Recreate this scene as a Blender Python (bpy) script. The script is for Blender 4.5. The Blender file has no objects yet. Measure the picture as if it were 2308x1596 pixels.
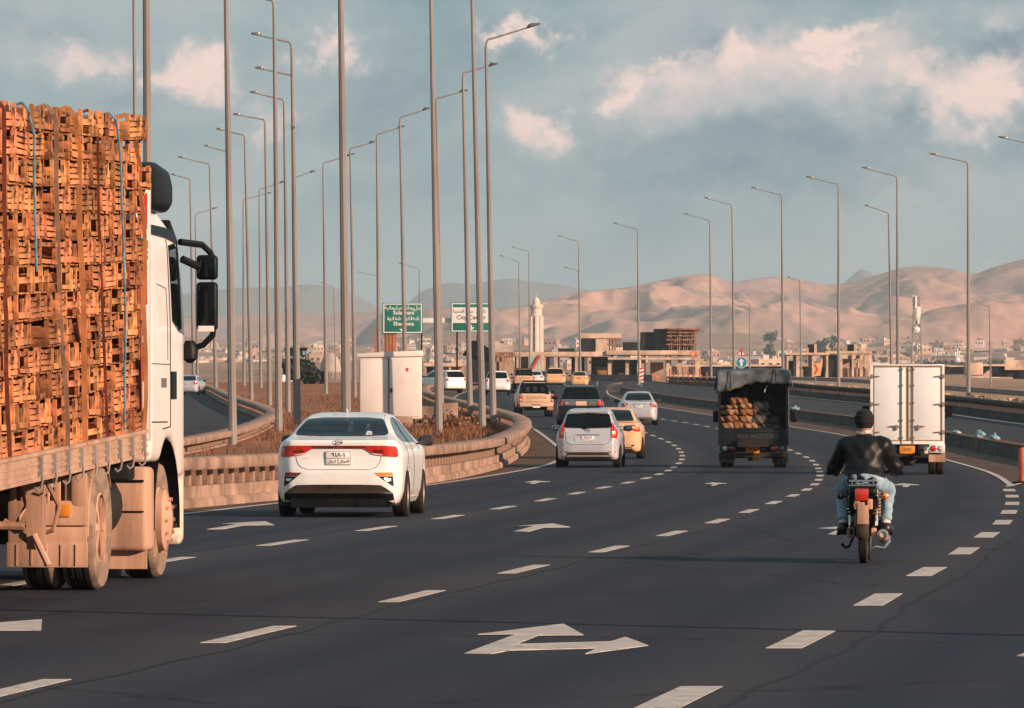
import bpy, bmesh, math, random, unicodedata
import numpy as np
from mathutils import Vector, Matrix
from mathutils.bvhtree import BVHTree
from mathutils.geometry import delaunay_2d_cdt

random.seed(7)
RNG = np.random.default_rng(11)
SC = bpy.context.scene
COL = SC.collection
R = math.radians

# ------------------------------------------------------------------ camera
# measurements of the photograph are in its 2308-pixel-wide view
F, CX, YH, EYE = 13848.0, 1154.0, 927.8, 1.45
cam = bpy.data.cameras.new('camera')
cam.sensor_width = 36.0
cam.lens = F / 2308.0 * 36.0
cam.clip_start, cam.clip_end = 1.0, 60000.0
camo = bpy.data.objects.new('camera', cam)
COL.objects.link(camo)
camo.location = (0, 0, EYE)
camo.rotation_euler = (R(90) + math.atan((YH - 798.0) / F), 0, 0)
SC.camera = camo

# ------------------------------------------------------------------ light
SUN_AZ, SUN_EL = R(54), R(18)          # measured from behind the camera towards the right
sdir = Vector((math.sin(SUN_AZ) * math.cos(SUN_EL), -math.cos(SUN_AZ) * math.cos(SUN_EL), math.sin(SUN_EL)))
sun = bpy.data.lights.new('sun', 'SUN')
sun.energy, sun.angle, sun.color = 5.0, R(0.5), (1.0, 0.69, 0.50)
suno = bpy.data.objects.new('sun', sun)
COL.objects.link(suno)
suno.rotation_euler = sdir.to_track_quat('Z', 'Y').to_euler()

VS = SC.view_settings
SC.display_settings.display_device = 'sRGB'
VS.view_transform, VS.look, VS.exposure, VS.gamma = 'Standard', 'None', 0.48, 1.0
VS.use_curve_mapping = False
SC.cycles.use_denoising = True
SC.cycles.max_bounces = 6
SC.cycles.volume_bounces = 0
SC.cycles.transparent_max_bounces = 6

world = bpy.data.worlds.new('World')
SC.world = world
world.use_nodes = True


class NT:
    """short hand for building node trees"""
    def __init__(self, tree):
        self.t = tree
    def n(self, kind, **kw):
        nd = self.t.nodes.new(kind)
        for k, v in kw.items():
            setattr(nd, k, v)
        return nd
    def put(self, sock, v):
        if isinstance(v, bpy.types.NodeSocket):
            self.t.links.new(v, sock)
        else:
            sock.default_value = v
    def m(self, op, a, b=0.0, c=0.0, clamp=False):
        nd = self.n('ShaderNodeMath', operation=op, use_clamp=clamp)
        self.put(nd.inputs[0], a); self.put(nd.inputs[1], b); self.put(nd.inputs[2], c)
        return nd.outputs[0]
    def mix(self, f, a, b):
        nd = self.n('ShaderNodeMix', data_type='RGBA')
        self.put(nd.inputs[0], f); self.put(nd.inputs[6], a); self.put(nd.inputs[7], b)
        return nd.outputs[2]
    def noise(self, vec, scale, detail=4.0, rough=0.55, dist=0.0):
        nd = self.n('ShaderNodeTexNoise')
        if vec is not None:
            self.put(nd.inputs['Vector'], vec)
        nd.inputs['Scale'].default_value = scale
        nd.inputs['Detail'].default_value = detail
        nd.inputs['Roughness'].default_value = rough
        nd.inputs['Distortion'].default_value = dist
        return nd
    def ramp(self, f, lo, hi, smooth=True):
        nd = self.n('ShaderNodeMapRange', interpolation_type='SMOOTHSTEP' if smooth else 'LINEAR')
        self.put(nd.inputs[0], f); self.put(nd.inputs[1], lo); self.put(nd.inputs[2], hi)
        return nd.outputs[0]


def rgba(c):
    return (c[0], c[1], c[2], 1.0)


def build_sky():
    w = NT(world.node_tree)
    world.node_tree.nodes.clear()
    out = w.n('ShaderNodeOutputWorld')
    bg = w.n('ShaderNodeBackground')
    w.t.links.new(bg.outputs[0], out.inputs[0])
    bg.inputs[1].default_value = 0.050
    sky = w.n('ShaderNodeTexSky', sky_type='NISHITA', sun_disc=False)
    sky.sun_elevation, sky.sun_rotation = SUN_EL, math.pi - SUN_AZ
    sky.air_density, sky.dust_density, sky.ozone_density = 1.0, 1.5, 1.0
    tc = w.n('ShaderNodeTexCoord')
    d = tc.outputs['Generated']
    sep = w.n('ShaderNodeSeparateXYZ'); w.put(sep.inputs[0], d)
    x, y, z = sep.outputs
    # veil of thin grey teal cloud over the clear sky
    base = w.mix(0.85, sky.outputs[0], rgba(SKY_VEIL))
    # distort the direction so that cloud outlines are ragged
    nz = w.noise(d, 60.0, 9.0, 0.66)
    vs = w.n('ShaderNodeVectorMath', operation='SUBTRACT'); w.put(vs.inputs[0], nz.outputs['Color']); vs.inputs[1].default_value = (0.5, 0.5, 0.5)
    sp2 = w.n('ShaderNodeSeparateXYZ'); w.put(sp2.inputs[0], vs.outputs[0])
    yy = w.m('MAXIMUM', y, 0.05)
    u = w.m('ADD', w.m('DIVIDE', x, yy), w.m('MULTIPLY', sp2.outputs[0], 0.042))
    v = w.m('ADD', w.m('DIVIDE', z, yy), w.m('MULTIPLY', sp2.outputs[1], 0.024))
    ahead = w.m('GREATER_THAN', y, 0.05)
    def blobs(lst):
        acc = None
        for (px, py, rx, ry, amp) in lst:
            a = w.m('DIVIDE', w.m('SUBTRACT', u, (px - CX) / F), rx / F)
            b = w.m('DIVIDE', w.m('SUBTRACT', v, (YH - py) / F), ry / F)
            r2 = w.m('ADD', w.m('MULTIPLY', a, a), w.m('MULTIPLY', b, b))
            e = w.m('MULTIPLY', w.m('EXPONENT', w.m('MULTIPLY', r2, -1.0)), amp)
            acc = e if acc is None else w.m('MAXIMUM', acc, e)
        return w.m('MULTIPLY', acc, ahead)
    mp = w.n('ShaderNodeMapping'); w.put(mp.inputs[0], d); mp.inputs['Scale'].default_value = (1, 1, 1.9)
    n1 = w.noise(mp.outputs[0], 24.0, 9.0, 0.56, 0.4).outputs[0]
    mp2 = w.n('ShaderNodeMapping'); w.put(mp2.inputs[0], d); mp2.inputs['Scale'].default_value = (1, 1, 1.6); mp2.inputs['Location'].default_value = (3.1, 1.7, 0.4)
    n2 = w.noise(mp2.outputs[0], 46.0, 9.0, 0.60, 0.5).outputs[0]
    high = w.ramp(z, 0.012, 0.032)
    # slate blue undersides and gaps
    dark = w.m('MAXIMUM', w.m('MULTIPLY', w.ramp(n1, 0.45, 0.70), 0.6), blobs(SKY_DARK))
    col = w.mix(w.m('MULTIPLY', dark, w.m('ADD', w.m('MULTIPLY', high, 0.85), 0.1), clamp=True), base, rgba(SKY_SLATE))
    # pale lilac cloud bodies, then the sunlit pink parts
    pb = blobs(SKY_PALE)
    pale = w.m('ADD', w.m('MULTIPLY', w.ramp(n1, 0.52, 0.30), 0.55), w.ramp(w.m('ADD', w.m('MULTIPLY', pb, 1.0), w.m('MULTIPLY', w.m('SUBTRACT', n2, 0.5), 1.1)), -0.02, 0.90), clamp=True)
    col = w.mix(w.m('MULTIPLY', pale, w.m('ADD', w.m('MULTIPLY', high, 0.9), 0.1), clamp=True), col, rgba(SKY_LILAC))
    pk = blobs(SKY_PINK)
    pink = w.ramp(w.m('ADD', w.m('MULTIPLY', pk, 1.0), w.m('MULTIPLY', w.m('SUBTRACT', n2, 0.5), 1.25)), 0.08, 0.92)
    pink = w.m('ADD', pink, w.m('MULTIPLY', w.ramp(n2, 0.60, 0.78), 0.35), clamp=True)
    col = w.mix(w.m('MULTIPLY', pink, high, clamp=True), col, rgba(SKY_ROSE))
    w.put(bg.inputs[0], col)


HAZE = 0.000075
SKY_VEIL = (4.1, 6.3, 7.1)
SKY_SLATE = (0.4, 2.5, 4.0)
SKY_LILAC = (8.2, 8.3, 8.6)
SKY_ROSE = (16.5, 12.0, 10.5)
SKY_DARK = [(1700, 420, 520, 45, 0.7), (1560, 90, 90, 60, 1.0), (2290, 120, 110, 60, 1.0), (1950, 330, 260, 50, 0.9), (1700, 390, 150, 40, 0.9), (60, 60, 200, 45, 0.5), (330, 210, 120, 40, 0.5), (900, 200, 160, 40, 0.4), (1560, 70, 110, 75, 0.8), (1800, 330, 420, 80, 0.75), (1950, 400, 420, 60, 0.6), (2260, 120, 130, 70, 0.8), (1420, 370, 160, 60, 0.5), (1650, 20, 160, 40, 0.5), (2230, 330, 130, 70, 0.6)]
SKY_PALE = [(1560, 190, 260, 80, 1.0), (1850, 160, 250, 90, 1.0), (2180, 210, 190, 80, 1.0), (1190, 270, 100, 80, 0.9), (120, 140, 160, 60, 0.7), (450, 140, 120, 60, 0.8), (780, 110, 90, 60, 0.6), (2150, 290, 70, 60, 0.9), (1180, 80, 120, 40, 0.7), (650, 250, 160, 60, 0.5), (2240, 40, 80, 30, 0.6)]
SKY_PINK = [(1780, 130, 330, 70, 0.62), (2160, 190, 220, 70, 0.75), (1480, 170, 170, 60, 0.7), (1420, 180, 85, 48, 1.0), (1500, 125, 70, 28, 0.8), (1690, 125, 110, 45, 0.9), (1880, 95, 100, 38, 1.0), (1900, 140, 120, 22, 1.0), (2200, 205, 140, 45, 1.1), (2140, 270, 50, 50, 0.7), (1195, 265, 70, 72, 1.0), (1180, 75, 90, 28, 0.9), (440, 140, 90, 40, 0.9), (150, 150, 130, 45, 0.7), (770, 120, 60, 45, 0.7), (640, 270, 70, 40, 0.5), (2270, 215, 90, 40, 1.1)]
build_sky()

# ------------------------------------------------------------------ materials
MATS = {}


def mat(name, col, rough=0.6, metal=0.0, var=0.12, scale=3.0, bump=0.0, bscale=40.0, dust=0.0, dustcol=(0.36, 0.23, 0.15),
        dust_top=0.9, spec=0.5, coat=0.0, rnd=0.0, tint=None, coords='Object', emit=None, speck=0.0, streak=False):
    """principled material with procedural mottling, road dust and bump"""
    m = bpy.data.materials.new(name)
    m.use_nodes = True
    w = NT(m.node_tree)
    b = m.node_tree.nodes['Principled BSDF']
    tc = w.n('ShaderNodeTexCoord')
    vec = tc.outputs[coords]
    if streak:
        mp = w.n('ShaderNodeMapping'); w.put(mp.inputs[0], vec); mp.inputs['Scale'].default_value = (1, 1, 0.12)
        vecn = mp.outputs[0]
    else:
        vecn = vec
    c = rgba(col)
    nz = w.noise(vecn, scale, 6.0, 0.6).outputs[0]
    lo = tuple(max(0.0, k * (1 - var * 2.0)) for k in col)
    hi = tuple(min(1.0, k * (1 + var * 1.4)) for k in (tint or col))
    colr = w.mix(w.ramp(nz, 0.28, 0.72), rgba(lo), rgba(hi))
    if speck > 0:
        sp = w.noise(vec, 260.0, 2.0, 0.7).outputs[0]
        colr = w.mix(w.m('MULTIPLY', w.ramp(sp, 0.45, 0.75), speck), colr, rgba(tuple(min(1, k * 2.2 + 0.02) for k in col)))
    if rnd > 0:
        oi = w.n('ShaderNodeObjectInfo')
        hs = w.n('ShaderNodeHueSaturation')
        w.put(hs.inputs['Color'], colr)
        w.put(hs.inputs['Value'], w.m('ADD', w.m('MULTIPLY', oi.outputs['Random'], 2 * rnd), 1 - rnd))
        w.put(hs.inputs['Hue'], w.m('ADD', w.m('MULTIPLY', w.m('FRACT', w.m('MULTIPLY', oi.outputs['Random'], 7.31)), 0.02), 0.487))
        colr = hs.outputs[0]
    ro = rough
    if dust > 0:
        sep = w.n('ShaderNodeSeparateXYZ'); w.put(sep.inputs[0], tc.outputs['Object'])
        dn = w.noise(tc.outputs['Object'], 5.0, 6.0, 0.65).outputs[0]
        hgt = w.m('ADD', sep.outputs[2], w.m('MULTIPLY', w.m('SUBTRACT', dn, 0.5), 0.5))
        fac = w.m('MULTIPLY', w.ramp(hgt, dust_top, 0.15), dust, clamp=True)
        fac = w.m('ADD', fac, w.m('MULTIPLY', w.ramp(dn, 0.5, 0.8), dust * 0.12), clamp=True)
        colr = w.mix(fac, colr, rgba(dustcol))
        ro = w.m('ADD', w.m('MULTIPLY', fac, 0.8 - rough), rough)
    w.put(b.inputs['Base Color'], colr)
    w.put(b.inputs['Roughness'], ro)
    b.inputs['Metallic'].default_value = metal
    b.inputs['Specular IOR Level'].default_value = spec
    b.inputs['Coat Weight'].default_value = coat
    b.inputs['Coat Roughness'].default_value = 0.08
    if emit:
        b.inputs['Emission Color'].default_value = rgba(emit[0]); b.inputs['Emission Strength'].default_value = emit[1]
    if bump > 0:
        bp = w.n('ShaderNodeBump'); bp.inputs['Strength'].default_value = bump; bp.inputs['Distance'].default_value = 0.02
        w.put(bp.inputs['Height'], w.noise(vecn, bscale, 4.0, 0.6).outputs[0])
        w.put(b.inputs['Normal'], bp.outputs[0])
    MATS[name] = m
    return m


WHITE = mat('white_paint', (0.78, 0.77, 0.75), 0.28, var=0.02, coat=0.5, dust=0.35, dust_top=0.5)
SILVER = mat('silver_paint', (0.53, 0.53, 0.56), 0.30, 0.30, var=0.03, coat=0.5, dust=0.35, dust_top=0.5)
TAXI = mat('yellow_paint', (0.74, 0.43, 0.22), 0.35, var=0.04, coat=0.4, dust=0.3, dust_top=0.6)
TAN = mat('beige_paint', (0.66, 0.43, 0.28), 0.4, var=0.05, coat=0.2, dust=0.4)
BLACKP = mat('black_paint', (0.008, 0.011, 0.014), 0.25, var=0.05, spec=0.3, coat=0.25, dust=0.12, dust_top=0.6)
GREYP = mat('grey_paint', (0.13, 0.13, 0.135), 0.4, 0.1, var=0.05, coat=0.4, dust=0.2)
GLASS = mat('tinted_glass', (0.004, 0.007, 0.009), 0.06, var=0.3, scale=1.5, spec=0.22)
GLASSD = mat('side_glass', (0.02, 0.03, 0.034), 0.06, var=0.3, scale=2.0, spec=0.5)
TRIM = mat('black_plastic', (0.005, 0.006, 0.007), 0.5, var=0.2, spec=0.2)
TRIMD = mat('dusty_plastic', (0.012, 0.011, 0.010), 0.6, var=0.3, spec=0.2, dust=0.20, dust_top=0.6)
CHROME = mat('bright_metal', (0.62, 0.61, 0.60), 0.18, 0.95, var=0.05)
STEEL = mat('galvanised_steel', (0.25, 0.225, 0.21), 0.8, 0.0, var=0.12, scale=1.2, spec=0.2, streak=True)
ALU = mat('alloy', (0.42, 0.41, 0.40), 0.38, 0.8, var=0.1, dust=0.3)
RUBBER = mat('rubber', (0.010, 0.010, 0.010), 0.8, var=0.25, spec=0.15, dust=0.15, dust_top=0.9, dustcol=(0.12, 0.085, 0.065))
REDL = mat('red_lens', (0.50, 0.025, 0.012), 0.12, var=0.15, scale=9, spec=0.7, coat=0.6)
REDD = mat('dark_red_lens', (0.16, 0.012, 0.010), 0.12, var=0.2, scale=9, spec=0.7, coat=0.6)
AMBER = mat('amber_lens', (0.75, 0.25, 0.03), 0.2, var=0.1, coat=0.5)
CLEARL = mat('clear_lens', (0.62, 0.55, 0.50), 0.12, var=0.1, coat=0.5)
PLATEW = mat('plate_white', (0.78, 0.75, 0.72), 0.45, var=0.06, scale=8)
PLATEO = mat('plate_orange', (0.75, 0.26, 0.03), 0.5, var=0.08, scale=8)
INK = mat('black_ink', (0.02, 0.02, 0.022), 0.6, var=0.1)
TANINK = mat('tan_ink', (0.36, 0.20, 0.09), 0.6, var=0.1)
DIRT = mat('dusty_panel', (0.43, 0.245, 0.165), 0.9, var=0.24, scale=3.0, bump=0.15, bscale=30, spec=0.15, streak=True, tint=(0.46, 0.275, 0.19))
DUSTYR = mat('dusty_rubber', (0.25, 0.17, 0.12), 0.9, var=0.22, scale=6, bump=0.2)
DARKST = mat('dark_steel', (0.010, 0.010, 0.010), 0.7, 0.0, var=0.3, spec=0.2, dust=0.10, dust_top=1.0)
LORRYW = mat('lorry_white', (0.80, 0.77, 0.73), 0.32, var=0.03, coat=0.4, dust=0.75, dust_top=1.75, dustcol=(0.50, 0.32, 0.20))
WOOD = mat('crate_wood', (0.21, 0.080, 0.034), 0.8, var=0.45, scale=6.0, bump=0.25, bscale=26, spec=0.2, rnd=0.45, tint=(0.41, 0.178, 0.075))
WOOD2 = mat('stack_core_wood', (0.17, 0.07, 0.027), 0.85, var=0.4, scale=6.0)
BOARD = mat('trailer_board', (0.42, 0.26, 0.18), 0.7, var=0.15, scale=2.5, bump=0.1)
ROPEB = mat('blue_rope', (0.11, 0.24, 0.34), 0.8, var=0.25, scale=8)
ROPEG = mat('grey_strap', (0.30, 0.18, 0.12), 0.85, var=0.2, scale=6)
ROPEO = mat('orange_strap', (0.46, 0.19, 0.07), 0.8, var=0.15, scale=6)
ROPER = mat('rust_strap', (0.16, 0.035, 0.016), 0.8, var=0.2, scale=6)
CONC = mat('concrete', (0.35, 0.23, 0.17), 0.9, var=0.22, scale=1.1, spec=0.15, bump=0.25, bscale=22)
SHADEC = mat('shade_toned_concrete', (0.085, 0.075, 0.07), 0.9, var=0.25, scale=1.2, spec=0.1, bump=0.25, bscale=22)  # concrete with the shade of the walls' road faces put into its colour
CONCD = mat('raw_concrete', (0.58, 0.41, 0.30), 0.9, var=0.2, scale=0.5, bump=0.1, bscale=3)
BLOCKW = mat('blockwork', (0.40, 0.27, 0.19), 0.9, var=0.2, scale=1.5, bump=0.3, bscale=4)
TIMBER = mat('formwork_timber', (0.30, 0.135, 0.075), 0.85, var=0.3, scale=1.5)
SIGNG = mat('sign_green', (0.010, 0.16, 0.125), 0.45, var=0.05)
SIGNW = mat('sign_white', (0.72, 0.72, 0.70), 0.45, var=0.03)
SIGNB = mat('sign_blue', (0.012, 0.22, 0.30), 0.45, var=0.05)
SIGNR = mat('sign_red', (0.60, 0.045, 0.03), 0.45, var=0.05)
SIGNO = mat('sign_orange', (0.78, 0.40, 0.20), 0.5, var=0.05)
RUST = mat('rust_paint', (0.36, 0.10, 0.045), 0.7, var=0.18, scale=2)
CABW = mat('cabinet_enamel', (0.70, 0.63, 0.58), 0.5, var=0.04, scale=0.9, dust=0.1, dust_top=0.5)
INKD = mat('faded_letters', (0.045, 0.045, 0.05), 0.7, var=0.2)


def worn_paint():
    m = mat('road_paint', (0.50, 0.44, 0.39), 0.8, var=0.14, scale=5)
    w = NT(m.node_tree); b = m.node_tree.nodes['Principled BSDF']
    src = b.inputs['Base Color'].links[0].from_socket
    geo = w.n('ShaderNodeNewGeometry')
    n1 = w.noise(geo.outputs['Position'], 16.0, 7, 0.68).outputs[0]
    n2 = w.noise(geo.outputs['Position'], 1.6, 3, 0.6).outputs[0]
    f = w.ramp(w.m('ADD', n1, w.m('MULTIPLY', w.m('SUBTRACT', n2, 0.5), 0.5)), 0.30, 0.43)
    w.put(b.inputs['Base Color'], w.mix(f, rgba((0.085, 0.078, 0.075)), src))
    return m


MARK = worn_paint()
FOLI = mat('dark_foliage', (0.030, 0.040, 0.026), 0.85, var=0.4, scale=1.2)
FOLB = mat('grey_foliage', (0.055, 0.075, 0.06), 0.85, var=0.3, scale=1.2)
BARK = mat('bark', (0.10, 0.07, 0.05), 0.9, var=0.3)
DRY = mat('dry_grass', (0.20, 0.088, 0.040), 0.9, var=0.35, scale=0.9)
TARP = mat('grey_tarpaulin', (0.11, 0.125, 0.135), 0.6, var=0.35, scale=3, bump=0.35, bscale=7)
TRUCKD = mat('dark_truck_paint', (0.011, 0.015, 0.020), 0.55, var=0.3, scale=3, spec=0.25, dust=0.05)
SACKO = mat('ochre_sack', (0.21, 0.08, 0.026), 0.85, var=0.2, scale=6, bump=0.4, bscale=18)
SACKY = mat('pale_sack', (0.27, 0.145, 0.06), 0.85, var=0.2, scale=6, bump=0.4, bscale=18)
SACKG = mat('grey_sack', (0.075, 0.065, 0.06), 0.7, var=0.25, scale=6, bump=0.4, bscale=18)
LEATHER = mat('black_leather', (0.005, 0.006, 0.007), 0.46, var=0.3, scale=8, bump=0.10, bscale=16, spec=0.28)
DENIM = mat('pale_denim', (0.23, 0.34, 0.41), 0.85, var=0.16, scale=9, bump=0.25, bscale=20)
SKIN = mat('skin', (0.36, 0.20, 0.13), 0.6, var=0.06)
KNIT = mat('black_knit', (0.005, 0.006, 0.007), 0.9, var=0.3, scale=30, bump=0.3, bscale=120)
SCARF = mat('pale_scarf', (0.55, 0.45, 0.40), 0.9, var=0.35, scale=40)
SHOE = mat('black_shoe', (0.012, 0.012, 0.013), 0.4, var=0.2)
SOCK = mat('white_sock', (0.6, 0.55, 0.52), 0.9, var=0.1)
BAGB = mat('blue_polythene', (0.20, 0.34, 0.38), 0.3, var=0.25, scale=5, bump=0.5, bscale=9)
BOLL = mat('orange_bollard_paint', (0.62, 0.13, 0.05), 0.55, var=0.15, scale=4)
MINW = mat('minaret_render', (0.66, 0.55, 0.47), 0.8, var=0.05, scale=0.4)
MINT = mat('minaret_trim', (0.30, 0.17, 0.12), 0.8, var=0.1)
HOUSE = [mat('render_peach', (0.50, 0.36, 0.27), 0.9, var=0.12, scale=0.2, rnd=0.2), mat('render_white', (0.62, 0.52, 0.45), 0.9, var=0.08, scale=0.2, rnd=0.15),
         mat('render_grey', (0.34, 0.28, 0.25), 0.9, var=0.1, scale=0.2, rnd=0.2), mat('render_tan', (0.42, 0.27, 0.18), 0.9, var=0.12, scale=0.2, rnd=0.2)]
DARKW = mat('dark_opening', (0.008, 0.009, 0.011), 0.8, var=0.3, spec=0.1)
TEALP = mat('teal_panel', (0.30, 0.50, 0.48), 0.6, var=0.1)
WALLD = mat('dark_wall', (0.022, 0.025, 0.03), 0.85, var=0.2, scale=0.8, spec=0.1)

# ------------------------------------------------------------------ mesh helpers


def tag(o, label=None, cat=None, group=None, kind=None):
    if label: o['label'] = label
    if cat: o['category'] = cat
    if group: o['group'] = group
    if kind: o['kind'] = kind
    return o


def thing(name, label, cat, loc=(0, 0, 0), rotz=0.0, group=None, pitch=0.0):
    o = bpy.data.objects.new(name, None)
    o.empty_display_size = 0.3
    COL.objects.link(o)
    o.location = loc
    o.rotation_euler = (pitch, 0, rotz)
    return tag(o, label, cat, group)


def link(name, me, m, parent=None, smooth=True):
    o = bpy.data.objects.new(name, me)
    COL.objects.link(o)
    if m is not None and len(me.materials) == 0:
        me.materials.append(m)
    if parent is not None:
        o.parent = parent
    if smooth:
        me.polygons.foreach_set('use_smooth', [True] * len(me.polygons))
    return o


class MB:
    """collects shapes that become one mesh"""
    def __init__(self):
        self.v, self.f = [], []
    def add(self, vs, fs):
        k = len(self.v)
        self.v += [tuple(p) for p in vs]
        self.f += [tuple(i + k for i in f) for f in fs]
        return self
    def box(self, c, s, rz=0.0, rx=0.0, ry=0.0):
        M = Matrix.Translation(c) @ Matrix.Rotation(rz, 4, 'Z') @ Matrix.Rotation(ry, 4, 'Y') @ Matrix.Rotation(rx, 4, 'X')
        h = [k / 2 for k in s]
        vs = [M @ Vector((i * h[0], j * h[1], k * h[2])) for i in (-1, 1) for j in (-1, 1) for k in (-1, 1)]
        return self.add(vs, [(0, 1, 3, 2), (4, 6, 7, 5), (0, 4, 5, 1), (2, 3, 7, 6), (0, 2, 6, 4), (1, 5, 7, 3)])
    def span(self, a, b):
        return self.box([(p + q) / 2 for p, q in zip(a, b)], [abs(q - p) for p, q in zip(a, b)])
    def bar(self, p, q, w, d, up=(0, 0, 1)):
        p, q = Vector(p), Vector(q)
        z = (q - p).normalized()
        u = Vector(up)
        if abs(z.dot(u)) > 0.98: u = Vector((0, 1, 0))
        x = u.cross(z).normalized() * w / 2
        y = z.cross(x).normalized() * d / 2
        vs = [e + a * x + b * y for e in (p, q) for a, b in ((-1, -1), (1, -1), (1, 1), (-1, 1))]
        return self.add(vs, [(0, 3, 2, 1), (4, 5, 6, 7), (0, 1, 5, 4), (1, 2, 6, 5), (2, 3, 7, 6), (3, 0, 4, 7)])
    def tube(self, path, r, n=8, caps=True):
        path = [Vector(p) for p in path]
        rs = r if isinstance(r, (list, tuple)) else [r] * len(path)
        rings, prev = [], None
        for i, p in enumerate(path):
            t = (path[min(i + 1, len(path) - 1)] - path[max(i - 1, 0)]).normalized()
            u = prev if prev is not None else (Vector((0, 0, 1)) if abs(t.z) < 0.9 else Vector((1, 0, 0)))
            x = (u - t * u.dot(t)).normalized()
            prev = x
            yv = t.cross(x)
            rings.append([p + (x * math.cos(a) + yv * math.sin(a)) * rs[i] for a in (2 * math.pi * k / n for k in range(n))])
        fs = []
        for i in range(len(path) - 1):
            for k in range(n):
                a, b = i * n + k, i * n + (k + 1) % n
                fs.append((a, b, b + n, a + n))
        if caps:
            fs.append(tuple(range(n - 1, -1, -1)))
            fs.append(tuple((len(path) - 1) * n + k for k in range(n)))
        return self.add([p for r_ in rings for p in r_], fs)
    def lathe(self, prof, c, axis='Z', n=24, closed=False):
        """prof: (radius, height) pairs revolved about axis through c"""
        vs, fs = [], []
        for rr, h in prof:
            for k in range(n):
                a = 2 * math.pi * k / n
                p = (rr * math.cos(a), rr * math.sin(a), h)
                if axis == 'X': p = (p[2], p[0], p[1])
                elif axis == 'Y': p = (p[0], p[2], p[1])
                vs.append(Vector(c) + Vector(p))
        m = len(prof)
        for i in range(m if closed else m - 1):
            j = (i + 1) % m
            for k in range(n):
                fs.append((i * n + k, i * n + (k + 1) % n, j * n + (k + 1) % n, j * n + k))
        if not closed:
            fs.append(tuple(range(n - 1, -1, -1)))
            fs.append(tuple((m - 1) * n + k for k in range(n)))
        return self.add(vs, fs)
    def prism(self, poly, lo, hi, axis='X'):
        """extrude a 2D polygon along an axis"""
        def P(a, b, h):
            return {'X': (h, a, b), 'Y': (a, h, b), 'Z': (a, b, h)}[axis]
        n = len(poly)
        vs = [P(a, b, lo) for a, b in poly] + [P(a, b, hi) for a, b in poly]
        fs = [tuple(range(n)), tuple(range(2 * n - 1, n - 1, -1))] + [(i, i + n, (i + 1) % n + n, (i + 1) % n) for i in range(n)]
        return self.add(vs, fs)
    def mesh(self, name, fix=True):
        me = bpy.data.meshes.new(name)
        me.from_pydata(self.v, [], self.f)
        if fix:
            b = bmesh.new(); b.from_mesh(me)
            bmesh.ops.recalc_face_normals(b, faces=b.faces)
            b.to_mesh(me); b.free()
        return me
    def build(self, name, m, parent=None, smooth=False, bevel=0.0, seg=2, loc=None):
        me = self.mesh(name)
        if bevel > 0:
            b = bmesh.new(); b.from_mesh(me)
            es = [e for e in b.edges if len(e.link_faces) == 2 and e.calc_face_angle(0) > 0.6]
            bmesh.ops.bevel(b, geom=es, offset=bevel, segments=seg, affect='EDGES', profile=0.5, clamp_overlap=True)
            b.to_mesh(me); b.free()
        o = link(name, me, m, parent, smooth)
        if smooth or bevel > 0:
            me.polygons.foreach_set('use_smooth', [True] * len(me.polygons))
            me.set_sharp_from_angle(angle=R(38))
        if loc: o.location = loc
        return o


def copy_tree(o, parent=None):
    c = o.copy()
    COL.objects.link(c)
    c.parent = parent
    for ch in list(o.children):
        copy_tree(ch, c)
    return c


# ---- signed distance shapes turned into smooth meshes
def smax(a, b, k):
    h = np.maximum(k - np.abs(a - b), 0) / k
    return np.maximum(a, b) + h * h * k * 0.25


def smin(a, b, k):
    return -smax(-a, -b, k)


def poly_sdf(P, A, B):
    P = np.asarray(P, float)
    shp = A.shape
    p = np.stack([A.ravel(), B.ravel()], 1)
    d = np.full(len(p), 1e9)
    ins = np.zeros(len(p), bool)
    n = len(P)
    for i in range(n):
        a, b = P[i], P[(i + 1) % n]
        e = b - a
        w = p - a
        t = np.clip((w @ e) / max(e @ e, 1e-12), 0, 1)
        q = w - t[:, None] * e
        d = np.minimum(d, (q * q).sum(1))
        c = (a[1] > p[:, 1]) != (b[1] > p[:, 1])
        with np.errstate(divide='ignore', invalid='ignore'):
            xx = e[0] * (p[:, 1] - a[1]) / (e[1] if e[1] != 0 else 1e-12) + a[0]
        ins ^= c & (p[:, 0] < xx)
    d = np.sqrt(d)
    return np.where(ins, -d, d).reshape(shp)


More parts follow.
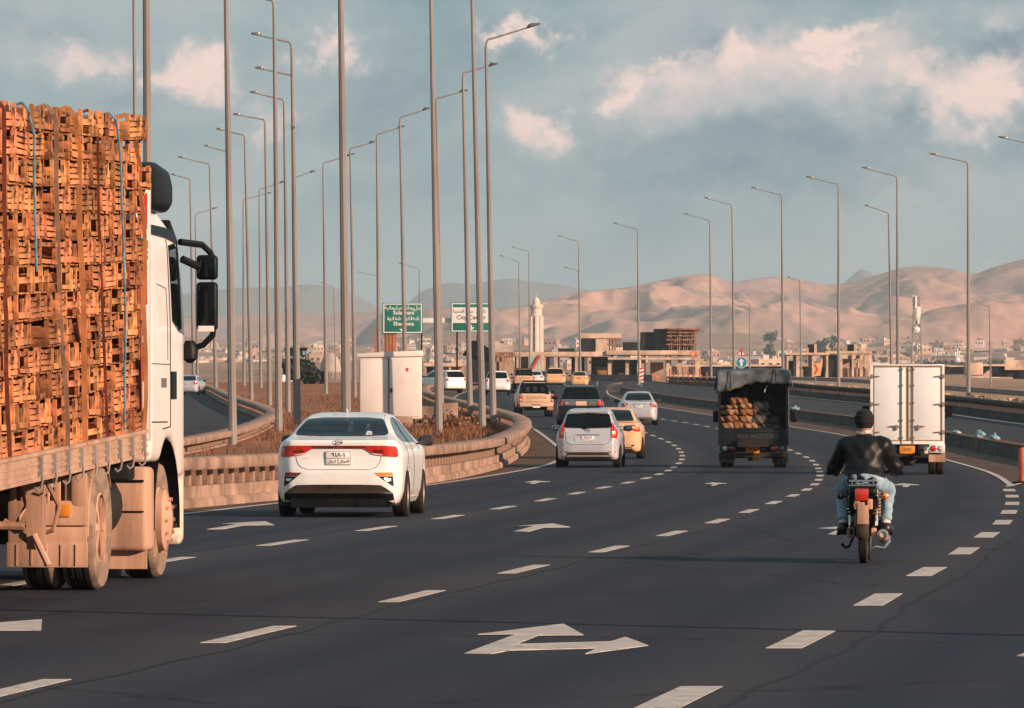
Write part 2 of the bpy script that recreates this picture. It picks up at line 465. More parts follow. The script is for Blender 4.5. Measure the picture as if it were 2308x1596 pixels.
def surface_net(V, lo, h):
    """vertices and quads of the zero level of a sampled field"""
    s = V < 0
    nx, ny, nz = V.shape
    cs = np.zeros((nx - 1, ny - 1, nz - 1), int)
    pos = np.zeros((nx - 1, ny - 1, nz - 1, 3))
    cnt = np.zeros((nx - 1, ny - 1, nz - 1))
    for ax in range(3):
        o1, o2 = [a for a in range(3) if a != ax]
        for i in (0, 1):
            for j in (0, 1):
                sl0, sl1 = [None] * 3, [None] * 3
                for a, n in ((0, nx), (1, ny), (2, nz)):
                    sl0[a] = slice(0, n - 1); sl1[a] = slice(0, n - 1)
                for a, k in ((o1, i), (o2, j)):
                    n = V.shape[a]
                    sl0[a] = sl1[a] = slice(k, n - 1 + k)
                sl1[ax] = slice(1, V.shape[ax])
                a0, a1 = V[tuple(sl0)], V[tuple(sl1)]
                cr = (a0 < 0) != (a1 < 0)
                t = np.where(cr, a0 / np.where(a0 - a1 == 0, 1, a0 - a1), 0)
                pos[..., ax] += np.where(cr, t, 0)
                pos[..., o1] += np.where(cr, i, 0)
                pos[..., o2] += np.where(cr, j, 0)
                cnt += cr
    act = cnt > 0
    idx = -np.ones(act.shape, int)
    idx[act] = np.arange(act.sum())
    ijk = np.argwhere(act)
    v = (ijk + pos[act] / cnt[act][:, None]) * h + np.asarray(lo)
    quads = []
    for ax in range(3):
        o1, o2 = [(1, 2), (2, 0), (0, 1)][ax]
        sl0 = [slice(1, -1)] * 3; sl1 = [slice(1, -1)] * 3
        sl0[ax] = slice(0, -1); sl1[ax] = slice(1, None)
        a0, a1 = s[tuple(sl0)], s[tuple(sl1)]
        for flip in (0, 1):
            e = np.argwhere((a0 & ~a1) if flip == 0 else (~a0 & a1))
            if len(e) == 0: continue
            base = e.copy()
            base[:, o1] += 1; base[:, o2] += 1
            c = []
            for d1, d2 in ((-1, -1), (0, -1), (0, 0), (-1, 0)):
                q = base.copy(); q[:, o1] += d1; q[:, o2] += d2
                c.append(idx[q[:, 0], q[:, 1], q[:, 2]])
            q = np.stack(c if flip == 0 else c[::-1], 1)
            quads.append(q)
    return v, np.concatenate(quads)


def sdf_mesh(name, fn, lo, hi, h):
    lo = np.asarray(lo, float) - 1.5 * h
    n = [int(math.ceil((b + 1.5 * h - a) / h)) + 1 for a, b in zip(lo, hi)]
    ax = [lo[i] + h * np.arange(n[i]) for i in range(3)]
    X, Y, Z = np.meshgrid(*ax, indexing='ij', sparse=True)
    V = np.broadcast_to(fn(X, Y, Z), tuple(n)).astype(float)
    v, q = surface_net(np.ascontiguousarray(V), lo, h)
    me = bpy.data.meshes.new(name)
    me.from_pydata(v.tolist(), [], q.tolist())
    return me


def capsule(X, Y, Z, a, b, r0, r1=None):
    r1 = r0 if r1 is None else r1
    a, b = np.asarray(a, float), np.asarray(b, float)
    e = b - a
    t = np.clip(((X - a[0]) * e[0] + (Y - a[1]) * e[1] + (Z - a[2]) * e[2]) / max(e @ e, 1e-9), 0, 1)
    return np.sqrt((X - a[0] - t * e[0]) ** 2 + (Y - a[1] - t * e[1]) ** 2 + (Z - a[2] - t * e[2]) ** 2) - (r0 + t * (r1 - r0))


def ellipsoid(X, Y, Z, c, r):
    k = np.sqrt(((X - c[0]) / r[0]) ** 2 + ((Y - c[1]) / r[1]) ** 2 + ((Z - c[2]) / r[2]) ** 2)
    return (k - 1) * min(r)


# ---- panels that lie on a curved body
def drape(name, poly, bvh, axis, m, parent, off=0.006, grid=0.07, sink=0.012):
    pts = []
    n = len(poly)
    for i in range(n):
        a, b = poly[i], poly[(i + 1) % n]
        k = max(1, int(math.hypot(b[0] - a[0], b[1] - a[1]) / grid))
        for j in range(k):
            pts.append((a[0] + (b[0] - a[0]) * j / k, a[1] + (b[1] - a[1]) * j / k))
    nb = len(pts)
    edges = [(i, (i + 1) % nb) for i in range(nb)]
    P = np.asarray(poly, float)
    u = np.arange(P[:, 0].min() + grid / 2, P[:, 0].max(), grid)
    v = np.arange(P[:, 1].min() + grid / 2, P[:, 1].max(), grid)
    if len(u) and len(v):
        A, B = np.meshgrid(u, v)
        dd = poly_sdf(P, A, B)
        for a, b in zip(A[dd < -grid * 0.35], B[dd < -grid * 0.35]):
            pts.append((float(a), float(b)))
    res = delaunay_2d_cdt([Vector(p) for p in pts], edges, [], 1, 1e-5)
    vs, fs = res[0], res[2]
    dr = {'rear': (0, 1, 0), 'front': (0, -1, 0), 'right': (-1, 0, 0), 'left': (1, 0, 0), 'top': (0, 0, -1)}[axis]
    d = Vector(dr)
    out, bad = [], []
    for p in vs:
        a, b = p
        if axis in ('rear', 'front'): o = Vector((a, 0, b)) - d * 20
        elif axis in ('right', 'left'): o = Vector((0, a, b)) - d * 20
        else: o = Vector((a, b, 0)) - d * 20
        hit = bvh.ray_cast(o, d)[0]
        if hit is None:
            hit = bvh.find_nearest(o + d * 19.5 if axis in ('right', 'left') else o + d * 20)[0]
            hit = Vector((hit.x if axis in ('right', 'left') else a, hit.y if axis in ('rear', 'front') else (a if axis in ('right', 'left') else b), b if axis != 'top' else hit.z))
        out.append(hit - d * off)
    nv = len(out)
    cnt = {}
    for f in fs:
        for i in range(len(f)):
            e = (f[i], f[(i + 1) % len(f)])
            cnt[tuple(sorted(e))] = cnt.get(tuple(sorted(e)), 0) + 1
    full = [p for p in out] + [p + d * (off + sink) for p in out]
    faces = [tuple(f) for f in fs]
    for f in fs:
        for i in range(len(f)):
            a, b = f[i], f[(i + 1) % len(f)]
            if cnt[tuple(sorted((a, b)))] == 1:
                faces.append((a, b, b + nv, a + nv))
    mb = MB(); mb.add(full, faces)
    me = mb.mesh(name)
    b = bmesh.new(); b.from_mesh(me)
    bmesh.ops.delete(b, geom=[q for q in b.verts if not q.link_faces], context='VERTS')
    b.to_mesh(me); b.free()
    o = link(name, me, m, parent, True)
    me.set_sharp_from_angle(angle=R(40))
    return o


def mirror(poly):
    return [(-a, b) for a, b in reversed(poly)]


def drape_line(name, pts, bvh, axis, m, parent, r=0.004, step=0.04):
    d = Vector({'rear': (0, 1, 0), 'right': (-1, 0, 0), 'left': (1, 0, 0), 'top': (0, 0, -1), 'front': (0, -1, 0)}[axis])
    path = []
    for i in range(len(pts) - 1):
        a, b = pts[i], pts[i + 1]
        k = max(1, int(math.hypot(b[0] - a[0], b[1] - a[1]) / step))
        for j in range(k + (i == len(pts) - 2)):
            p = (a[0] + (b[0] - a[0]) * j / k, a[1] + (b[1] - a[1]) * j / k)
            o = Vector((p[0], 0, p[1])) if axis in ('rear', 'front') else (Vector((0, p[0], p[1])) if axis in ('right', 'left') else Vector((p[0], p[1], 0)))
            hit = bvh.ray_cast(o - d * 20, d)[0]
            if hit is not None: path.append(hit - d * 0.001)
    if len(path) < 2: return None
    return MB().tube(path, r, 5).build(name, m, parent, True)


# ---- lettering
_FORMS = {}
for _cp in list(range(0xFB50, 0xFE00)) + list(range(0xFE70, 0xFF00)):
    _d = unicodedata.decomposition(chr(_cp)).split()
    if len(_d) == 2 and _d[0] in ('<initial>', '<medial>', '<final>', '<isolated>'):
        _FORMS.setdefault(chr(int(_d[1], 16)), {})[_d[0][1:-1]] = chr(_cp)
_FORMS['\u06d5'] = {'isolated': '\ufee9', 'final': '\ufeea'}


def arabic(s):
    """shape and reverse an Arabic-script string for left-to-right setting"""
    out = []
    i = 0
    joins = lambda c: c in _FORMS and 'initial' in _FORMS[c]
    while i < len(s):
        c = s[i]
        if c not in _FORMS:
            out.append(c); i += 1; continue
        prev = i > 0 and joins(s[i - 1])
        if c == '\u0644' and i + 1 < len(s) and s[i + 1] == '\u0627':
            out.append('\ufefc' if prev else '\ufefb'); i += 2; continue
        nxt = i + 1 < len(s) and s[i + 1] in _FORMS and joins(c)
        f = _FORMS[c]
        key = 'medial' if prev and nxt else 'final' if prev else 'initial' if nxt else 'isolated'
        out.append(f.get(key, f.get('isolated', c))); i += 1
    return ''.join(reversed(out))


def text(name, s, size, m, parent, loc, rot=(R(90), 0, 0), extrude=0.002, sx=1.0, bold=0.0):
    c = bpy.data.curves.new('lettering', 'FONT')
    c.body, c.size, c.align_x, c.align_y, c.extrude = s, size, 'CENTER', 'CENTER', extrude
    c.offset = bold * size
    c.resolution_u = 2
    o = bpy.data.objects.new('lettering', c)
    COL.objects.link(o)
    bpy.context.view_layer.update()
    me = bpy.data.meshes.new_from_object(o.evaluated_get(bpy.context.evaluated_depsgraph_get()))
    bpy.data.objects.remove(o); bpy.data.curves.remove(c)
    me.materials.clear(); me.materials.append(m)
    t = link(name, me, None, parent, False)
    t.location, t.rotation_euler, t.scale = loc, rot, (sx, 1, 1)
    return t


# ------------------------------------------------------------------ lie of the land
def hermite(pts):
    xs = np.array([p[0] for p in pts], float); ys = np.array([p[1] for p in pts], float)
    d = np.diff(ys) / np.diff(xs)
    m = np.concatenate([[d[0]], (d[:-1] * np.diff(xs)[1:] + d[1:] * np.diff(xs)[:-1]) / (np.diff(xs)[:-1] + np.diff(xs)[1:]), [d[-1]]])
    def f(x):
        x = np.asarray(x, float)
        i = np.clip(np.searchsorted(xs, x) - 1, 0, len(xs) - 2)
        h = xs[i + 1] - xs[i]
        t = (x - xs[i]) / h
        tc = np.clip(t, 0, 1)
        r = (2 * tc**3 - 3 * tc**2 + 1) * ys[i] + (tc**3 - 2 * tc**2 + tc) * h * m[i] + (-2 * tc**3 + 3 * tc**2) * ys[i + 1] + (tc**3 - tc**2) * h * m[i + 1]
        r = r + np.where(t < 0, t * h * m[i], 0) + np.where(t > 1, (t - 1) * h * m[i + 1], 0)
        return r if r.ndim else float(r)
    return f


G = hermite([(-60, 0), (0, 0), (100, 0), (140, 0.0), (160, 0.02), (176, 0.09), (200, 0.24), (252, 0.72), (292, 1.05), (400, 2.1), (517, 3.3), (700, 4.6), (1000, 6.5),
             (1500, 12), (2500, 26), (4000, 50), (5200, 74)])
XE = hermite([(20, -11.2), (64.5, -6.75), (88.4, -4.5), (120, -1.75), (145, -0.1), (165, 1.0), (180, 1.5), (195, 1.6), (207, 1.5), (240, 1.1), (275, 0.5), (330, -1.5), (400, -3.8), (455, -4), (517, -3.2), (700, 0), (1000, 8)])
XA = hermite([(20, -7.3), (64.5, -2.86), (80.9, -1.19), (97.4, 0.28), (114.6, 1.55), (129.4, 2.64), (145.3, 3.58), (159, 4.2), (172, 4.73), (184, 5.1), (210, 5.5), (241, 5.2), (275, 4.3), (330, 2.2), (400, 0), (455, -0.3), (517, 0.5), (700, 3.7), (1000, 11.7)])
XB = hermite([(20, -3.9), (38.4, -1.87), (46.8, -0.92), (55.3, -0.01), (63.1, 0.86), (71.2, 1.72), (79.6, 2.57), (88, 3.33), (96, 4.02), (103.9, 4.68), (112, 5.32), (120.8, 5.93), (131, 6.54), (141.2, 7.08), (151.9, 7.59), (165, 8.15), (175, 8.5), (193, 8.84), (230, 8.95), (275, 8), (330, 5.9), (400, 3.7), (455, 3.4), (517, 4.2), (700, 7.4), (1000, 15.4)])
XC = hermite([(20, -0.45), (30.8, 0.81), (37.7, 1.68), (45.6, 2.63), (53.9, 3.56), (61.7, 4.47), (69.9, 5.34), (78, 6.19), (86.5, 6.98), (94.2, 7.66), (102.9, 8.38), (118, 9.5), (152, 11.5), (190, 12.45), (233, 12.5), (252, 12.0), (290, 11), (330, 9.6), (400, 7.4), (455, 7.1), (517, 7.9), (700, 11.1), (1000, 19)])
XW1 = hermite([(20, -12.2), (60, -8.1), (93.3, -4.95), (105.6, -3.5), (122, -2.1), (148.5, -0.79), (175, -0.12), (201, 0.3), (215, 0.38), (230, 0.25), (255, -0.5), (300, -2.1), (400, -5.7), (455, -6.2), (517, -5.6), (700, -2.5)])   # wall between main road and median
XWL = hermite([(60, -13), (120, -10.5), (178, -9.35), (242, -9.7), (265, -10.3), (290, -11.6), (372, -17), (500, -25.4), (700, -45)])   # wall along the side road
XK = hermite([(100, 13.2), (177, 14.6), (211, 15), (255, 14.8), (300, 13.8), (370, 11.1), (490, 8.6), (700, 12.5)])      # low kerb wall of the gore
XF = hermite([(100, 21.5), (220, 23.5), (286, 23.9), (345, 24.0), (455, 21.2), (700, 17.9), (1000, 22)])     # wall on the far side of the slip road


def W(px, py, D):
    """point seen at a photograph pixel at distance D"""
    return Vector(((px - CX) * D / F, D, EYE + (YH - py) * D / F))


def gz(x, d):
    return G(d)
G = hermite([(-60, 0), (0, 0), (100, 0), (140, 0.0), (160, 0.02), (176, 0.09), (200, 0.24), (252, 0.72), (292, 1.05), (400, 2.1), (517, 3.3), (700, 4.6), (1000, 6.5),
             (1500, 10), (2500, 18), (3500, 28), (4500, 45), (5200, 60)])


def ground_at(px, py):
    """place on the road seen at a photograph pixel"""
    lo, hi = 12.0, 1000.0
    for _ in range(50):
        d = (lo + hi) / 2
        if YH - (G(d) - EYE) * F / d > py: lo = d
        else: hi = d
    return Vector(((px - CX) * lo / F, lo, G(lo)))


def road_mat(name, base, dusty, amt, streak=0.03, tracks=False):
    m = bpy.data.materials.new(name); m.use_nodes = True
    w = NT(m.node_tree); b = m.node_tree.nodes['Principled BSDF']
    geo = w.n('ShaderNodeNewGeometry')
    mp = w.n('ShaderNodeMapping'); w.put(mp.inputs[0], geo.outputs['Position']); mp.inputs['Scale'].default_value = (1, streak, 1); mp.inputs['Rotation'].default_value = (0, 0, R(5.0))
    s1 = w.noise(mp.outputs[0], 0.9, 4, 0.6).outputs[0]
    s2 = w.noise(geo.outputs['Position'], 0.12, 5, 0.6).outputs[0]
    gr = w.noise(geo.outputs['Position'], 55.0, 3, 0.7).outputs[0]
    c = w.mix(w.ramp(s1, 0.3, 0.7), rgba(tuple(k * 0.80 for k in base)), rgba(tuple(k * 1.18 for k in base)))
    c = w.mix(w.m('MULTIPLY', w.ramp(s2, 0.40, 0.72), amt), c, rgba(dusty))
    c = w.mix(w.m('MULTIPLY', w.ramp(gr, 0.35, 0.8), 0.30), c, rgba(tuple(k * 2.0 for k in base)))
    if tracks:
        at = w.n('ShaderNodeAttribute', attribute_name='lane')
        fr = w.m('FRACT', at.outputs['Fac'])
        acc = None
        for cc, wd, am in ((0.27, 0.085, 0.45), (0.73, 0.085, 0.45), (0.5, 0.10, 0.30)):
            q = w.m('DIVIDE', w.m('SUBTRACT', fr, cc), wd)
            e = w.m('MULTIPLY', w.m('EXPONENT', w.m('MULTIPLY', w.m('MULTIPLY', q, q), -1.0)), am)
            acc = e if acc is None else w.m('ADD', acc, e)
        acc = w.m('MULTIPLY', acc, w.m('ADD', w.m('MULTIPLY', s1, 1.6), 0.2))
        c = w.mix(acc, c, rgba((base[0] * 0.45, base[1] * 0.5, base[2] * 0.62)))
        edge = w.m('ABSOLUTE', w.m('SUBTRACT', w.m('FRACT', w.m('ADD', at.outputs['Fac'], 0.5)), 0.5))
        c = w.mix(w.m('MULTIPLY', w.ramp(edge, 0.16, 0.0), w.m('MULTIPLY', s2, 0.55)), c, rgba((0.080, 0.064, 0.057)))
    # tar joints and small patches
    vo = w.n('ShaderNodeTexVoronoi', feature='DISTANCE_TO_EDGE'); vo.inputs['Scale'].default_value = 0.10
    wp = w.n('ShaderNodeVectorMath', operation='ADD'); w.put(wp.inputs[0], geo.outputs['Position'])
    dn = w.noise(geo.outputs['Position'], 0.8, 5, 0.6); w.put(wp.inputs[1], dn.outputs['Color']); w.put(vo.inputs['Vector'], wp.outputs[0])
    c = w.mix(w.m('MULTIPLY', w.ramp(vo.outputs['Distance'], 0.007, 0.0), 0.7), c, rgba((0.014, 0.014, 0.016)))
    sp = w.noise(geo.outputs['Position'], 2.6, 3, 0.6).outputs[0]
    c = w.mix(w.m('MULTIPLY', w.ramp(sp, 0.70, 0.78), 0.5), c, rgba((0.02, 0.02, 0.022)))
    w.put(b.inputs['Base Color'], c)
    w.put(b.inputs['Roughness'], w.m('ADD', w.m('MULTIPLY', s1, 0.15), 0.72))
    b.inputs['Specular IOR Level'].default_value = 0.08
    bp = w.n('ShaderNodeBump'); bp.inputs['Strength'].default_value = 0.35; bp.inputs['Distance'].default_value = 0.008
    w.put(bp.inputs['Height'], w.noise(geo.outputs['Position'], 90.0, 3, 0.7).outputs[0]); w.put(b.inputs['Normal'], bp.outputs[0])
    return m


def soil_mat(name, a, b_, c_, s=0.05):
    m = bpy.data.materials.new(name); m.use_nodes = True
    w = NT(m.node_tree); b = m.node_tree.nodes['Principled BSDF']
    geo = w.n('ShaderNodeNewGeometry')
    mp = w.n('ShaderNodeMapping'); w.put(mp.inputs[0], geo.outputs['Position']); mp.inputs['Scale'].default_value = (1, 0.35, 1)
    n1 = w.noise(mp.outputs[0], s, 7, 0.62).outputs[0]
    n2 = w.noise(mp.outputs[0], s * 6, 6, 0.65).outputs[0]
    n3 = w.noise(mp.outputs[0], s * 60, 4, 0.7).outputs[0]
    c = w.mix(w.ramp(n1, 0.35, 0.65), rgba(a), rgba(b_))
    c = w.mix(w.m('MULTIPLY', w.ramp(n2, 0.45, 0.66), 0.75), c, rgba(c_))
    c = w.mix(w.m('MULTIPLY', w.ramp(n3, 0.4, 0.8), 0.5), c, rgba(tuple(k * 0.5 for k in a)))
    w.put(b.inputs['Base Color'], c)
    b.inputs['Roughness'].default_value = 0.95
    b.inputs['Specular IOR Level'].default_value = 0.05
    return m


ASPHALT = road_mat('asphalt', (0.036, 0.039, 0.051), (0.055, 0.047, 0.047), 0.55, tracks=True)
ASPHALT2 = road_mat('side_asphalt', (0.046, 0.047, 0.056), (0.062, 0.054, 0.053), 0.5)
GORE = road_mat('dusty_shoulder', (0.105, 0.066, 0.050), (0.14, 0.088, 0.064), 0.6)
SOIL = soil_mat('plain_soil', (0.36, 0.22, 0.15), (0.42, 0.28, 0.20), (0.22, 0.15, 0.11), 0.004)
MEDS = soil_mat('median_soil', (0.30, 0.125, 0.065), (0.38, 0.18, 0.10), (0.20, 0.10, 0.055), 0.12)
HILLM = soil_mat('hill_soil', (0.52, 0.30, 0.235), (0.56, 0.35, 0.27), (0.24, 0.20, 0.225), 0.0016)
RIDGEM = soil_mat('ridge_rock', (0.17, 0.16, 0.15), (0.20, 0.18, 0.16), (0.12, 0.12, 0.11), 0.0006)
RUBBLE = soil_mat('bank_rubble', (0.42, 0.24, 0.14), (0.50, 0.32, 0.21), (0.22, 0.13, 0.085), 0.5)

DS = list(np.arange(-40, 520, 4.0)) + list(np.arange(520, 1101, 12.0))


def strip(name, fl, fr, d0, d1, m, dz=0.0, n=4, bump=0.0, parent=None, kind='structure'):
    ds = [d for d in DS if d0 < d < d1]
    ds = [d0] + ds + [d1]
    vs, fs = [], []
    for i, d in enumerate(ds):
        a, b = fl(d), fr(d)
        for k in range(n + 1):
            t = k / n
            z = G(d) + dz + (bump * (random.random() - 0.4) if 0 < k < n and bump else 0)
            vs.append((a + (b - a) * t, d, z))
    for i in range(len(ds) - 1):
        for k in range(n):
            q = i * (n + 1) + k
            fs.append((q, q + 1, q + n + 2, q + n + 1))
    o = link(name, MB().add(vs, fs).mesh(name, False), m, parent)
    return tag(o, kind=kind) if kind else o


# ground: one sheet that runs to the foot of the hills
def build_ground():
    ds = list(np.arange(-60, 520, 4.0)) + list(np.geomspace(520, 5600, 90))
    us = np.concatenate([-np.geomspace(1.2, 0.02, 26), np.linspace(-0.0185, 0.0185, 24), np.geomspace(0.02, 1.2, 26)])
    vs, fs = [], []
    for d in ds:
        w = max(d, 45.0)
        for u in us:
            x = u * w * 3.2 if d < 45 else u * w * 2.0
            z = G(d) - 0.06
            away = max(0.0, max(XWL(min(d, 700)) - 22 - x, x - XF(min(d, 900)) - 3.0))
            if d > 900: away = max(away, (d - 900) * 0.2)
            k = min(1.0, away / 30.0)
            z += k * (0.0012 * max(d - 600, 0) * (math.sin(x * 0.011 + d * 0.0013) + math.sin(x * 0.023 - d * 0.0021 + 1.7)) + 0.5 * math.sin(x * 0.09 + 0.3) * math.sin(d * 0.021))
            vs.append((x, d, z))
    n = len(us)
    for i in range(len(ds) - 1):
        for k in range(n - 1):
            q = i * n + k
            fs.append((q, q + 1, q + n + 1, q + n))
    tag(link('ground', MB().add(vs, fs).mesh('ground', False), SOIL), kind='structure')


build_ground()


def fbm(x, y, oct=5, seed=0):
    r = np.random.default_rng(seed)
    tot = np.zeros_like(x); amp, fr = 1.0, 1.0
    for _ in range(oct):
        t = r.random((64, 64))
        xs, ys = x * fr + r.random() * 50, y * fr + r.random() * 50
        xi, yi = np.floor(xs).astype(int), np.floor(ys).astype(int)
        fx, fy = xs - xi, ys - yi
        fx, fy = fx * fx * (3 - 2 * fx), fy * fy * (3 - 2 * fy)
        g = lambda i, j: t[i % 64, j % 64]
        v = (g(xi, yi) * (1 - fx) + g(xi + 1, yi) * fx) * (1 - fy) + (g(xi, yi + 1) * (1 - fx) + g(xi + 1, yi + 1) * fx) * fy
        tot += amp * (v - 0.5); amp *= 0.5; fr *= 2.03
    return tot


def build_hills(name, sky, d0, dr, d1, base, m, fold, nu=300, nd=110, seed=3, power=1.5, pxs=(-900, 3400)):
    S = hermite(sky)
    px = np.linspace(pxs[0], pxs[1], nu)
    u = (px - CX) / F
    d = np.concatenate([np.linspace(d0, dr, nd), np.linspace(dr, d1, nd // 4)[1:]])
    U, Dm = np.meshgrid(u, d)
    ztop = EYE + (YH - S(px)) * dr / F
    t = np.clip((Dm - d0) / (dr - d0), 0, 1)
    rise = t ** power
    back = np.clip((Dm - dr) / (d1 - dr), 0, 1)
    x = U * Dm
    n1 = fbm(x / 430, Dm / 900, 6, seed)
    n2 = np.abs(fbm(x / 210 + 7, Dm / 560, 5, seed + 1))
    z = base + (ztop[None, :] - base) * rise * (1 - back * 0.8)
    z += fold * (n1 * 1.35 - n2 * 0.75 + 0.13) * np.sin(np.pi * np.clip(t, 0, 1) ** 0.8) * (1 - back)
    z = np.where(t <= 0, base, z)
    # no fold may stand above the skyline of the photograph
    lim = EYE + (YH - S(px) - 1.0)[None, :] * Dm / F
    z = np.where((Dm < dr), np.minimum(z, lim), z)
    vs = np.stack([x.ravel(), Dm.ravel(), z.ravel()], 1).tolist()
    nd_ = len(d)
    fs = [(i * nu + k, i * nu + k + 1, (i + 1) * nu + k + 1, (i + 1) * nu + k) for i in range(nd_ - 1) for k in range(nu - 1)]
    tag(link(name, MB().add(vs, fs).mesh(name, False), m), kind='structure')


build_hills('hills', [(-900, 720), (480, 712), (700, 706), (860, 704), (1000, 694), (1180, 690), (1240, 673), (1330, 656), (1400, 649), (1450, 641), (1500, 630), (1560, 620), (1600, 618), (1640, 634), (1700, 629), (1750, 624),
                      (1800, 630), (1880, 641), (1930, 632), (2000, 613), (2030, 604), (2080, 600), (2140, 606), (2200, 616), (2240, 602), (2308, 584), (2500, 566), (3400, 620)], 4700, 7600, 9500, 48, HILLM, 82, 620, 240, pxs=(-500, 2900))
build_hills('far_ridge', [(-900, 660), (400, 664), (490, 653), (560, 648), (640, 647), (700, 641), (760, 651), (810, 669), (850, 692), (880, 700), (915, 688), (940, 664), (970, 649), (1010, 637), (1060, 641), (1100, 634),
                          (1150, 628), (1200, 636), (1260, 641), (1330, 655), (1500, 668), (1900, 640), (1945, 606), (1990, 640), (2308, 640), (3400, 640)], 11500, 14500, 16500, 60, RIDGEM, 90, 260, 60, seed=21)

# roads ---------------------------------------------------------------
gore_nose = 118.0
XNOSE = lambda d: XC(d) + 0.16
XEXIT = lambda d: max(9.5 + 0.135 * (d - gore_nose), XC(d)) + 0.05
tag(strip('shoulder', lambda d: XW1(d), lambda d: XE(d) - 0.05, 30, 520, GORE, 0.0), kind='structure')
main_road = strip('main_road', lambda d: XE(d) - 0.12, lambda d: XC(d) + (9.0 if d < gore_nose else max(0.15, 9.0 - (d - gore_nose) * 5.0)), -40, 1000, ASPHALT, 0.004, 40)
_la = main_road.data.attributes.new('lane', 'FLOAT', 'POINT')
_la.data.foreach_set('value', [float(np.interp(v.co.x, [XE(v.co.y), XA(v.co.y), XB(v.co.y), XC(v.co.y), XC(v.co.y) + 3.7, XC(v.co.y) + 7.4], [0, 1, 2, 3, 4, 5])) for v in main_road.data.vertices])
gore = strip('gore_pavement', lambda d: XC(d) + 0.05, lambda d: min(XEXIT(d), XK(d) + 0.1) if d < 160 else XK(d) + 0.1, gore_nose, 690, GORE, 0.012, 3)
slip_road = strip('slip_road', lambda d: XK(d) + 0.2, lambda d: XF(d) + 0.2, 100, 1000, ASPHALT2, 0.004, 4)
side_road = strip('side_road', lambda d: XWL(d) - 17, lambda d: XWL(d) + 0.1, 60, 700, ASPHALT2, 0.004, 4)
strip('median_soil', lambda d: XWL(d) + 0.15, lambda d: XW1(d) - 0.1, 70, 700, MEDS, 0.16, 14, bump=0.10)
strip('roadside_bank', lambda d: XF(d) + 0.25, lambda d: XF(d) + 14, 120, 1000, RUBBLE, 0.10, 8, bump=0.35)

# painted markings, each a piece of the road
for curve, starts in ((XA, None), (XB, None), (XC, None)):
    d = {XA: 25.1, XB: 22.0, XC: 29.4}[curve] - 16.6
    end = {XA: 330, XB: 330, XC: 113}[curve]
    while d < end:
        if d > 14:
            L = 3.0
            hw = 0.078 if curve is not XC else 0.11
            mb = MB()
            ps = [d + L * k / 3 for k in range(4)]
            vs = [(curve(q) + s * hw, q, G(q) + 0.008) for q in ps for s in (-1, 1)] + [(curve(q) + s * hw, q, G(q) + 0.0045) for q in ps for s in (-1, 1)]
            fs = [(2 * k, 2 * k + 1, 2 * k + 3, 2 * k + 2) for k in range(3)] + [(0, 2, 10, 8), (2, 4, 12, 10), (4, 6, 14, 12), (1, 9, 11, 3), (3, 11, 13, 5), (5, 13, 15, 7), (0, 8, 9, 1), (6, 7, 15, 14)]
            mb.add(vs, fs).build('lane_dash', MARK, main_road)
        d += 8.25


def line_along(name, fx, d0, d1, hw, parent, dz=0.0075, step=6.0):
    n = int((d1 - d0) / step) + 1
    ps = [d0 + (d1 - d0) * k / n for k in range(n + 1)]
    vs = [(fx(q) + s * hw, q, G(q) + dz) for q in ps for s in (-1, 1)]
    fs = [(2 * k, 2 * k + 1, 2 * k + 3, 2 * k + 2) for k in range(n)]
    o = link(name, MB().add(vs, fs).mesh(name), MARK, parent, False)
    return o


line_along('edge_line', XE, 20, 520, 0.07, main_road)
line_along('edge_line', lambda d: XC(d) + 0.1, gore_nose + 0.6, 500, 0.065, main_road, 0.016)
line_along('edge_line', lambda d: XEXIT(d) - 0.05, gore_nose, 150, 0.06, main_road, 0.016, 2.0)
line_along('edge_line', lambda d: XF(d) - 1.2, 120, 700, 0.08, slip_road, 0.0085)
TAR = mat('tar_seam', (0.014, 0.014, 0.016), 0.7, var=0.2, spec=0.2)
for fx, off, d0, d1 in ((XB, 0.22, 22, 150), (XA, -0.30, 40, 150), (XC, 0.35, 22, 110)):
    line_along('paving_seam', lambda d, fx=fx, off=off: fx(d) + off + 0.03 * math.sin(d * 1.9) + 0.05 * math.sin(d * 0.37), d0, d1, 0.018, main_road, 0.0062, 0.8).data.materials[0] = TAR
ARROWS = [
    [(1047, 1475), (1165, 1431), (1077, 1432), (1270, 1408), (1315, 1433), (1214, 1434), (1164, 1454), (1376, 1448), (1410, 1438), (1461, 1457), (1319, 1476), (1346, 1463), (1150, 1468), (1108, 1476)],
    [(1158, 1199), (1203, 1187), (1168, 1186.5), (1246, 1181), (1285, 1189), (1226, 1190), (1190, 1200)],
    [(467, 1194), (536, 1182.5), (500, 1181.5), (598, 1176), (618, 1184.5), (550, 1185), (506, 1193.5)],
    [(-200, 1446), (-60, 1417), (-110, 1414), (95, 1398), (93, 1423), (-10, 1423), (-120, 1447)],
    [(1842, 1192), (1905, 1187), (1945, 1192), (1918, 1195), (1895, 1207), (1865, 1206), (1890, 1194)],
    [(1183, 1088), (1205, 1084), (1240, 1086.5), (1218, 1087), (1205, 1091), (1195, 1091), (1203, 1088)],
    [(1588, 1091), (1606, 1088), (1638, 1090.5), (1620, 1091), (1612, 1095), (1602, 1095), (1606, 1091)],
    [(2008, 1094), (2036, 1090), (2072, 1093.5), (2052, 1094), (2045, 1098), (2034, 1098), (2036, 1094)],
    [(2291, 1481), (2330, 1466), (2390, 1478), (2340, 1482)],
]
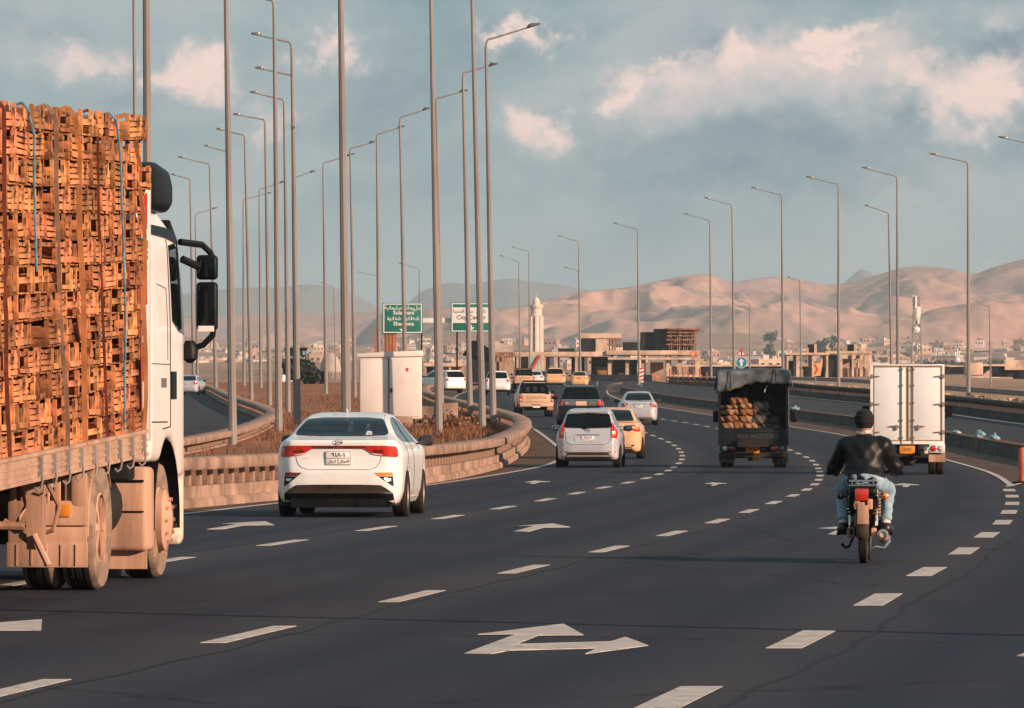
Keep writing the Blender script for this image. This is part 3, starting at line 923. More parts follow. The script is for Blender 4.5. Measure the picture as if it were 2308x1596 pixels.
for poly in ARROWS:
    ps = [ground_at(*p) for p in poly]
    n = len(ps)
    vs = [(p.x, p.y, p.z + 0.009) for p in ps] + [(p.x, p.y, p.z + 0.0045) for p in ps]
    MB().add(vs, [tuple(range(n))] + [(i, i + n, (i + 1) % n + n, (i + 1) % n) for i in range(n)]).build('turn_arrow', MARK, main_road)


# walls ---------------------------------------------------------------
def sweep(name, fx, d0, d1, prof, m, parent, step=3.0, jag=0.0):
    n = max(2, int((d1 - d0) / step))
    vs, fs = [], []
    k = len(prof)
    for i in range(n + 1):
        d = d0 + (d1 - d0) * i / n
        sl = (fx(d + 0.5) - fx(d - 0.5))
        c = 1 / math.sqrt(1 + sl * sl)
        j = random.uniform(-jag, jag)
        for a, z in prof:
            vs.append((fx(d) + a * c, d - a * sl * c, G(d) + z + j))
    for i in range(n):
        for q in range(k):
            a, b = i * k + q, i * k + (q + 1) % k
            fs.append((a, b, b + k, a + k))
    fs += [tuple(range(k)), tuple(n * k + q for q in range(k))]
    o = MB().add(vs, fs).build(name, m, parent, True)
    return o


def balustrade(name, label, fx, d0, d1, single_to, period=1.0, h=0.76, base=0.32, side=0.0, m=None):
    m = m or CONC
    t = thing(name, label, 'concrete wall', (fx((d0 + min(d1, 300)) / 2), (d0 + min(d1, 300)) / 2, 0), group=None)
    inv = Matrix.Translation(-t.location)
    w = 0.15
    parts = [sweep('footing', fx, d0, d1, [(-w - 0.10, -0.1), (w + 0.10, -0.1), (w + 0.10, 0.10), (w + 0.05, 0.14), (-w - 0.05, 0.14), (-w - 0.10, 0.10)], m, t),
             sweep('base_wall', fx, d0, d1, [(-w, 0.12), (w, 0.12), (w, base), (-w, base)], m, t),
             sweep('coping', fx, d0, d1, [(-w - 0.12, h - 0.19), (w + 0.12, h - 0.19), (w + 0.15, h - 0.15), (w + 0.15, h - 0.03), (w + 0.11, h), (-w - 0.11, h), (-w - 0.15, h - 0.03), (-w - 0.15, h - 0.15)], m, t, jag=0.006)]
    pm = MB().prism([(-0.13, base - 0.005), (0.13, base - 0.005), (0.11, base + 0.05), (0.10, h - 0.24), (0.13, h - 0.185), (-0.13, h - 0.185), (-0.10, h - 0.24), (-0.11, base + 0.05)], -0.03, 0.03, 'X').mesh('baluster')
    pm.materials.append(m)
    d = d0 + 0.5
    rest = MB()
    while d < d1:
        sl = fx(d + 0.5) - fx(d - 0.5)
        if d < single_to:
            o = link('baluster', pm, None, t, False)
            o.location = (fx(d), d, G(d) - 0.001); o.rotation_euler = (0, 0, -math.atan(sl))
            parts.append(o)
        else:
            rest.box((fx(d), d, G(d) + (base + h - 0.22) / 2), (0.14, 0.28, h - 0.19 - base), rz=-math.atan(sl))
        d += period
    if rest.v:
        parts.append(tag(rest.build('far_balusters', m, t), kind='stuff'))
    for p in parts:
        p.matrix_parent_inverse = inv
    return t


balustrade('balustrade', 'curved sunlit concrete balustrade between the main road and the soil median, behind the white sedan', XW1, 62, 460, 330)
balustrade('balustrade', 'low concrete balustrade along the median edge of the side road beside the lorry cab', XWL, 105, 520, 370, h=0.62, base=0.22)
balustrade('balustrade', 'long shaded concrete balustrade on the far edge of the slip road', XF, 118, 700, 330, h=0.86, base=0.34, m=SHADEC)

CAPM = mat('sunlit_top_tan', (0.16, 0.095, 0.065), 0.9, var=0.2, scale=1.0, spec=0.1)  # paler tan paints the sunlit top of the gore wall
kt = thing('gore_wall', 'low solid concrete wall in shade between gore pavement and slip road', 'concrete wall', (14.6, 200, 0.2))
for d0 in np.arange(100, 480, 20.0):
    o = sweep('wall_segment', XK, d0, d0 + 19.94, [(-0.24, -0.05), (0.24, -0.05), (0.20, 0.36), (0.17, 0.40), (-0.17, 0.40), (-0.20, 0.36)], SHADEC, kt, 2.5)
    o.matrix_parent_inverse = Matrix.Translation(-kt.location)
    o = sweep('lit_top_strip', XK, d0, d0 + 19.96, [(-0.21, 0.395), (0.21, 0.395), (0.21, 0.43), (-0.21, 0.43)], CAPM, kt, 2.5)
    o.matrix_parent_inverse = Matrix.Translation(-kt.location)

# steel guard rail behind the bank
def guard_rail(fx, d0, d1, label):
    t = thing('guard_rail', label, 'guard rail', (fx(d0), d0, G(d0)))
    inv = Matrix.Translation(-t.location)
    o = sweep('rail', fx, d0, d1, [(-0.08, 0.55), (-0.02, 0.60), (-0.08, 0.68), (-0.02, 0.76), (-0.08, 0.84), (-0.04, 0.86), (0.03, 0.76), (-0.03, 0.68), (0.03, 0.60), (-0.04, 0.52)], STEEL, t)
    o.matrix_parent_inverse = inv
    d = d0 + 1
    while d < d1:
        p = MB().box((0, 0, 0.30), (0.10, 0.14, 1.2)).build('post', STEEL, t)
        p.location = (fx(d) + 0.1, d, G(d)); p.matrix_parent_inverse = inv
        d += 4.0
    return t


XGR = lambda d: XF(d) + 7.0 + (d - 300) * 0.012
guard_rail(XGR, 330, 680, 'galvanised steel guard rail along the top of the rubble bank')


# street lamps --------------------------------------------------------
def lamp(name, label, group, base, top, arm, rb=0.14, rt=0.058, head=0.75):
    """base and top of the pole, end of the arm, all as places in the scene"""
    base, top, arm = Vector(base), Vector(top), Vector(arm)
    t = thing(name, label, 'street lamp', base, group=group)
    H = top - base
    MB().tube([(0, 0, -0.5), H * 0.02, H * 0.985], [rb, rb, rt], 8).build('pole', STEEL, t, True)
    MB().box((0, 0, 0.03), (0.5, 0.5, 0.06)).build('base_plate', STEEL, t)
    v = arm - top
    e = H
    MB().tube([H * 0.984, H * 0.994 + v * 0.01, e + v * 0.05 + Vector((0, 0, 0.02)), e + v * 0.14, e + v * 0.8], [rt * 0.9, rt * 0.85, rt * 0.8, rt * 0.75, rt * 0.55], 8).build('arm', STEEL, t, True)
    u = v.normalized()
    p = e + v * 0.76
    q = e + v
    L = (q - p).length
    side = u.cross(Vector((0, 0, 1))).normalized()
    upv = side.cross(u).normalized()
    prof = [(0, 0.04, 0.05), (0.12, 0.10, 0.10), (0.3, 0.15, 0.13), (0.85, 0.15, 0.06), (1.0, 0.10, 0.03)]
    mb = MB()
    vs, fs = [], []
    for s, w_, h_ in prof:
        c = p + u * (s * L)
        vs += [c - side * w_ + upv * 0.0, c - side * w_ * 0.7 + upv * h_, c + side * w_ * 0.7 + upv * h_, c + side * w_ + upv * 0.0, c + side * w_ * 0.8 - upv * 0.03, c - side * w_ * 0.8 - upv * 0.03]
    for i in range(len(prof) - 1):
        for k in range(6):
            a, b = i * 6 + k, i * 6 + (k + 1) % 6
            fs.append((a, b, b + 6, a + 6))
    fs += [tuple(range(6)), tuple(24 + k for k in range(6))]
    mb.add(vs, fs).build('lamp_head', GREYP, t, True)
    return t


ORD = ['nearest', 'second', 'third', 'fourth', 'fifth', 'sixth', 'seventh', 'eighth', 'ninth', 'tenth', 'eleventh', 'twelfth', 'thirteenth', 'fourteenth', 'fifteenth', 'sixteenth']


def lamp_px(xt, yt, xb, yb, xa, ya, D, label, group, **kw):
    b = W(xb, yb, D)
    b.z = G(D) + (0.1 if b.x < XW1(min(D, 700)) or b.x > XF(min(D, 1000)) else 0)
    t = W(xt, yt, D)
    a = W(xa, ya, D)
    return lamp('street_lamp', label, group, b, t, a, **kw)


HP = 15.7
def offtop(x0, xb, D, xa):
    yt = min(YH - (G(D) + 17.6 - EYE) * F / D, -60)
    return (xb + (x0 - xb) * 1.5, yt, xb, 0, xa, yt - 20 * 250 / D, D)


rowL = [offtop(329, 338, 150, 100), offtop(304, 311, 255, 180), offtop(512, 525, 197, 380), (617, 2, 629, 975, 530, -20, 232), (657, 96, 671, 950, 566, 75, 252), (658, 170, 668, 930, 575, 152, 286), (640, 225, 650, 910, 563, 207, 317), (597, 270, 608, 890, 525, 257, 351),
        (551, 305, 567, 880, 487, 290, 378), (512, 342, 527, 872, 460, 328, 410), (472, 370, 487, 860, 400, 353, 444), (428, 403, 437, 850, 385, 393, 483)]
rowR = [offtop(769, 782, 173, 960), offtop(976, 990, 222, 1140), offtop(1071, 1088, 233, 1240), (1095, 91, 1112, 970, 1218, 53, 245.9), (1043, 165, 1060, 925, 1122, 143, 286), (983, 222, 995, 915, 1054, 203, 314), (901, 265, 915, 890, 970, 243, 348),
        (849, 303, 855, 880, 912, 284, 377), (789, 335, 800, 870, 846, 319, 405), (728, 368, 735, 862, 800, 346, 444), (660, 401, 668, 858, 711, 385, 478), (584, 427, 588, 852, 645, 408, 511), (548, 450, 550, 850, 612, 434, 543), (440, 482, 445, 848, 490, 468, 590)]
for i, q in enumerate(rowL):
    lamp_px(*q, '%s tall steel lamp from the road in the median row lighting the side road' % ORD[i], 'median lamps lighting the side road')
for i, q in enumerate(rowR):
    lamp_px(*q, '%s tall steel lamp from the road in the median row lighting the main carriageway' % ORD[i], 'median lamps lighting the main carriageway')
rowS = [(2349, 330, 2351, 916, 2250, 308, 372), (2182, 366, 2183, 905, 2095, 346, 405), (2022, 398, 2024, 890, 1943, 377, 442), (1890, 416, 1890, 875, 1817, 398, 473), (1762, 440, 1765, 860, 1693, 422, 518), (1650, 462, 1655, 852, 1586, 445, 560), (1600, 497, 1603, 850, 1541, 481, 616),
        (1437, 517, 1440, 850, 1381, 502, 652), (1304, 545, 1308, 838, 1257, 531, 742), (1304, 610, 1309, 836, 1271, 602, 760)]
for i, q in enumerate(rowS):
    lamp_px(*q, '%s tall steel lamp along the slip road balustrade, its arm over the slip road' % ORD[i], 'lamps along the slip road')
rowT = [(2003, 480, 2010, 862, 1949, 462, 480), (1803, 633, 1806, 835, 1774, 624, 700), (1690, 686, 1690, 835, 1662, 675, 900), (2230, 692, 2233, 858, 2198, 679, 700), (1192, 567, 1194, 838, 1153, 556, 800), (1169, 590, 1173, 838, 1126, 576, 850), (945, 606, 946, 838, 899, 593, 780), (752, 646, 757, 842, 724, 637, 900), (850, 622, 853, 842, 807, 613, 880), (1878, 770, 1879, 845, 1860, 762, 1000)]
lab = ['shorter lamp close beside a taller lamp above the white box van', 'small lamp rising behind the dark cargo truck', 'faint thin lamp beside the round blue sign', 'thin pale lamp standing far beyond the rubble bank', 'thin lamp just before the white minaret', 'thin lamp one step off the minaret towards the gantry signs', 'thin lamp directly behind the green town sign', 'faint distant lamp near the grey dome', 'faint distant lamp before the red lattice mast', 'small distant lamp over the half-built white house']
for q, l in zip(rowT, lab):
    lamp_px(*q, l, None, rb=0.11, rt=0.06)
# lamps of the roadside row whose shadows cross the carriageway
for k, (x, d) in enumerate([(12.0, 33.4), (19.2, 141.5), (19.9, 147.5), (25.0, 241.0)]):
    g = Vector((x, d, G(d)))
    lamp('street_lamp', ['tall roadside lamp whose thin shadow crosses the bend arrow', 'tall roadside lamp throwing the nearer of two paired shadows behind the vans', 'tall roadside lamp throwing the farther of two paired shadows behind the vans', 'tall lamp by the slip road throwing a shadow at the dark truck'][k], 'roadside lamps casting shadows across the lanes', g, g + Vector((0, 0, HP)), g + Vector((-2.3, 0, HP + 0.5)))

for k, px in enumerate((1243, 1262, 1281, 1302, 1331, 1352, 1384, 1411, 1433)):
    d = 690 - k * 14.0
    px = 1470 + k * 26
    o = MB().tube([(0, 0, -0.3), (0.02, 0, 0.7), (-0.02, 0, 1.55 + 0.2 * math.sin(k * 2.1))], 0.07, 6).build('stake', RUST if k % 3 else CONC, None, True)
    o.location = (XF(d) - 0.6, d, G(d))
    tag(o, 'thin stake standing before the shaded balustrade of the slip road', 'stake', 'stakes along the slip road balustrade')
# ------------------------------------------------------------------ vehicles
def arc_wheel(mb_t, mb_r, r, w, rim=0.62):
    pass


_WH = {}


def wheel_meshes(r, w, spokes=10, rimk=0.64, tm=None, rm=None):
    key = (round(r, 3), round(w, 3), spokes, tm, rm)
    if key in _WH: return _WH[key]
    h = w / 2
    t = MB().lathe([(r * rimk, -h * 0.8), (r * 0.80, -h), (r * 0.94, -h * 0.92), (r, -h * 0.62), (r, -h * 0.32), (r * 0.985, -h * 0.28), (r * 0.985, -h * 0.2), (r, -h * 0.16), (r, h * 0.16), (r * 0.985, h * 0.2), (r * 0.985, h * 0.28), (r, h * 0.32), (r, h * 0.62), (r * 0.94, h * 0.92), (r * 0.80, h), (r * rimk, h * 0.8)], (0, 0, 0), 'X', 28, closed=True).mesh('tyre')
    q = MB()
    rr = r * rimk * 1.01
    q.lathe([(rr, -h * 0.8), (rr, h * 0.8), (rr * 0.93, h * 0.86), (rr * 0.88, h * 0.55), (rr * 0.86, -h * 0.6)], (0, 0, 0), 'X', 28, closed=True)
    q.lathe([(rr * 0.22, h * 0.2), (rr * 0.22, h * 0.72), (rr * 0.12, h * 0.78)], (0, 0, 0), 'X', 12)
    for k in range(spokes):
        a = 2 * math.pi * k / spokes
        p0 = (h * 0.66, math.cos(a) * rr * 0.15, math.sin(a) * rr * 0.15); p1 = (h * 0.62, math.cos(a) * rr * 0.9, math.sin(a) * rr * 0.9)
        q.bar(p0, p1, 0.035 * r / 0.32, 0.03, (1, 0, 0))
    q.lathe([(rr * 0.86, h * 0.05), (rr * 0.86, h * 0.02)], (0, 0, 0), 'X', 20)
    rm_ = q.mesh('rim')
    t.materials.append(tm or RUBBER); rm_.materials.append(rm or ALU)
    if tm is not None:
        t.materials.append(RUBBER)
        for p in t.polygons:
            c = p.center
            p.material_index = 1 if math.hypot(c.y, c.z) > r * 0.965 else 0
    for me in (t, rm_):
        me.polygons.foreach_set('use_smooth', [True] * len(me.polygons)); me.set_sharp_from_angle(angle=R(35))
    _WH[key] = (t, rm_)
    return t, rm_


def wheel(parent, x, y, r, w, rimk=0.64, steer=0.0, **kw):
    t, rm_ = wheel_meshes(r, w, rimk=rimk, **kw)
    o = link('wheel', t, None, parent, False)
    o.location = (x, y, r)
    o.rotation_euler = (0, 0, steer + (0 if x > 0 else math.pi))
    link('rim', rm_, None, o, False)
    return o


def catmull(poly, k=3, closed=True):
    n = len(poly); out = []
    for i in range(n if closed else n - 1):
        p = [Vector(poly[(i + j) % n] if closed else poly[min(max(i + j, 0), n - 1)]) for j in (-1, 0, 1, 2)]
        for s in range(k):
            t = s / k
            out.append(tuple(0.5 * ((2 * p[1]) + (-p[0] + p[2]) * t + (2 * p[0] - 5 * p[1] + 4 * p[2] - p[3]) * t * t + (-p[0] + 3 * p[1] - 3 * p[2] + p[3]) * t ** 3)))
    if not closed: out.append(tuple(poly[-1]))
    return out


def body_sdf(side, rear, plan, wheels, W_, h, k=0.07, cuts=()):
    side = np.array(side); rear = np.array(rear); plan = np.array(plan)
    rear = np.concatenate([rear, [(-a, b) for a, b in rear[::-1]]])
    plan = np.concatenate([plan, [(-a, b) for a, b in plan[::-1]]])
    def fn(X, Y, Z):
        a = poly_sdf(side, *np.broadcast_arrays(Y[0], Z[0]))[None]
        b = poly_sdf(rear, *np.broadcast_arrays(X[:, 0, :], Z[:, 0, :]))[:, None, :]
        c = poly_sdf(plan, *np.broadcast_arrays(X[:, :, 0], Y[:, :, 0]))[:, :, None]
        f = smax(smax(a, b, k), c, k)
        for y, r in wheels:
            arch = np.maximum(np.sqrt((Y - y) ** 2 + (Z - r) ** 2) - (r + 0.055), (W_ / 2 - 0.27) - np.abs(X))
            f = smax(f, -arch, 0.02)
        for fnc in cuts:
            f = smax(f, -fnc(X, Y, Z), 0.02)
        return f
    lo = (plan[:, 0].min(), side[:, 0].min(), side[:, 1].min()); hi = (plan[:, 0].max(), side[:, 0].max(), side[:, 1].max())
    return sdf_mesh('body', fn, lo, hi, h)


def place(o, px, D, head, dz=0.0, base_py=None):
    x = (px - CX) * D / F
    z = G(D) if base_py is None else EYE + (YH - base_py) * D / F
    o.location = (x, D, z + dz)
    o.rotation_euler = (math.atan((G(D + 4) - G(D)) / 4.0), 0, -head)


def bvh_of(me):
    return BVHTree.FromPolygons([v.co.copy() for v in me.vertices], [tuple(p.vertices) for p in me.polygons])


def number_plate(t, x, y, z, w, h, m, top, words, ink=INK):
    p = MB().box((0, 0, 0), (w, 0.015, h)).build('number_plate', m, t, bevel=0.004)
    p.location = (x, y, z)
    text('plate_digits', top, h * 0.46, ink, p, (0, -0.0095, h * 0.22 if words else 0.0), extrude=0.001, sx=1.15, bold=0.012)
    if words:
        for s, wd in zip((-1, 1), words):
            text('plate_word', arabic(wd), h * 0.30, ink, p, (s * w * 0.25, -0.0095, -h * 0.24), extrude=0.001)
        MB().box((0, -0.009, -0.01 * h), (w * 0.96, 0.003, 0.006)).box((0, -0.009, -h * 0.25), (0.006, 0.003, h * 0.46)).build('plate_rule', GREYP, p)
    MB().span((-w / 2, -0.0095, h / 2 - 0.005), (w / 2, -0.007, h / 2)).span((-w / 2, -0.0095, -h / 2), (w / 2, -0.007, -h / 2 + 0.005)).span((-w / 2, -0.0095, -h / 2 + 0.005), (-w / 2 + 0.005, -0.007, h / 2 - 0.005)).span((w / 2 - 0.005, -0.0095, -h / 2 + 0.005), (w / 2, -0.007, h / 2 - 0.005)).build('plate_border', GREYP if m is PLATEW else ink, p)
    return p


def wing_mirror(t, x, y, z, m, s):
    o = MB().lathe([(0.02, -0.11), (0.085, -0.09), (0.11, 0.0), (0.10, 0.08), (0.05, 0.11)], (0, 0, 0), 'X', 12).build('wing_mirror', m, t, True)
    o.location = (x + s * 0.11, y, z); o.scale = (1.05, 0.55, 0.75)
    MB().box((0, 0, 0), (0.12, 0.04, 0.03)).build('mirror_arm', TRIM, o).location = (-s * 0.12, 0, -0.06)
    MB().box((0, -0.088, 0), (0.165, 0.012, 0.135)).build('mirror_glass', GLASSD, o, bevel=0.004)
    return o


# --- white saloon in front -------------------------------------------
def white_sedan():
    side = [(0.20, .17), (0.09, .24), (0.03, .36), (0.00, .47), (0.00, .62), (0.035, .70), (0.05, .84), (0.04, .98), (0.035, 1.035), (0.06, 1.06), (0.22, 1.075), (0.50, 1.11), (0.66, 1.155), (0.95, 1.28), (1.25, 1.375), (1.6, 1.43), (2.05, 1.45), (2.5, 1.425), (2.9, 1.34), (3.3, 1.17), (3.55, 1.05),
            (4.0, .97), (4.35, .86), (4.56, .72), (4.64, .52), (4.60, .30), (4.45, .18), (3.9, .16), (0.9, .16)]
    rear = [(0.0, 1.47), (0.42, 1.46), (0.53, 1.42), (0.60, 1.33), (0.70, 1.16), (0.775, 1.06), (0.845, 0.97), (0.885, 0.85), (0.90, 0.66), (0.895, 0.5), (0.875, 0.36), (0.80, 0.19), (0.75, 0.14), (0.0, 0.14)]
    plan = [(0.0, -0.01), (0.45, 0.005), (0.66, 0.05), (0.78, 0.14), (0.86, 0.34), (0.895, 0.7), (0.90, 1.6), (0.90, 3.6), (0.87, 4.1), (0.74, 4.48), (0.4, 4.64), (0.0, 4.66)]
    t = thing('saloon_car', 'white saloon car with a full width red light bar, nearest car on the road', 'car')
    wr = 0.325
    me = body_sdf(side, rear, plan, [(0.93, wr), (3.63, wr)], 1.8, 0.026, 0.06)
    link('body', me, WHITE, t)
    B = bvh_of(me)
    g = [(-0.50, 1.355), (-0.30, 1.372), (0.30, 1.372), (0.50, 1.355), (0.54, 1.33), (0.625, 1.19), (0.635, 1.15), (0.61, 1.13), (0.3, 1.118), (-0.3, 1.118), (-0.61, 1.13), (-0.635, 1.15), (-0.625, 1.19), (-0.54, 1.33)]
    gl = drape('rear_window', g, B, 'rear', GLASS, t, 0.030, 0.045)
    Bg = bvh_of(gl.data)
    # things dimly seen behind the rear glass
    for px_, z0, z1, w in ((0.10, 1.15, 1.31, 0.02), (0.34, 1.15, 1.28, 0.02)):
        drape('headrest', [(px_ - 0.05, z0 + 0.015), (px_ + 0.05, z0 + 0.015), (px_ + 0.025, z1 - 0.06), (px_ + 0.02, z1), (px_ - 0.02, z1), (px_ - 0.025, z1 - 0.06)], B, 'rear', GLASSD, gl, 0.036, 0.04)
    drape('rear_shelf_item', [(0.33, 1.13), (0.42, 1.135), (0.40, 1.18), (0.34, 1.185)], B, 'rear', SIGNW, gl, 0.036, 0.04)
    # lamps and bar
    lamp_r = [(0.40, 0.985), (0.62, 0.985), (0.78, 0.975), (0.805, 0.93), (0.81, 0.845), (0.79, 0.825), (0.60, 0.845), (0.50, 0.86), (0.43, 0.90), (0.35, 0.945)]
    drape('tail_light', lamp_r, B, 'rear', REDL, t, 0.016, 0.05)
    drape('tail_light', mirror(lamp_r), B, 'rear', REDL, t, 0.016, 0.05)
    bar = drape('light_bar', [(-0.40, 0.985), (-0.40, 0.945), (0.40, 0.945), (0.40, 0.985)], B, 'rear', REDD, t, 0.014, 0.06)
    for s in (1, -1):
        q = [(0.47, 0.925), (0.62, 0.925), (0.62, 0.89), (0.50, 0.885)]
        drape('inner_lens', q if s > 0 else mirror(q), B, 'rear', REDD, t, 0.019, 0.05)
        q = [(0.44, 0.885), (0.52, 0.875), (0.60, 0.862), (0.60, 0.85), (0.50, 0.864), (0.45, 0.88)]
        drape('reverse_lens', q if s > 0 else mirror(q), B, 'rear', CLEARL, t, 0.020, 0.05)
        # corner reflectors of the bumper
        q = [(0.50, 0.615), (0.735, 0.62), (0.745, 0.575), (0.55, 0.57)]
        drape('reflector', q if s > 0 else mirror(q), B, 'rear', AMBER if s > 0 else REDD, t, 0.008, 0.05)
        q = [(0.56, 0.562), (0.745, 0.567), (0.755, 0.43), (0.72, 0.445)]
        v = drape('bumper_vent', q if s > 0 else mirror(q), B, 'rear', TRIM, t, 0.006, 0.05)
        q = [(0.63, 0.535), (0.72, 0.538), (0.725, 0.50), (0.67, 0.50)]
        drape('vent_trim', q if s > 0 else mirror(q), B, 'rear', CHROME, v, 0.012, 0.05)
    drape('lower_bumper', [(-0.58, 0.445), (-0.3, 0.452), (0.3, 0.452), (0.58, 0.445), (0.66, 0.40), (0.74, 0.34), (-0.74, 0.34), (-0.66, 0.40)], B, 'rear', TRIMD, t, 0.008, 0.06)
    drape('shadow_valance', [(-0.745, 0.335), (0.745, 0.335), (0.83, 0.26), (0.82, 0.165), (-0.82, 0.165), (-0.83, 0.26)], B, 'rear', TRIM, t, 0.010, 0.06)  # black panel standing in for the shadow under the tail
    MB().box((0, 0.5, 0.20), (1.3, 0.9, 0.12)).box((0.45, 0.14, 0.17), (0.35, 0.25, 0.06)).build('underbody', TRIM, t)
    # badge
    bd = MB().lathe([(0.062, -0.006), (0.066, 0.0), (0.058, 0.006), (0.053, 0.0)], (0, 0, 0), 'Y', 28, closed=True).build('badge', CHROME, t, True)
    hit = B.ray_cast((0, -3, 1.03), (0, 1, 0))[0]
    bd.location = (0, hit.y - 0.008, 1.03); bd.scale = (1.0, 1, 0.52)
    text('badge_letters', 'KI\u039b', 0.062, CHROME, bd, (0, -0.003, 0), extrude=0.003, sx=1.05, bold=0.02)
    text('model_letters', '\u2013\u2013\u2013\u2013', 0.035, GREYP, t, (-0.45, B.ray_cast((-0.45, -3, 0.81), (0, 1, 0))[0].y - 0.006, 0.81), extrude=0.001)
    hp = B.ray_cast((0, -3, 0.80), (0, 1, 0))[0].y
    number_plate(t, 0, hp - 0.012, 0.815, 0.34, 0.185, PLATEW, '\u0669\u0661\u0668\u0660\u0661', ('\u0627\u0631\u0628\u064a\u0644', '\u0627\u0644\u0639\u0631\u0627\u0642'))
    shut = [(-0.585, 0.84), (-0.57, 0.76), (-0.52, 0.69), (-0.42, 0.655), (0.42, 0.655), (0.52, 0.69), (0.57, 0.76), (0.585, 0.84)]
    drape_line('boot_seam', shut, B, 'rear', TRIM, t, 0.0035)
    drape_line('boot_seam', [(0.66, 1.08), (0.69, 1.04), (0.68, 0.99)], B, 'rear', TRIM, t, 0.003)
    drape_line('boot_seam', [(-0.66, 1.08), (-0.69, 1.04), (-0.68, 0.99)], B, 'rear', TRIM, t, 0.003)
    for s in (-1, 1):
        drape_line('roof_seam', [(s * 0.53, 1.35), (s * 0.515, 1.40), (s * 0.51, 1.43)], B, 'rear', TRIM, t, 0.006)
    # sides
    win = [(0.83, 1.10), (1.02, 1.22), (1.28, 1.315), (1.6, 1.36), (2.0, 1.375), (2.4, 1.355), (2.8, 1.27), (3.1, 1.12), (3.1, 1.02), (2.0, 1.02), (1.0, 1.04)]
    for ax in ('right', 'left'):
        so = drape('side_window', win, B, ax, GLASSD, t, 0.005, 0.09)
        drape('window_pillar', [(1.88, 1.03), (1.97, 1.03), (1.95, 1.37), (1.87, 1.37)], B, ax, TRIM, so, 0.009, 0.08)
        drape_line('door_seam', [(1.93, 1.02), (1.95, 0.6), (1.9, 0.30)], B, ax, TRIM, t, 0.004)
        drape_line('door_seam', [(1.05, 1.03), (1.08, 0.75), (1.28, 0.5)], B, ax, TRIM, t, 0.004)
        for yy in (1.30, 2.35):
            drape('door_handle', [(yy, 0.90), (yy + 0.17, 0.905), (yy + 0.17, 0.935), (yy, 0.93)], B, ax, WHITE, t, 0.03, 0.06)
        drape('sill_trim', [(1.35, 0.19), (3.2, 0.19), (3.2, 0.27), (1.35, 0.27)], B, ax, WHITE, t, 0.012, 0.1)
    for s in (-1, 1):
        wing_mirror(t, s * 0.86, 2.95, 1.045, BLACKP, s)
        for y in (0.93, 3.63):
            wheel(t, s * 0.785, y, wr, 0.215)
    MB().tube([(0, 1.35, 1.40), (0, 1.42, 1.46), (0, 1.28, 1.475)], 0.012, 6).build('aerial', WHITE, t, True)
    place(t, 762, 84.0, 0.066)
    return t


white_sedan()


# --- other cars share a recipe ----------------------------------------
def make_car(name, label, spec, paint, px, D, head, h, group=None, detail=True):
    t = thing(name, label, spec.get('cat', 'car'), group=group)
    me = body_sdf(spec['side'], spec['rear'], spec['plan'], [(y, spec['wr']) for y in spec['wy']], spec['W'], h, spec.get('k', 0.06))
    link('body', me, paint, t)
    B = bvh_of(me)
    drape('rear_window', spec['glass'], B, 'rear', spec.get('glassm', GLASS), t, 0.035, 0.06)
    for nm, poly, m, off, both in spec['bits']:
        drape(nm, poly, B, 'rear', m, t, off, 0.08)
        if both: drape(nm, mirror(poly), B, 'rear', m, t, off, 0.08)
    for ax in ('right', 'left'):
        for w in spec['wins']:
            drape('side_window', w, B, ax, GLASSD, t, 0.006, 0.14)
    for s in (-1, 1):
        if spec.get('mirror'): wing_mirror(t, s * (spec['mirror'][0]), spec['mirror'][1], spec['mirror'][2], spec.get('mirrorm', paint), s)
        for y in spec['wy']:
            wheel(t, s * (spec['W'] / 2 - 0.115), y, spec['wr'], 0.21)
    MB().box((0, spec['wy'][0] - 0.15, spec['wr'] * 0.8), (spec['W'] - 0.35, 0.5, 0.14)).build('underbody', TRIM, t)
    if 'plate' in spec:
        z, w, hh, m, dg, ws = spec['plate']
        number_plate(t, 0, B.ray_cast((0, -4, z), (0, 1, 0))[0].y - 0.014, z, w, hh, m, dg, ws)
    place(t, px, D, head)
    return t, B


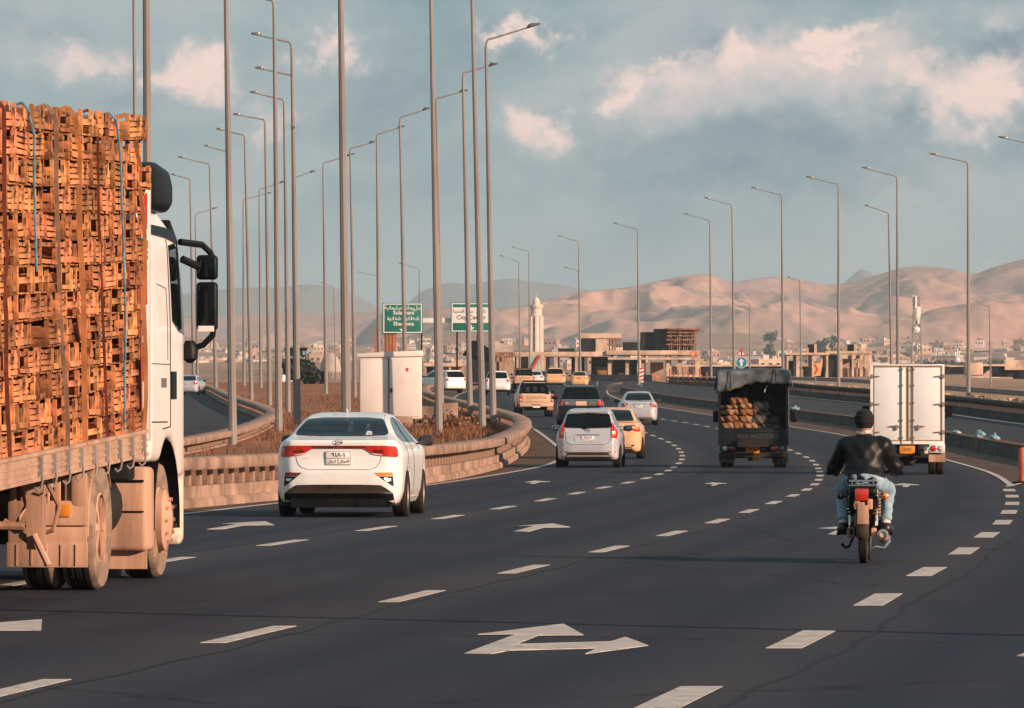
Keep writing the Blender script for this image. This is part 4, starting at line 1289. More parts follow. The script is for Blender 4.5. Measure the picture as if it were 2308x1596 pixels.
HATCH = dict(W=1.70, wr=0.30, wy=(0.62, 3.2), k=0.05, side=[(0.16, .20), (0.04, .30), (0.0, .42), (0.0, .60), (0.05, .70), (0.08, .92), (0.14, 1.02), (0.30, 1.26), (0.40, 1.40), (0.34, 1.455), (0.42, 1.475), (0.9, 1.51), (1.6, 1.53), (2.2, 1.48), (2.8, 1.25), (3.1, 1.05), (3.7, .93), (3.98, .78), (4.08, .55), (4.03, .28), (3.9, .19), (0.6, .19)],
             rear=[(0, 1.545), (0.40, 1.535), (0.50, 1.50), (0.565, 1.40), (0.66, 1.15), (0.73, 1.02), (0.80, .90), (0.84, .75), (0.85, .55), (0.845, .38), (0.80, .25), (0.70, .18), (0, .18)],
             plan=[(0, -.01), (0.4, 0.005), (0.64, .07), (0.77, .20), (0.83, .45), (0.85, .9), (0.85, 3.2), (0.80, 3.7), (0.60, 4.0), (0, 4.09)],
             glass=[(-0.50, 1.385), (0, 1.405), (0.50, 1.385), (0.545, 1.35), (0.615, 1.06), (0.55, 1.035), (0, 1.02), (-0.55, 1.035), (-0.615, 1.06), (-0.545, 1.35)],
             bits=[('tail_light', [(0.60, 1.13), (0.63, 1.15), (0.69, 1.05), (0.745, .97), (0.765, .88), (0.74, .76), (0.62, .76), (0.61, .88), (0.59, .97)], REDL, 0.02, True),
                   ('inner_lens', [(0.62, .93), (0.72, .92), (0.70, .84), (0.63, .84)], AMBER, 0.026, True),
                   ('lower_bumper', [(-0.50, .40), (0.50, .40), (0.60, .27), (0.58, .22), (-0.58, .22), (-0.60, .27)], TRIMD, 0.008, False),
                   ('bumper_groove', [(0.50, .415), (0.78, .44), (0.80, .41), (0.70, .385), (0.55, .36)], GREYP, 0.006, True),
                   ('plate_recess', [(-0.30, .84), (0.30, .84), (0.36, .80), (0.33, .66), (-0.33, .66), (-0.36, .80)], SILVER, 0.010, False),
                   ('handle_strip', [(-0.30, .855), (0.30, .855), (0.30, .835), (-0.30, .835)], GREYP, 0.022, False)],
             wins=[[(0.75, 1.10), (0.85, 1.36), (1.6, 1.42), (2.2, 1.36), (2.75, 1.08), (2.7, 1.0), (0.8, 1.02)]], mirror=(0.82, 2.62, 1.0), mirrorm=SILVER, plate=(0.735, 0.34, 0.165, PLATEW, '\u0661\u0666\u0664\u0668\u0669', ('\u0627\u0631\u0628\u064a\u0644', '\u0627\u0644\u0639\u0631\u0627\u0642')))
t, B = make_car('hatchback', 'silver hatchback with tall red tail lights in the middle lane', HATCH, SILVER, 1325, 157, 0.052, 0.03)
drape_line('hatch_seam', [(-0.58, .93), (-0.56, .66), (-0.45, .60), (0.45, .60), (0.56, .66), (0.58, .93)], B, 'rear', TRIM, t, 0.005)
wp = MB().tube([(-0.02, 0.09, 1.03), (-0.12, 0.10, 1.00), (-0.02, 0.06, 1.04)], 0.02, 6).tube([(-0.02, 0.10, 1.03), (0.22, 0.13, 1.09)], 0.01, 6).build('wiper', TRIM, t, True)
bd = MB().lathe([(0.05, -0.006), (0.055, 0.0), (0.05, 0.008), (0.042, 0.0)], (0, 0, 0), 'Y', 20, closed=True).build('badge', CHROME, t, True)
bd.location = (0, 0.075, .96)
MB().box((0, -0.004, 0), (0.12, 0.006, 0.016)).build('badge_bar', CHROME, bd)
text('model_letters', '\u2013\u2013\u2013', 0.05, GREYP, t, (-0.48, 0.03, .80), extrude=0.002)
MB().tube([(0, 0.75, 1.50), (0, 0.45, 1.72)], 0.006, 5).build('aerial', TRIM, t, True)

SEDAN = dict(W=1.72, wr=0.31, wy=(0.85, 3.45), k=0.06, side=[(0.15, .2), (0.03, .32), (0.0, .45), (0.0, .62), (0.05, .72), (0.06, .95), (0.10, 1.03), (0.55, 1.06), (0.75, 1.12), (1.1, 1.32), (1.45, 1.44), (1.95, 1.485), (2.4, 1.45), (2.8, 1.32), (3.3, 1.03), (4.0, .93), (4.35, .75), (4.42, .5), (4.35, .25), (4.2, .19), (0.7, .19)],
             rear=[(0, 1.50), (0.38, 1.49), (0.49, 1.45), (0.56, 1.36), (0.66, 1.12), (0.74, 1.02), (0.81, .92), (0.845, .8), (0.855, .6), (0.845, .4), (0.79, .24), (0.7, .18), (0, .18)],
             plan=[(0, -.01), (0.5, 0.015), (0.70, .10), (0.80, .28), (0.855, .8), (0.86, 3.5), (0.80, 4.0), (0.6, 4.33), (0, 4.43)],
             glass=[(-0.43, 1.40), (0, 1.415), (0.43, 1.40), (0.48, 1.36), (0.58, 1.13), (0.56, 1.10), (0, 1.085), (-0.56, 1.10), (-0.58, 1.13), (-0.48, 1.36)],
             bits=[('tail_light', [(0.50, .98), (0.74, .98), (0.79, .92), (0.80, .80), (0.70, .78), (0.55, .84), (0.47, .92)], REDL, 0.016, True),
                   ('reverse_lens', [(0.55, .93), (0.63, .94), (0.62, .87), (0.57, .88)], CLEARL, 0.022, True),
                   ('lower_bumper', [(-0.55, .34), (0.55, .34), (0.62, .22), (-0.62, .22)], TRIMD, 0.008, False),
                   ('boot_strip', [(-0.32, .95), (0.32, .95), (0.30, .92), (-0.30, .92)], CHROME, 0.014, False),
                   ('bumper_seam', [(-0.74, .665), (0.74, .665), (0.74, .655), (-0.74, .655)], GREYP, 0.006, False)],
             wins=[[(0.95, 1.10), (1.2, 1.30), (1.6, 1.39), (2.0, 1.41), (2.4, 1.36), (2.95, 1.05), (1.0, 1.03)]], mirror=(0.82, 2.8, 1.05), mirrorm=BLACKP, plate=(0.83, 0.34, 0.16, PLATEW, '\u0663\u0667\u0662\u0664', ('\u0627\u0631\u0628\u064a\u0644', '\u0627\u0644\u0639\u0631\u0627\u0642')))
TX = dict(SEDAN, W=1.76, glass=SEDAN['glass'])
t, B = make_car('taxi', 'yellow saloon taxi half hidden behind the silver hatchback', TX, TAXI, 1381, 176, 0.045, 0.034)
drape('fog_reflector', [(0.52, .40), (0.62, .42), (0.62, .37), (0.54, .36)], B, 'rear', REDD, t, 0.008)
drape('indicator_lens', [(0.60, .93), (0.70, .92), (0.70, .87), (0.62, .86)], B, 'rear', AMBER, t, 0.023)
t, B = make_car('saloon_car', 'silver saloon with black mirrors beside the dark utility vehicle in the inner lane', SEDAN, SILVER, 1440, 268, -0.004, 0.04)

SUV = dict(cat='suv', W=2.0, wr=0.38, wy=(1.0, 3.85), k=0.07, side=[(0.16, .35), (0.05, .42), (0.0, .55), (0.0, .72), (0.06, .82), (0.08, 1.12), (0.12, 1.24), (0.32, 1.55), (0.42, 1.72), (0.36, 1.765), (0.9, 1.79), (2.0, 1.81), (2.7, 1.76), (3.3, 1.45), (3.65, 1.22), (4.6, 1.10), (4.95, .9), (5.0, .6), (4.9, .34), (0.8, .32)],
           rear=[(0, 1.82), (0.50, 1.81), (0.62, 1.76), (0.70, 1.62), (0.80, 1.32), (0.88, 1.2), (0.96, 1.05), (0.99, .85), (1.0, .65), (0.97, .45), (0.88, .32), (0, .30)],
           plan=[(0, -.01), (0.55, 0.01), (0.82, .09), (0.94, .28), (1.0, .8), (1.0, 4.1), (0.93, 4.6), (0.7, 4.93), (0, 5.0)],
           glass=[(-0.62, 1.68), (0, 1.70), (0.62, 1.68), (0.67, 1.62), (0.765, 1.29), (0.72, 1.25), (0, 1.24), (-0.72, 1.25), (-0.765, 1.29), (-0.67, 1.62)],
           bits=[('tail_light', [(0.68, 1.19), (0.88, 1.17), (0.93, 1.05), (0.92, .97), (0.72, .98), (0.70, 1.05)], REDL, 0.02, True),
                 ('tail_trim', [(-0.86, 1.225), (0.86, 1.225), (0.86, 1.19), (-0.86, 1.19)], CHROME, 0.018, False),
                 ('tailgate_panel', [(-0.67, 1.17), (0.67, 1.17), (0.66, .98), (-0.66, .98)], GREYP, 0.008, False),
                 ('plate_panel', [(-0.20, 1.15), (0.24, 1.15), (0.24, .98), (-0.20, .98)], TAN, 0.014, False),
                 ('lower_bumper', [(-0.85, .62), (0.85, .62), (0.82, .40), (-0.82, .40)], TRIMD, 0.008, False),
                 ('reverse_lens', [(-0.62, 1.10), (-0.50, 1.10), (-0.50, 1.07), (-0.62, 1.06)], CLEARL, 0.014, False)],
           wins=[[(0.6, 1.3), (0.75, 1.6), (1.8, 1.68), (2.6, 1.62), (3.3, 1.28), (3.2, 1.22), (0.65, 1.24)]], mirror=(0.98, 3.15, 1.28), mirrorm=BLACKP)
t, B = make_car('utility_vehicle', 'black utility vehicle with roof rails and a chrome strip between its tail lights', SUV, BLACKP, 1309, 252, 0.01, 0.04)
for s in (-1, 1):
    MB().tube([(s * 0.66, 0.40, 1.76), (s * 0.68, 0.62, 1.90), (s * 0.68, 2.4, 1.92), (s * 0.66, 2.6, 1.80)], 0.045, 6).build('roof_rail', GREYP, t, True)

# --- pick-up truck -----------------------------------------------------
def pickup(label, px, D, head, group=None, lettering=True, h=0.045):
    t = thing('pickup_truck', label, 'pickup', group=group)
    side = [(0.0, .62), (0.0, 1.10), (0.05, 1.14), (1.70, 1.14), (1.72, 1.16), (1.85, 1.60), (2.0, 1.74), (2.3, 1.78), (3.0, 1.78), (3.5, 1.6), (3.9, 1.2), (4.8, 1.08), (5.2, .9), (5.22, .5), (5.0, .40), (0.5, .45), (0.4, .62)]
    rear = [(0, 1.79), (0.50, 1.785), (0.60, 1.74), (0.68, 1.55), (0.78, 1.2), (0.86, 1.13), (0.88, .95), (0.88, .6), (0.84, .42), (0, .40)]
    plan = [(0, -.0), (0.84, .0), (0.88, .05), (0.88, 4.6), (0.75, 5.1), (0, 5.22)]
    bed = lambda X, Y, Z: np.maximum(np.maximum(np.abs(X) - 0.74, np.abs(Y - 0.9) - 0.78), 0.75 - Z)
    me = body_sdf(side, rear, plan, [(1.05, 0.37), (4.1, 0.37)], 1.76, h, 0.04, (bed,))
    link('body', me, TAN, t)
    B = bvh_of(me)
    drape('cab_rear_window', [(-0.46, 1.755), (0.46, 1.755), (0.59, 1.70), (0.75, 1.24), (0.75, 1.17), (-0.75, 1.17), (-0.75, 1.24), (-0.59, 1.70)], B, 'rear', GLASS, t, 0.02, 0.08)
    for ax in ('right', 'left'):
        drape('side_window', [(1.95, 1.2), (2.05, 1.6), (2.9, 1.66), (3.5, 1.25), (3.45, 1.18)], B, ax, GLASSD, t, 0.01, 0.15)
    # roll bar of the bed, headrests show as dark humps
    MB().tube([(-0.70, 1.62, 1.10), (-0.68, 1.60, 1.55), (-0.55, 1.58, 1.78), (0.55, 1.58, 1.78), (0.68, 1.60, 1.55), (0.70, 1.62, 1.10)], 0.045, 8).build('roll_bar', TRIM, t, True)
    for x in (-0.38, 0.0, 0.38):
        MB().lathe([(0.02, 0), (0.13, 0.02), (0.14, 0.18), (0.08, 0.26)], (x, 1.70, 1.24), 'Z', 10).build('headrest', GLASSD, t, True)
    for s in (-1, 1):
        MB().box((s * 0.79, -0.012, 0.93), (0.14, 0.05, 0.34)).build('tail_light', REDL, t, bevel=0.02)
        MB().box((s * 0.79, -0.032, 0.86), (0.10, 0.02, 0.09)).build('reverse_lens', CLEARL, t, bevel=0.008)
        for y in (1.05, 4.1):
            wheel(t, s * 0.77, y, 0.37, 0.25)
        wing_mirror(t, s * 0.9, 3.3, 1.25, TRIM, s)
    tg = MB().box((0, -0.012, 0.92), (1.40, 0.03, 0.40)).build('tailgate', TAN, t, bevel=0.012)
    MB().box((0, -0.032, 0.79), (0.80, 0.012, 0.02)).build('tailgate_crease', TANINK, tg)
    MB().box((0, -0.06, 0.60), (1.66, 0.14, 0.16)).box((0, -0.10, 0.66), (0.50, 0.16, 0.06)).build('bumper', TAN, t, bevel=0.03)
    MB().box((0, -0.12, 0.54), (0.36, 0.02, 0.14)).build('number_plate', PLATEW, t)
    MB().box((0, 0.6, 0.42), (1.1, 0.8, 0.16)).build('underbody', TRIM, t)
    MB().box((0.70, 0.42, 0.50), (0.34, 0.03, 0.30)).build('mud_flap', DIRT, t)
    if lettering:
        text('tailgate_lettering', 'TOYOTA', 0.20, TANINK, tg, (0, -0.031, 0.965), extrude=0.003, sx=1.25, bold=0.03)
    place(t, px, D, head)
    return t


pickup('beige pickup truck with embossed letters on its tailgate ahead of the black utility vehicle', 1209, 306, -0.055)
pickup('farther beige pickup truck with a lettered tailgate in front of the gabled house', 1182, 520, -0.03, h=0.06)

# --- cars farther up the road ------------------------------------------
make_car('utility_vehicle', 'white utility vehicle driving away behind the median lamp posts', dict(SUV, W=1.9, bits=SUV['bits'][:1]), WHITE, 1121, 455, 0.0, 0.06)
make_car('saloon_car', 'small white saloon far ahead between the two pickup trucks', dict(SEDAN, bits=SEDAN['bits'][:1]), WHITE, 1207, 610, 0.02, 0.07)
make_car('saloon_car', 'dark green saloon far ahead next to the striped teal panel', dict(SEDAN, bits=SEDAN['bits'][:1]), BLACKP, 1226, 640, 0.02, 0.07)
make_car('utility_vehicle', 'yellow utility vehicle with a dark rear window far ahead', dict(SUV, W=1.85, bits=SUV['bits'][:1]), TAXI, 1251, 560, 0.02, 0.06)
t, B = make_car('taxi', 'yellow taxi with a roof sign, farthest car in the outer lane', dict(SEDAN, bits=SEDAN['bits'][:2], plate=(0.83, 0.34, 0.16, PLATEO, '\u0663\u0667\u0662', None)), TAXI, 1306, 560, 0.02, 0.06)
make_car('utility_vehicle', 'pale blue and white utility vehicle turning away beyond the cabinet', dict(SUV, W=1.9, bits=SUV['bits'][:1]), WHITE, 1030, 470, -0.55, 0.06)
make_car('saloon_car', 'silver saloon on the side road showing behind the lorry cab', dict(SEDAN, bits=SEDAN['bits'][:1]), SILVER, 421, 455, 0.10, 0.06)
make_car('saloon_car', 'white car roof beyond the median lamps near the dark tree', dict(SEDAN, bits=SEDAN['bits'][:1]), WHITE, 626, 690, 0.9, 0.07)


# --- box van -----------------------------------------------------------
def box_van():
    t = thing('box_van', 'white box van with closed double rear doors', 'van')
    bx = MB().box((0, 1.55, 1.62), (1.68, 3.0, 1.76)).build('cargo_box', WHITE, t, bevel=0.02)
    MB().span((-0.85, 0.0, 2.50), (0.85, 0.06, 2.535)).span((-0.85, -0.01, 0.70), (0.85, 0.05, 0.77)).span((-0.85, -0.01, 0.77), (-0.79, 0.05, 2.5)).span((0.79, -0.01, 0.77), (0.85, 0.05, 2.5)).build('door_frame', WHITE, bx, bevel=0.006)
    gas = MB()
    for s in (-1, 1):
        dr = MB().box((s * 0.40, 0.022, 1.63), (0.745, 0.04, 1.68)).build('rear_door', WHITE, t, bevel=0.012)
        MB().span((s * 0.752, 0.0, 0.80), (s * 0.782, 0.03, 2.46)).span((s * 0.03, 0.0, 2.462), (s * 0.782, 0.03, 2.486)).span((s * 0.03, 0.0, 0.775), (s * 0.782, 0.03, 0.80)).span((s * 0.012, 0.0, 0.80), (s * 0.032, 0.03, 2.46)).build('door_seal', TANINK, dr)
        MB().tube([(s * 0.13, -0.02, 0.72), (s * 0.13, -0.02, 2.50)], 0.014, 8).build('lock_rod', TANINK, dr, True)
        lk = MB()
        for z in (0.85, 1.25, 1.65, 2.05, 2.42): lk.box((s * 0.13, -0.02, z), (0.06, 0.035, 0.04))
        tag(lk.build('rod_bracket', GREYP, dr), kind='stuff')
        MB().box((s * 0.26, -0.035, 1.115), (0.30, 0.02, 0.022)).box((s * 0.25, -0.03, 1.085), (0.05, 0.03, 0.12)).build('door_handle', STEEL, dr, bevel=0.004)
        for z in (0.98, 1.62, 2.26):
            MB().box((s * 0.73, -0.025, z), (0.20, 0.02, 0.024)).box((s * 0.82, -0.025, z), (0.06, 0.03, 0.09)).build('hinge', STEEL, dr, bevel=0.004)
        ll = MB().box((s * 0.68, -0.02, 0.605), (0.36, 0.04, 0.20)).build('light_panel', SIGNW, t, bevel=0.01)
        for x, m in ((0.60, REDL), (0.77, REDL if s < 0 else CLEARL)):
            MB().lathe([(0.068, 0.0), (0.072, -0.012), (0.05, -0.026), (0.0, -0.03)], (s * x, -0.04, 0.605), 'Y', 20).build('tail_light', m, ll, True)
        MB().box((s * 0.68, 0.05, 0.40), (0.38, 0.02, 0.21)).build('mud_flap', DIRT if s > 0 else TRIM, t)
        for x in (0.565, 0.75):
            wheel(t, s * x, 0.62, 0.305, 0.165)
        wheel(t, s * 0.70, 3.9, 0.305, 0.18)
        MB().tube([(s * 0.86, 4.2, 1.3), (s * 1.0, 4.15, 1.35)], 0.015, 6).box((s * 0.98, 4.15, 1.45), (0.16, 0.06, 0.26)).build('wing_mirror', TRIM, t)
    MB().box((0, 1.9, 0.52), (0.12, 3.6, 0.12)).box((-0.35, 1.9, 0.50), (0.09, 4.2, 0.14)).box((0.35, 1.9, 0.50), (0.09, 4.2, 0.14)).box((0, 0.62, 0.32), (1.0, 0.14, 0.14)).box((0, 0.62, 0.33), (0.26, 0.24, 0.26)).build('chassis', DARKST, t)
    MB().box((0, 0.03, 0.45), (0.62, 0.06, 0.05)).box((-0.28, 0.03, 0.57), (0.03, 0.05, 0.22)).box((0.28, 0.03, 0.57), (0.03, 0.05, 0.22)).box((0.0, 0.2, 0.58), (0.50, 0.02, 0.26)).build('step_bar', DARKST, t)
    number_plate(t, 0.0, 0.0, 0.575, 0.36, 0.19, PLATEO, '\u0664\u0668\u0662\u0661', None)
    MB().box((-0.52, 0.02, 0.57), (0.08, 0.06, 0.1)).box((0.42, 0.02, 0.60), (0.06, 0.05, 0.1)).build('bracket', GREYP, t)
    cab = MB().prism([(3.12, 0.45), (3.12, 1.90), (3.3, 1.98), (3.9, 1.95), (4.35, 1.35), (4.55, 1.1), (4.58, 0.5), (4.45, 0.35)], -0.80, 0.80, 'X').build('cab', WHITE, t, bevel=0.05)
    MB().prism([(4.0, 1.86), (4.36, 1.38), (4.40, 1.38), (4.04, 1.88)], -0.7, 0.7, 'X').build('windscreen', GLASS, cab)
    MB().span((-0.805, 3.35, 1.25), (-0.795, 4.2, 1.8)).span((0.795, 3.35, 1.25), (0.805, 4.2, 1.8)).build('side_window', GLASSD, cab)
    mk = MB()
    for x in (-0.72, -0.5, 0.35, 0.55): mk.box((x, 0.9, 2.52), (0.16, 0.3, 0.03))
    mk.build('roof_clutter', TRIM, t)
    text('door_lettering', '\u2013\u2013 \u2013\u2013\u2013 \u2013\u2013', 0.055, GREYP, t, (-0.42, -0.002, 0.87), extrude=0.001)
    text('door_lettering', '\u2013\u2013 \u2013\u2013\u2013\u2013 \u2013', 0.055, GREYP, t, (0.45, -0.002, 0.87), extrude=0.001)
    place(t, 2045, 141, 0.064)


box_van()


# --- dark open-backed cargo truck with sacks ---------------------------
def cargo_truck():
    t = thing('cargo_truck', 'small dark cargo truck with a torn grey tarpaulin over its open back', 'truck')
    bed = MB()
    bed.span((-0.90, 0.0, 0.86), (0.90, 2.7, 0.95))
    bed.span((-0.90, 0.06, 0.95), (-0.86, 2.7, 1.06)).span((0.86, 0.06, 0.95), (0.90, 2.7, 1.06))
    bed.build('cargo_floor', TRUCKD, t)
    tg = MB().box((0, 0.01, 0.80), (1.80, 0.05, 0.44)).build('tailgate', TRUCKD, t, bevel=0.01)
    MB().span((-0.88, -0.03, 0.985), (0.88, 0.0, 1.02)).span((-0.88, -0.03, 0.90), (0.88, -0.016, 0.915)).span((-0.88, -0.03, 0.69), (0.88, -0.016, 0.705)).build('tailgate_rib', TRUCKD, tg)
    text('tailgate_lettering', 'KIA MOTORS', 0.14, INKD, tg, (0.12, -0.018, 0.80), extrude=0.002, sx=1.25, bold=0.02)
    # walls of the covered back
    for s in (-1, 1):
        MB().span((s * 0.86, 0.06, 1.06), (s * 0.90, 2.7, 2.35)).build('side_cover', TARP, t)
        MB().span((s * 0.835, 0.02, 0.95), (s * 0.895, 0.055, 2.38)).build('corner_post', TRUCKD, t)
        MB().box((s * 0.66, 0.02, 0.50), (0.40, 0.05, 0.14)).build('light_panel', TRUCKD, t, bevel=0.008)
        MB().lathe([(0.055, 0.0), (0.06, -0.012), (0.03, -0.024)], (s * 0.73, -0.01, 0.50), 'Y', 16).build('tail_light', CLEARL if s < 0 else GREYP, t, True)
        MB().box((s * 0.55, -0.01, 0.50), (0.20, 0.02, 0.08)).build('tail_light', REDD, t, bevel=0.006)
        for x in (0.60, 0.77):
            wheel(t, s * x, 0.75, 0.30, 0.16)
        wheel(t, s * 0.72, 3.9, 0.30, 0.18)
        MB().box((s * 0.68, 0.15, 0.26), (0.40, 0.02, 0.24)).build('mud_flap', TRIM, t)
        m = MB().box((0, 0, 0), (0.17, 0.09, 0.30)).build('wing_mirror', TRIM, t, bevel=0.03); m.location = (s * 1.02, 4.1, 1.30)
        MB().bar((-s * 0.10, 0, 0.0), (-s * 0.28, 0.05, 0.05), 0.025, 0.025).build('mirror_arm', TRIM, m)
    MB().span((-0.86, 2.66, 0.95), (0.86, 2.7, 2.35)).build('front_cover', TARP, t)
    # sagging tarpaulin roof with its ragged hanging edge
    nx, ny = 26, 14
    vs, fs = [], []
    rr = random.Random(5)
    top = lambda x, y: 2.45 + 0.05 * (1 - (x / 0.92) ** 4) + 0.02 * math.sin(x * 7 + y * 2.3) + 0.03 * math.sin(y * 5 + x * 3) + 0.05 * (x > 0.0) * 0.3
    for j in range(ny + 1):
        y = -0.05 + 2.8 * j / ny
        for i in range(nx + 1):
            x = -0.94 + 1.88 * i / nx
            vs.append((x, y, top(x, y)))
    for j in range(ny):
        for i in range(nx):
            q = j * (nx + 1) + i
            fs.append((q, q + 1, q + nx + 2, q + nx + 1))
    k = len(vs)
    lowedge = hermite([(-0.94, 1.92), (-0.80, 1.94), (-0.45, 2.02), (-0.15, 2.13), (0.05, 2.18), (0.4, 2.16), (0.94, 2.14)])
    rows = 6
    for j in range(rows + 1):
        for i in range(nx + 1):
            x = -0.94 + 1.88 * i / nx
            a, b = top(x, -0.05), lowedge(x) + 0.02 * math.sin(x * 23)
            f = j / rows
            vs.append((x, -0.06 - 0.015 * math.sin(f * 3.1) + 0.035 * math.sin(x * 11 + f * 4) * f, a + (b - a) * f))
    for j in range(rows):
        for i in range(nx):
            q = k + j * (nx + 1) + i
            fs.append((q, q + nx + 1, q + nx + 2, q + 1))
    for s in (0, nx):   # side drops
        k2 = len(vs)
        for j in range(ny + 1):
            for f in range(4):
                p = vs[j * (nx + 1) + s]
                vs.append((p[0] + (0.02 * f * (1 if s else -1)), p[1], p[2] - f * 0.13 - 0.02 * math.sin(j * 1.7) * f))
        for j in range(ny):
            for f in range(3):
                q = k2 + j * 4 + f
                fs.append((q, q + 1, q + 5, q + 4))
    o = link('tarpaulin', MB().add(vs, fs).mesh('tarpaulin'), TARP, t)
    sd = o.modifiers.new('thick', 'SOLIDIFY'); sd.thickness = 0.012
    for x in (-0.60, 0.55): MB().tube([(x, -0.10, top(x, 0) + 0.012), (x + 0.02, -0.13, lowedge(x) + 0.05)], 0.012, 5).build('tie_rope', TRIM, t, True)
    MB().tube([(0.35, 0.2, 2.1), (0.30, 0.15, 2.0), (0.28, 0.12, 1.93)], 0.012, 5).build('loose_cord', SIGNW, t, True)
    MB().box((0, 1.8, 0.62), (0.8, 4.4, 0.16)).box((0, 0.75, 0.30), (1.1, 0.12, 0.12)).box((0, 0.75, 0.30), (0.28, 0.24, 0.26)).box((0, 0.12, 0.33), (1.7, 0.08, 0.10)).box((0, 0.2, 0.52), (0.9, 0.2, 0.14)).build('chassis', DARKST, t)
    number_plate(t, -0.02, -0.03, 0.465, 0.36, 0.18, PLATEO, '\u0661\u0662\u0664\u0661\u0666', None)
    cab = MB().prism([(2.78, 0.45), (2.78, 1.92), (3.0, 1.98), (3.9, 1.95), (4.35, 1.35), (4.55, 1.1), (4.58, 0.5), (4.45, 0.35)], -0.84, 0.84, 'X').build('cab', TRUCKD, t, bevel=0.05)
    MB().prism([(4.0, 1.86), (4.36, 1.38), (4.40, 1.38), (4.04, 1.88)], -0.72, 0.72, 'X').build('windscreen', GLASS, cab)
    place(t, 1698, 157, 0.05)
    # the load: sacks and bundles, each a thing
    sacks = [(-0.62, .30, 1.06, .26, .10, SACKY, 0), (-0.36, .34, 1.07, .22, .11, SACKO, .2), (-0.08, .35, 1.05, .20, .10, SACKY, -.1), (0.22, .5, 1.05, .18, .09, SACKG, 0), (0.55, .6, 1.04, .22, .08, SACKG, .1),
             (-0.60, .32, 1.25, .24, .09, SACKO, -.1), (-0.22, .38, 1.24, .22, .10, SACKY, .15), (0.14, .42, 1.22, .22, .13, SACKG, -.1), (0.48, .7, 1.20, .24, .12, SACKG, 0),
             (-0.56, .36, 1.42, .26, .08, SACKY, .05), (-0.18, .38, 1.42, .22, .09, SACKO, .1), (-0.62, .4, 1.55, .20, .06, SACKO, 0), (-0.28, .4, 1.57, .24, .07, SACKY, -.1), (-0.40, .42, 1.70, .22, .09, SACKO, .1), (0.18, .55, 1.55, .20, .15, SACKG, 0), (0.22, .6, 1.37, .24, .07, SACKG, 0)]
    M = t.matrix_basis.copy()
    words_ = ['bottom layer', 'bottom layer', 'bottom layer', 'bottom layer', 'bottom layer', 'second layer', 'second layer', 'second layer', 'second layer', 'third layer', 'third layer', 'fourth layer', 'fourth layer', 'very top', 'top of the shaded side', 'third layer']
    nm = {SACKO.name: 'ochre', SACKY.name: 'pale straw', SACKG.name: 'grey'}
    for i, (x, y, z, a, b, m, rz) in enumerate(sacks):
        r_ = random.Random(i)
        ph = [r_.uniform(0, 6) for _ in range(4)]
        def fn(X, Y, Z, a=a, b=b, ph=ph):
            q = (np.abs(X / a) ** 4.5 + np.abs(Y / 0.30) ** 4.5 + np.abs(Z / b) ** 3.4) ** (1 / 4.0)
            return (q - 1) * b + 0.010 * np.sin(X * 17 + ph[0]) * np.sin(Y * 13 + ph[1]) + 0.008 * np.sin(X * 33 + Z * 21 + ph[2])
        me = sdf_mesh('sack', fn, (-a - .03, -.33, -b - .03), (a + .03, .33, b + .03), 0.03)
        o = link('sack', me, m)
        o.matrix_basis = M @ Matrix.Translation((x, y, z)) @ Matrix.Rotation(rz, 4, 'Z') @ Matrix.Rotation(rz * 0.6, 4, 'Y')
        tag(o, '%s sack in the %s of the load, %s' % (nm[m.name], words_[i], ['against the tailgate corner', 'second from the corner', 'near the middle', 'just past the middle', 'at the shaded end', 'by the corner post', 'beside the post', 'in the middle', 'at the shaded end', 'by the corner post', 'beside it inward', 'flat by the post', 'beside it inward', 'above all the rest', 'alone', 'under the topmost shaded sack'][i]), 'sack', 'sacks in the dark cargo truck')


cargo_truck()
# ------------------------------------------------------------------ lorry with crates
LH = 0.100
LX, LD = -3.32, 49.9
def l_side(px, py):
    """photograph pixel to (distance along the lorry from its drive axle, height) on its right side"""
    k = (px - CX) / F
    s = (k * LD - LX) / (math.sin(LH) - k * math.cos(LH))
    D = LD + s * math.cos(LH)
    return s, EYE + (YH - py) * D / F


LM = Matrix.Translation((LX, LD, 0)) @ Matrix.Rotation(-LH, 4, 'Z') @ Matrix.Translation((-1.25, 0, 0))
PIT = lambda s: 0.030 * (s - 2.2)


